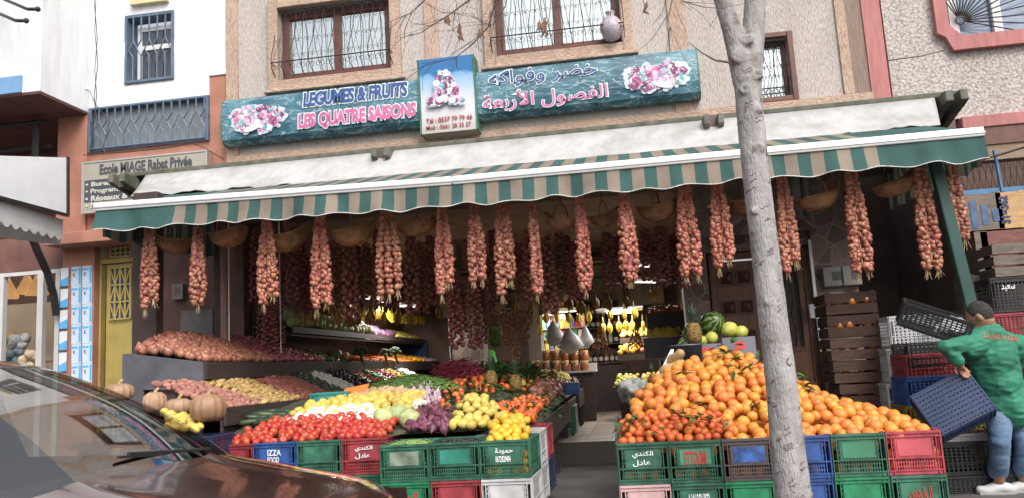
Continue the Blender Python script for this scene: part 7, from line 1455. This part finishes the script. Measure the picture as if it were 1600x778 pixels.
for v in (.45, 1.23): s_ = part('seat', MB().box(CX-2.25, CX-1.75, CY-v-.24, CY-v+.24, .3, .55).obox(C(2.22, v, .82), Vector((.06, 0, -.02)), Vector((0, .23, 0)), Vector((-.08, 0, .32))), M_cabin, car, bv=.04); part('headrest', MB().box(CX-2.38, CX-2.28, CY-v-.13, CY-v+.13, 1.1, 1.26), M_cabin, s_, bv=.03)
part('steering_wheel', MB().tube([C(1.42+.06*math.sin(t), 1.23+.18*math.cos(t), .86+.16*math.sin(t)) for t in [k*.42 for k in range(16)]], .014, 6, False), M_rub, car)
part('floor_pan', MB().box(CX-3.9, CX-.1, CY-CW+.06, CY-.06, .16, .22), M_rub, car)
for u in (.55, 3.15):
    for v in (-.0, CW): 
        f = MB(); f.tube([C(u, v-.09 if v else .19, .18), C(u, v+.01 if v else -.01, .18)], .3, 24); w = part('wheel', f, M_rub, car); part('rim', MB().tube([C(u, v if v else .0, .18), C(u, v+.02 if v else -.02, .18)], .2, 20), M_chr, w)
for v in (.2, CW-.2): h = part('headlight', MB().ball(hood_pt(3, v)+Vector((-.05, 0, -.06)), (.05, .15, .05), 14, 8), mat('headlight lens', (.5, .5, .52), .08, .05, spec=.9), car, smooth=True)
part('grille', MB().box(CX+.235, CX+.25, CY-CW/2-.4, CY-CW/2+.4, .44, .56), M_rub, car, bv=.01); part('bumper_strip', MB().box(CX+.24, CX+.262, CY-CW/2-.5, CY-CW/2+.5, .3, .34), M_chr, car, bv=.006)
for v, s in ((-.08, 1), (CW+.08, -1)): part('mirror', MB().ball(C(1.55, v, .93), (.05, .08, .06), 12, 8), M_paint, car, smooth=True)
# ------------------------------------------------------------------ the bare street tree
TY = 4.8; tree = thing('street_tree', (at(1240, 778, TY).x, TY, 0), 'bare grey barked street tree with a forked trunk before the orange heap', 'tree')
M_bark = mat('smooth grey bark', (.25, .23, .225), .85, .18, 5, .7, 34, col2=(.41, .39, .385), stretch=(3.2, 3.2, .7), stain=.35, ramp=(.32, .68), detail=8)
n = M_bark.node_tree.nodes; l = M_bark.node_tree.links; tc = n.new('ShaderNodeTexCoord')
mp = n.new('ShaderNodeMapping'); mp.inputs['Scale'].default_value = (1, 1, 1.9); l.new(tc.outputs['Object'], mp.inputs[0])
for sc_, lo, hi, cc in ((6.5, .56, .66, (.14, .095, .08, 1)), (17, .6, .7, (.11, .08, .07, 1)), (11, .6, .68, (.5, .48, .47, 1))):
    nz = n.new('ShaderNodeTexNoise'); nz.inputs['Scale'].default_value = sc_; nz.inputs['Detail'].default_value = 7; nz.inputs['Roughness'].default_value = .65; l.new(mp.outputs[0], nz.inputs[0])
    rr = n.new('ShaderNodeValToRGB'); rr.color_ramp.elements[0].position = lo; rr.color_ramp.elements[1].position = hi; l.new(nz.outputs['Fac'], rr.inputs[0])
    old = [q for q in l if q.to_socket.name == 'Base Color'][0].from_socket; mx = n.new('ShaderNodeMix'); mx.data_type = 'RGBA'; mx.inputs['B'].default_value = cc; fm = n.new('ShaderNodeMath'); fm.operation = 'MULTIPLY'; fm.inputs[1].default_value = .6; l.new(rr.outputs[0], fm.inputs[0]); l.new(fm.outputs[0], mx.inputs['Factor']); l.new(old, mx.inputs['A']); l.new(mx.outputs['Result'], n['Principled BSDF'].inputs['Base Color'])
tp_ = [(1246, 860, .115), (1240, 778, .1), (1230, 690, .092), (1221, 600, .086), (1206, 480, .081), (1194, 380, .079), (1183, 290, .078), (1174, 200, .078), (1168, 130, .08), (1163, 90, .084)]
pts = [Vector((at(1250, 900, TY).x, TY, -.02))]+[at(x, y, TY) for x, y, r in tp_]; rs = [.135]+[r for *_, r in tp_]
def wobble(pts, rs, sub=5):
    P, Q = [], []
    for i in range(len(pts)-1):
        for k in range(sub): t = k/sub; P.append(pts[i].lerp(pts[i+1], t)); Q.append(rs[i]+(rs[i+1]-rs[i])*t)
    P.append(pts[-1]); Q.append(rs[-1]); return P, Q
P, Q = wobble(pts, rs, 8); f = MB().tube(P, Q, 28)
l1, q1 = wobble([at(1168, 130, TY), at(1150, 70, TY-.01), at(1132, 10, TY-.04), at(1110, -60, TY-.1), at(1060, -200, TY-.2), Vector((-.1, 4.4, 5.4))], [.085, .062, .052, .05, .045, .03], 6); l2, q2 = wobble([at(1168, 130, TY), at(1177, 60, TY+.02), at(1180, 0, TY+.03), at(1186, -80, TY+.05), at(1200, -250, TY+.1), Vector((1.1, 5.0, 5.8))], [.085, .068, .064, .06, .05, .03], 6)
f.tube(l1, q1, 18); f.tube(l2, q2, 18)
for (px, py, r, dx) in ((1168, 62, .035, 0), (1160, 88, .045, -.02), (1176, 118, .03, .03), (1163, 140, .028, 0), (1181, 172, .022, .02), (1187, 232, .024, 0), (1178, 330, .018, 0), (1200, 470, .022, 0), (1215, 540, .02, .02), (1222, 640, .02, 0), (1232, 700, .022, 0)): c_ = at(px, py, TY-.075); f.ball(c_+Vector((dx, .02, 0)), (r*1.2, r*.7, r), 10, 8); f.tube([c_+Vector((dx+r*.9*math.cos(t), -.006-.0*t, r*.8*math.sin(t))) for t in [k*.55 for k in range(12)]], .006, 5, False)
tr = part('trunk', f, M_bark, tree, smooth=True)
rmz = tr.modifiers.new('fuse', 'REMESH'); rmz.mode = 'VOXEL'; rmz.voxel_size = .011; sm = tr.modifiers.new('soft', 'SMOOTH'); sm.iterations = 3
dtx = bpy.data.textures.new('bark', 'CLOUDS'); dtx.noise_scale = .06; dsp = tr.modifiers.new('rough', 'DISPLACE'); dsp.texture = dtx; dsp.strength = .007; dsp.texture_coords = 'LOCAL'
f = MB(); rs_ = random.Random(4)
for k in range(60):
    i = rs_.randrange(4, len(P)-6); c_, r_ = P[i].lerp(P[i+1], rs_.random()), Q[i]+.0015; a0 = rs_.uniform(-2.9, -.2); w_ = rs_.uniform(.08, .3)
    for j in range(rs_.choice((1, 2, 3))): z_ = rs_.uniform(-.02, .02); f.tube([c_+Vector(((r_)*math.cos(a0+w_*t), (r_)*math.sin(a0+w_*t), z_+.008*math.sin(t*3))) for t in (-1, -.5, 0, .5, 1)], [.001, .002, .003, .002, .001], 5)
    if k % 9 == 0:
        for t in range(3, 8): a = t*.628; f.ball(c_+Vector((r_*math.cos(a0+.25*math.cos(a)), r_*math.sin(a0+.25*math.cos(a)), .028*math.sin(a)*(.7+.5*math.sin(k)))), (.0045, .0045, .006), 6, 4)
part('bark_scar', f, mat('dark bark scar', (.19, .155, .145), .9, .3, 40), tree, smooth=True)
f = MB(); M_twig = mat('twig bark', (.10, .085, .08), .85, .25, 8)
src = l1[-8]
def twig(path, r0, Y0_, Y1_=None, sub=3):
    n_ = len(path); P = [at(x, y, Y0_+((Y1_ if Y1_ else Y0_)-Y0_)*i/(n_-1)) for i, (x, y) in enumerate(path)]; f.tube(P, [max(.0016, r0*(1-.8*i/(n_-1))) for i in range(n_)], 5)
    for i in range(1, n_):
        for k in range(sub):
            b = P[i-1].lerp(P[i], rnd(0, 1)); d = (P[i]-P[i-1]).normalized(); e = Vector((rnd(-1, 1), rnd(-.5, .5), rnd(-1, .4))).normalized(); m_ = b+(d+e*.8)*rnd(.05, .12); f.tube([b, m_, m_+(d*.4+e)*rnd(.04, .12)], [r0*.3, r0*.22, .0012], 4)
par = [at(1060, -200, 4.6), at(980, -150, 4.55), at(880, -90, 4.5), at(800, -60, 4.5), at(760, -40, 4.5)]; f.tube(par, [.03, .024, .018, .013, .01], 8); f.tube([l1[-3], par[0]], [.032, .03], 8); f.tube([par[2], at(820, -130, 4.6), at(690, -100, 4.6), at(600, -80, 4.6)], [.016, .012, .01, .006], 6); f.tube([par[1], at(1000, -80, 4.5), at(1040, -30, 4.5)], [.014, .011, .008], 6)
twig([(760, -40), (734, 0), (700, 25), (657, 52), (625, 60)], .007, 4.5); twig([(690, -100), (676, -10), (640, 22), (600, 38)], .006, 4.6); twig([(800, -60), (775, 0), (763, 43), (738, 70), (710, 92), (660, 100)], .0075, 4.5, 4.7); twig([(800, -60), (790, 10), (770, 40), (752, 35), (735, 20)], .005, 4.5); twig([(760, -40), (712, 0), (718, 38), (720, 52)], .0035, 4.5); twig([(880, -90), (852, 0), (855, 38), (850, 50)], .0035, 4.5, sub=1)
twig([(1040, -30), (1050, 0), (1044, 30), (1050, 54)], .005, 4.5); twig([(1040, -30), (1068, 3), (1100, 12), (1130, 14)], .005, 4.5, sub=2); twig([(1141, 98), (1118, 95), (1095, 82), (1075, 66)], .008, 4.72, sub=0); twig([(1010, -90), (1005, 5), (1012, 10)], .004, 4.5, sub=1); twig([(700, -100), (655, 0), (690, 20), (730, 22), (760, 38)], .004, 4.6)
part('branch', f, M_twig, tree)
f = MB()
for (px, py) in ((699, 28), (717, 42), (719, 50), (751, 45), (850, 40), (852, 30), (1010, 6), (842, 35)):
    for k in range(4): p = at(px, py, 4.52)+Vector((rnd(-.01, .01), 0, rnd(-.03, .02))); f.tube([p, p+Vector((rnd(-.012, .012), 0, -.03)), p+Vector((rnd(-.02, .02), 0, -.055))], [.004, .009, .002], 5)
part('dry_leaf', f, mat('withered leaf', (.2, .12, .08), .9, .3), tree)
# vase behind the middle window grille
p = at(955, 45, 9.9); o = solo('vase', MB().lathe([(.03, -.17), (.1, -.14), (.145, -.02), (.14, .06), (.09, .13), (.05, .16), (.05, .2), (.065, .215)], 18, (p.x, 9.9, p.z)), mat('patterned blue vase', (.28, .24, .32), .4, .6, 30, col2=(.5, .42, .42)), (p.x, 9.9, p.z-.17), 'patterned ceramic vase standing behind the upstairs window grille', 'vase', smooth=True)
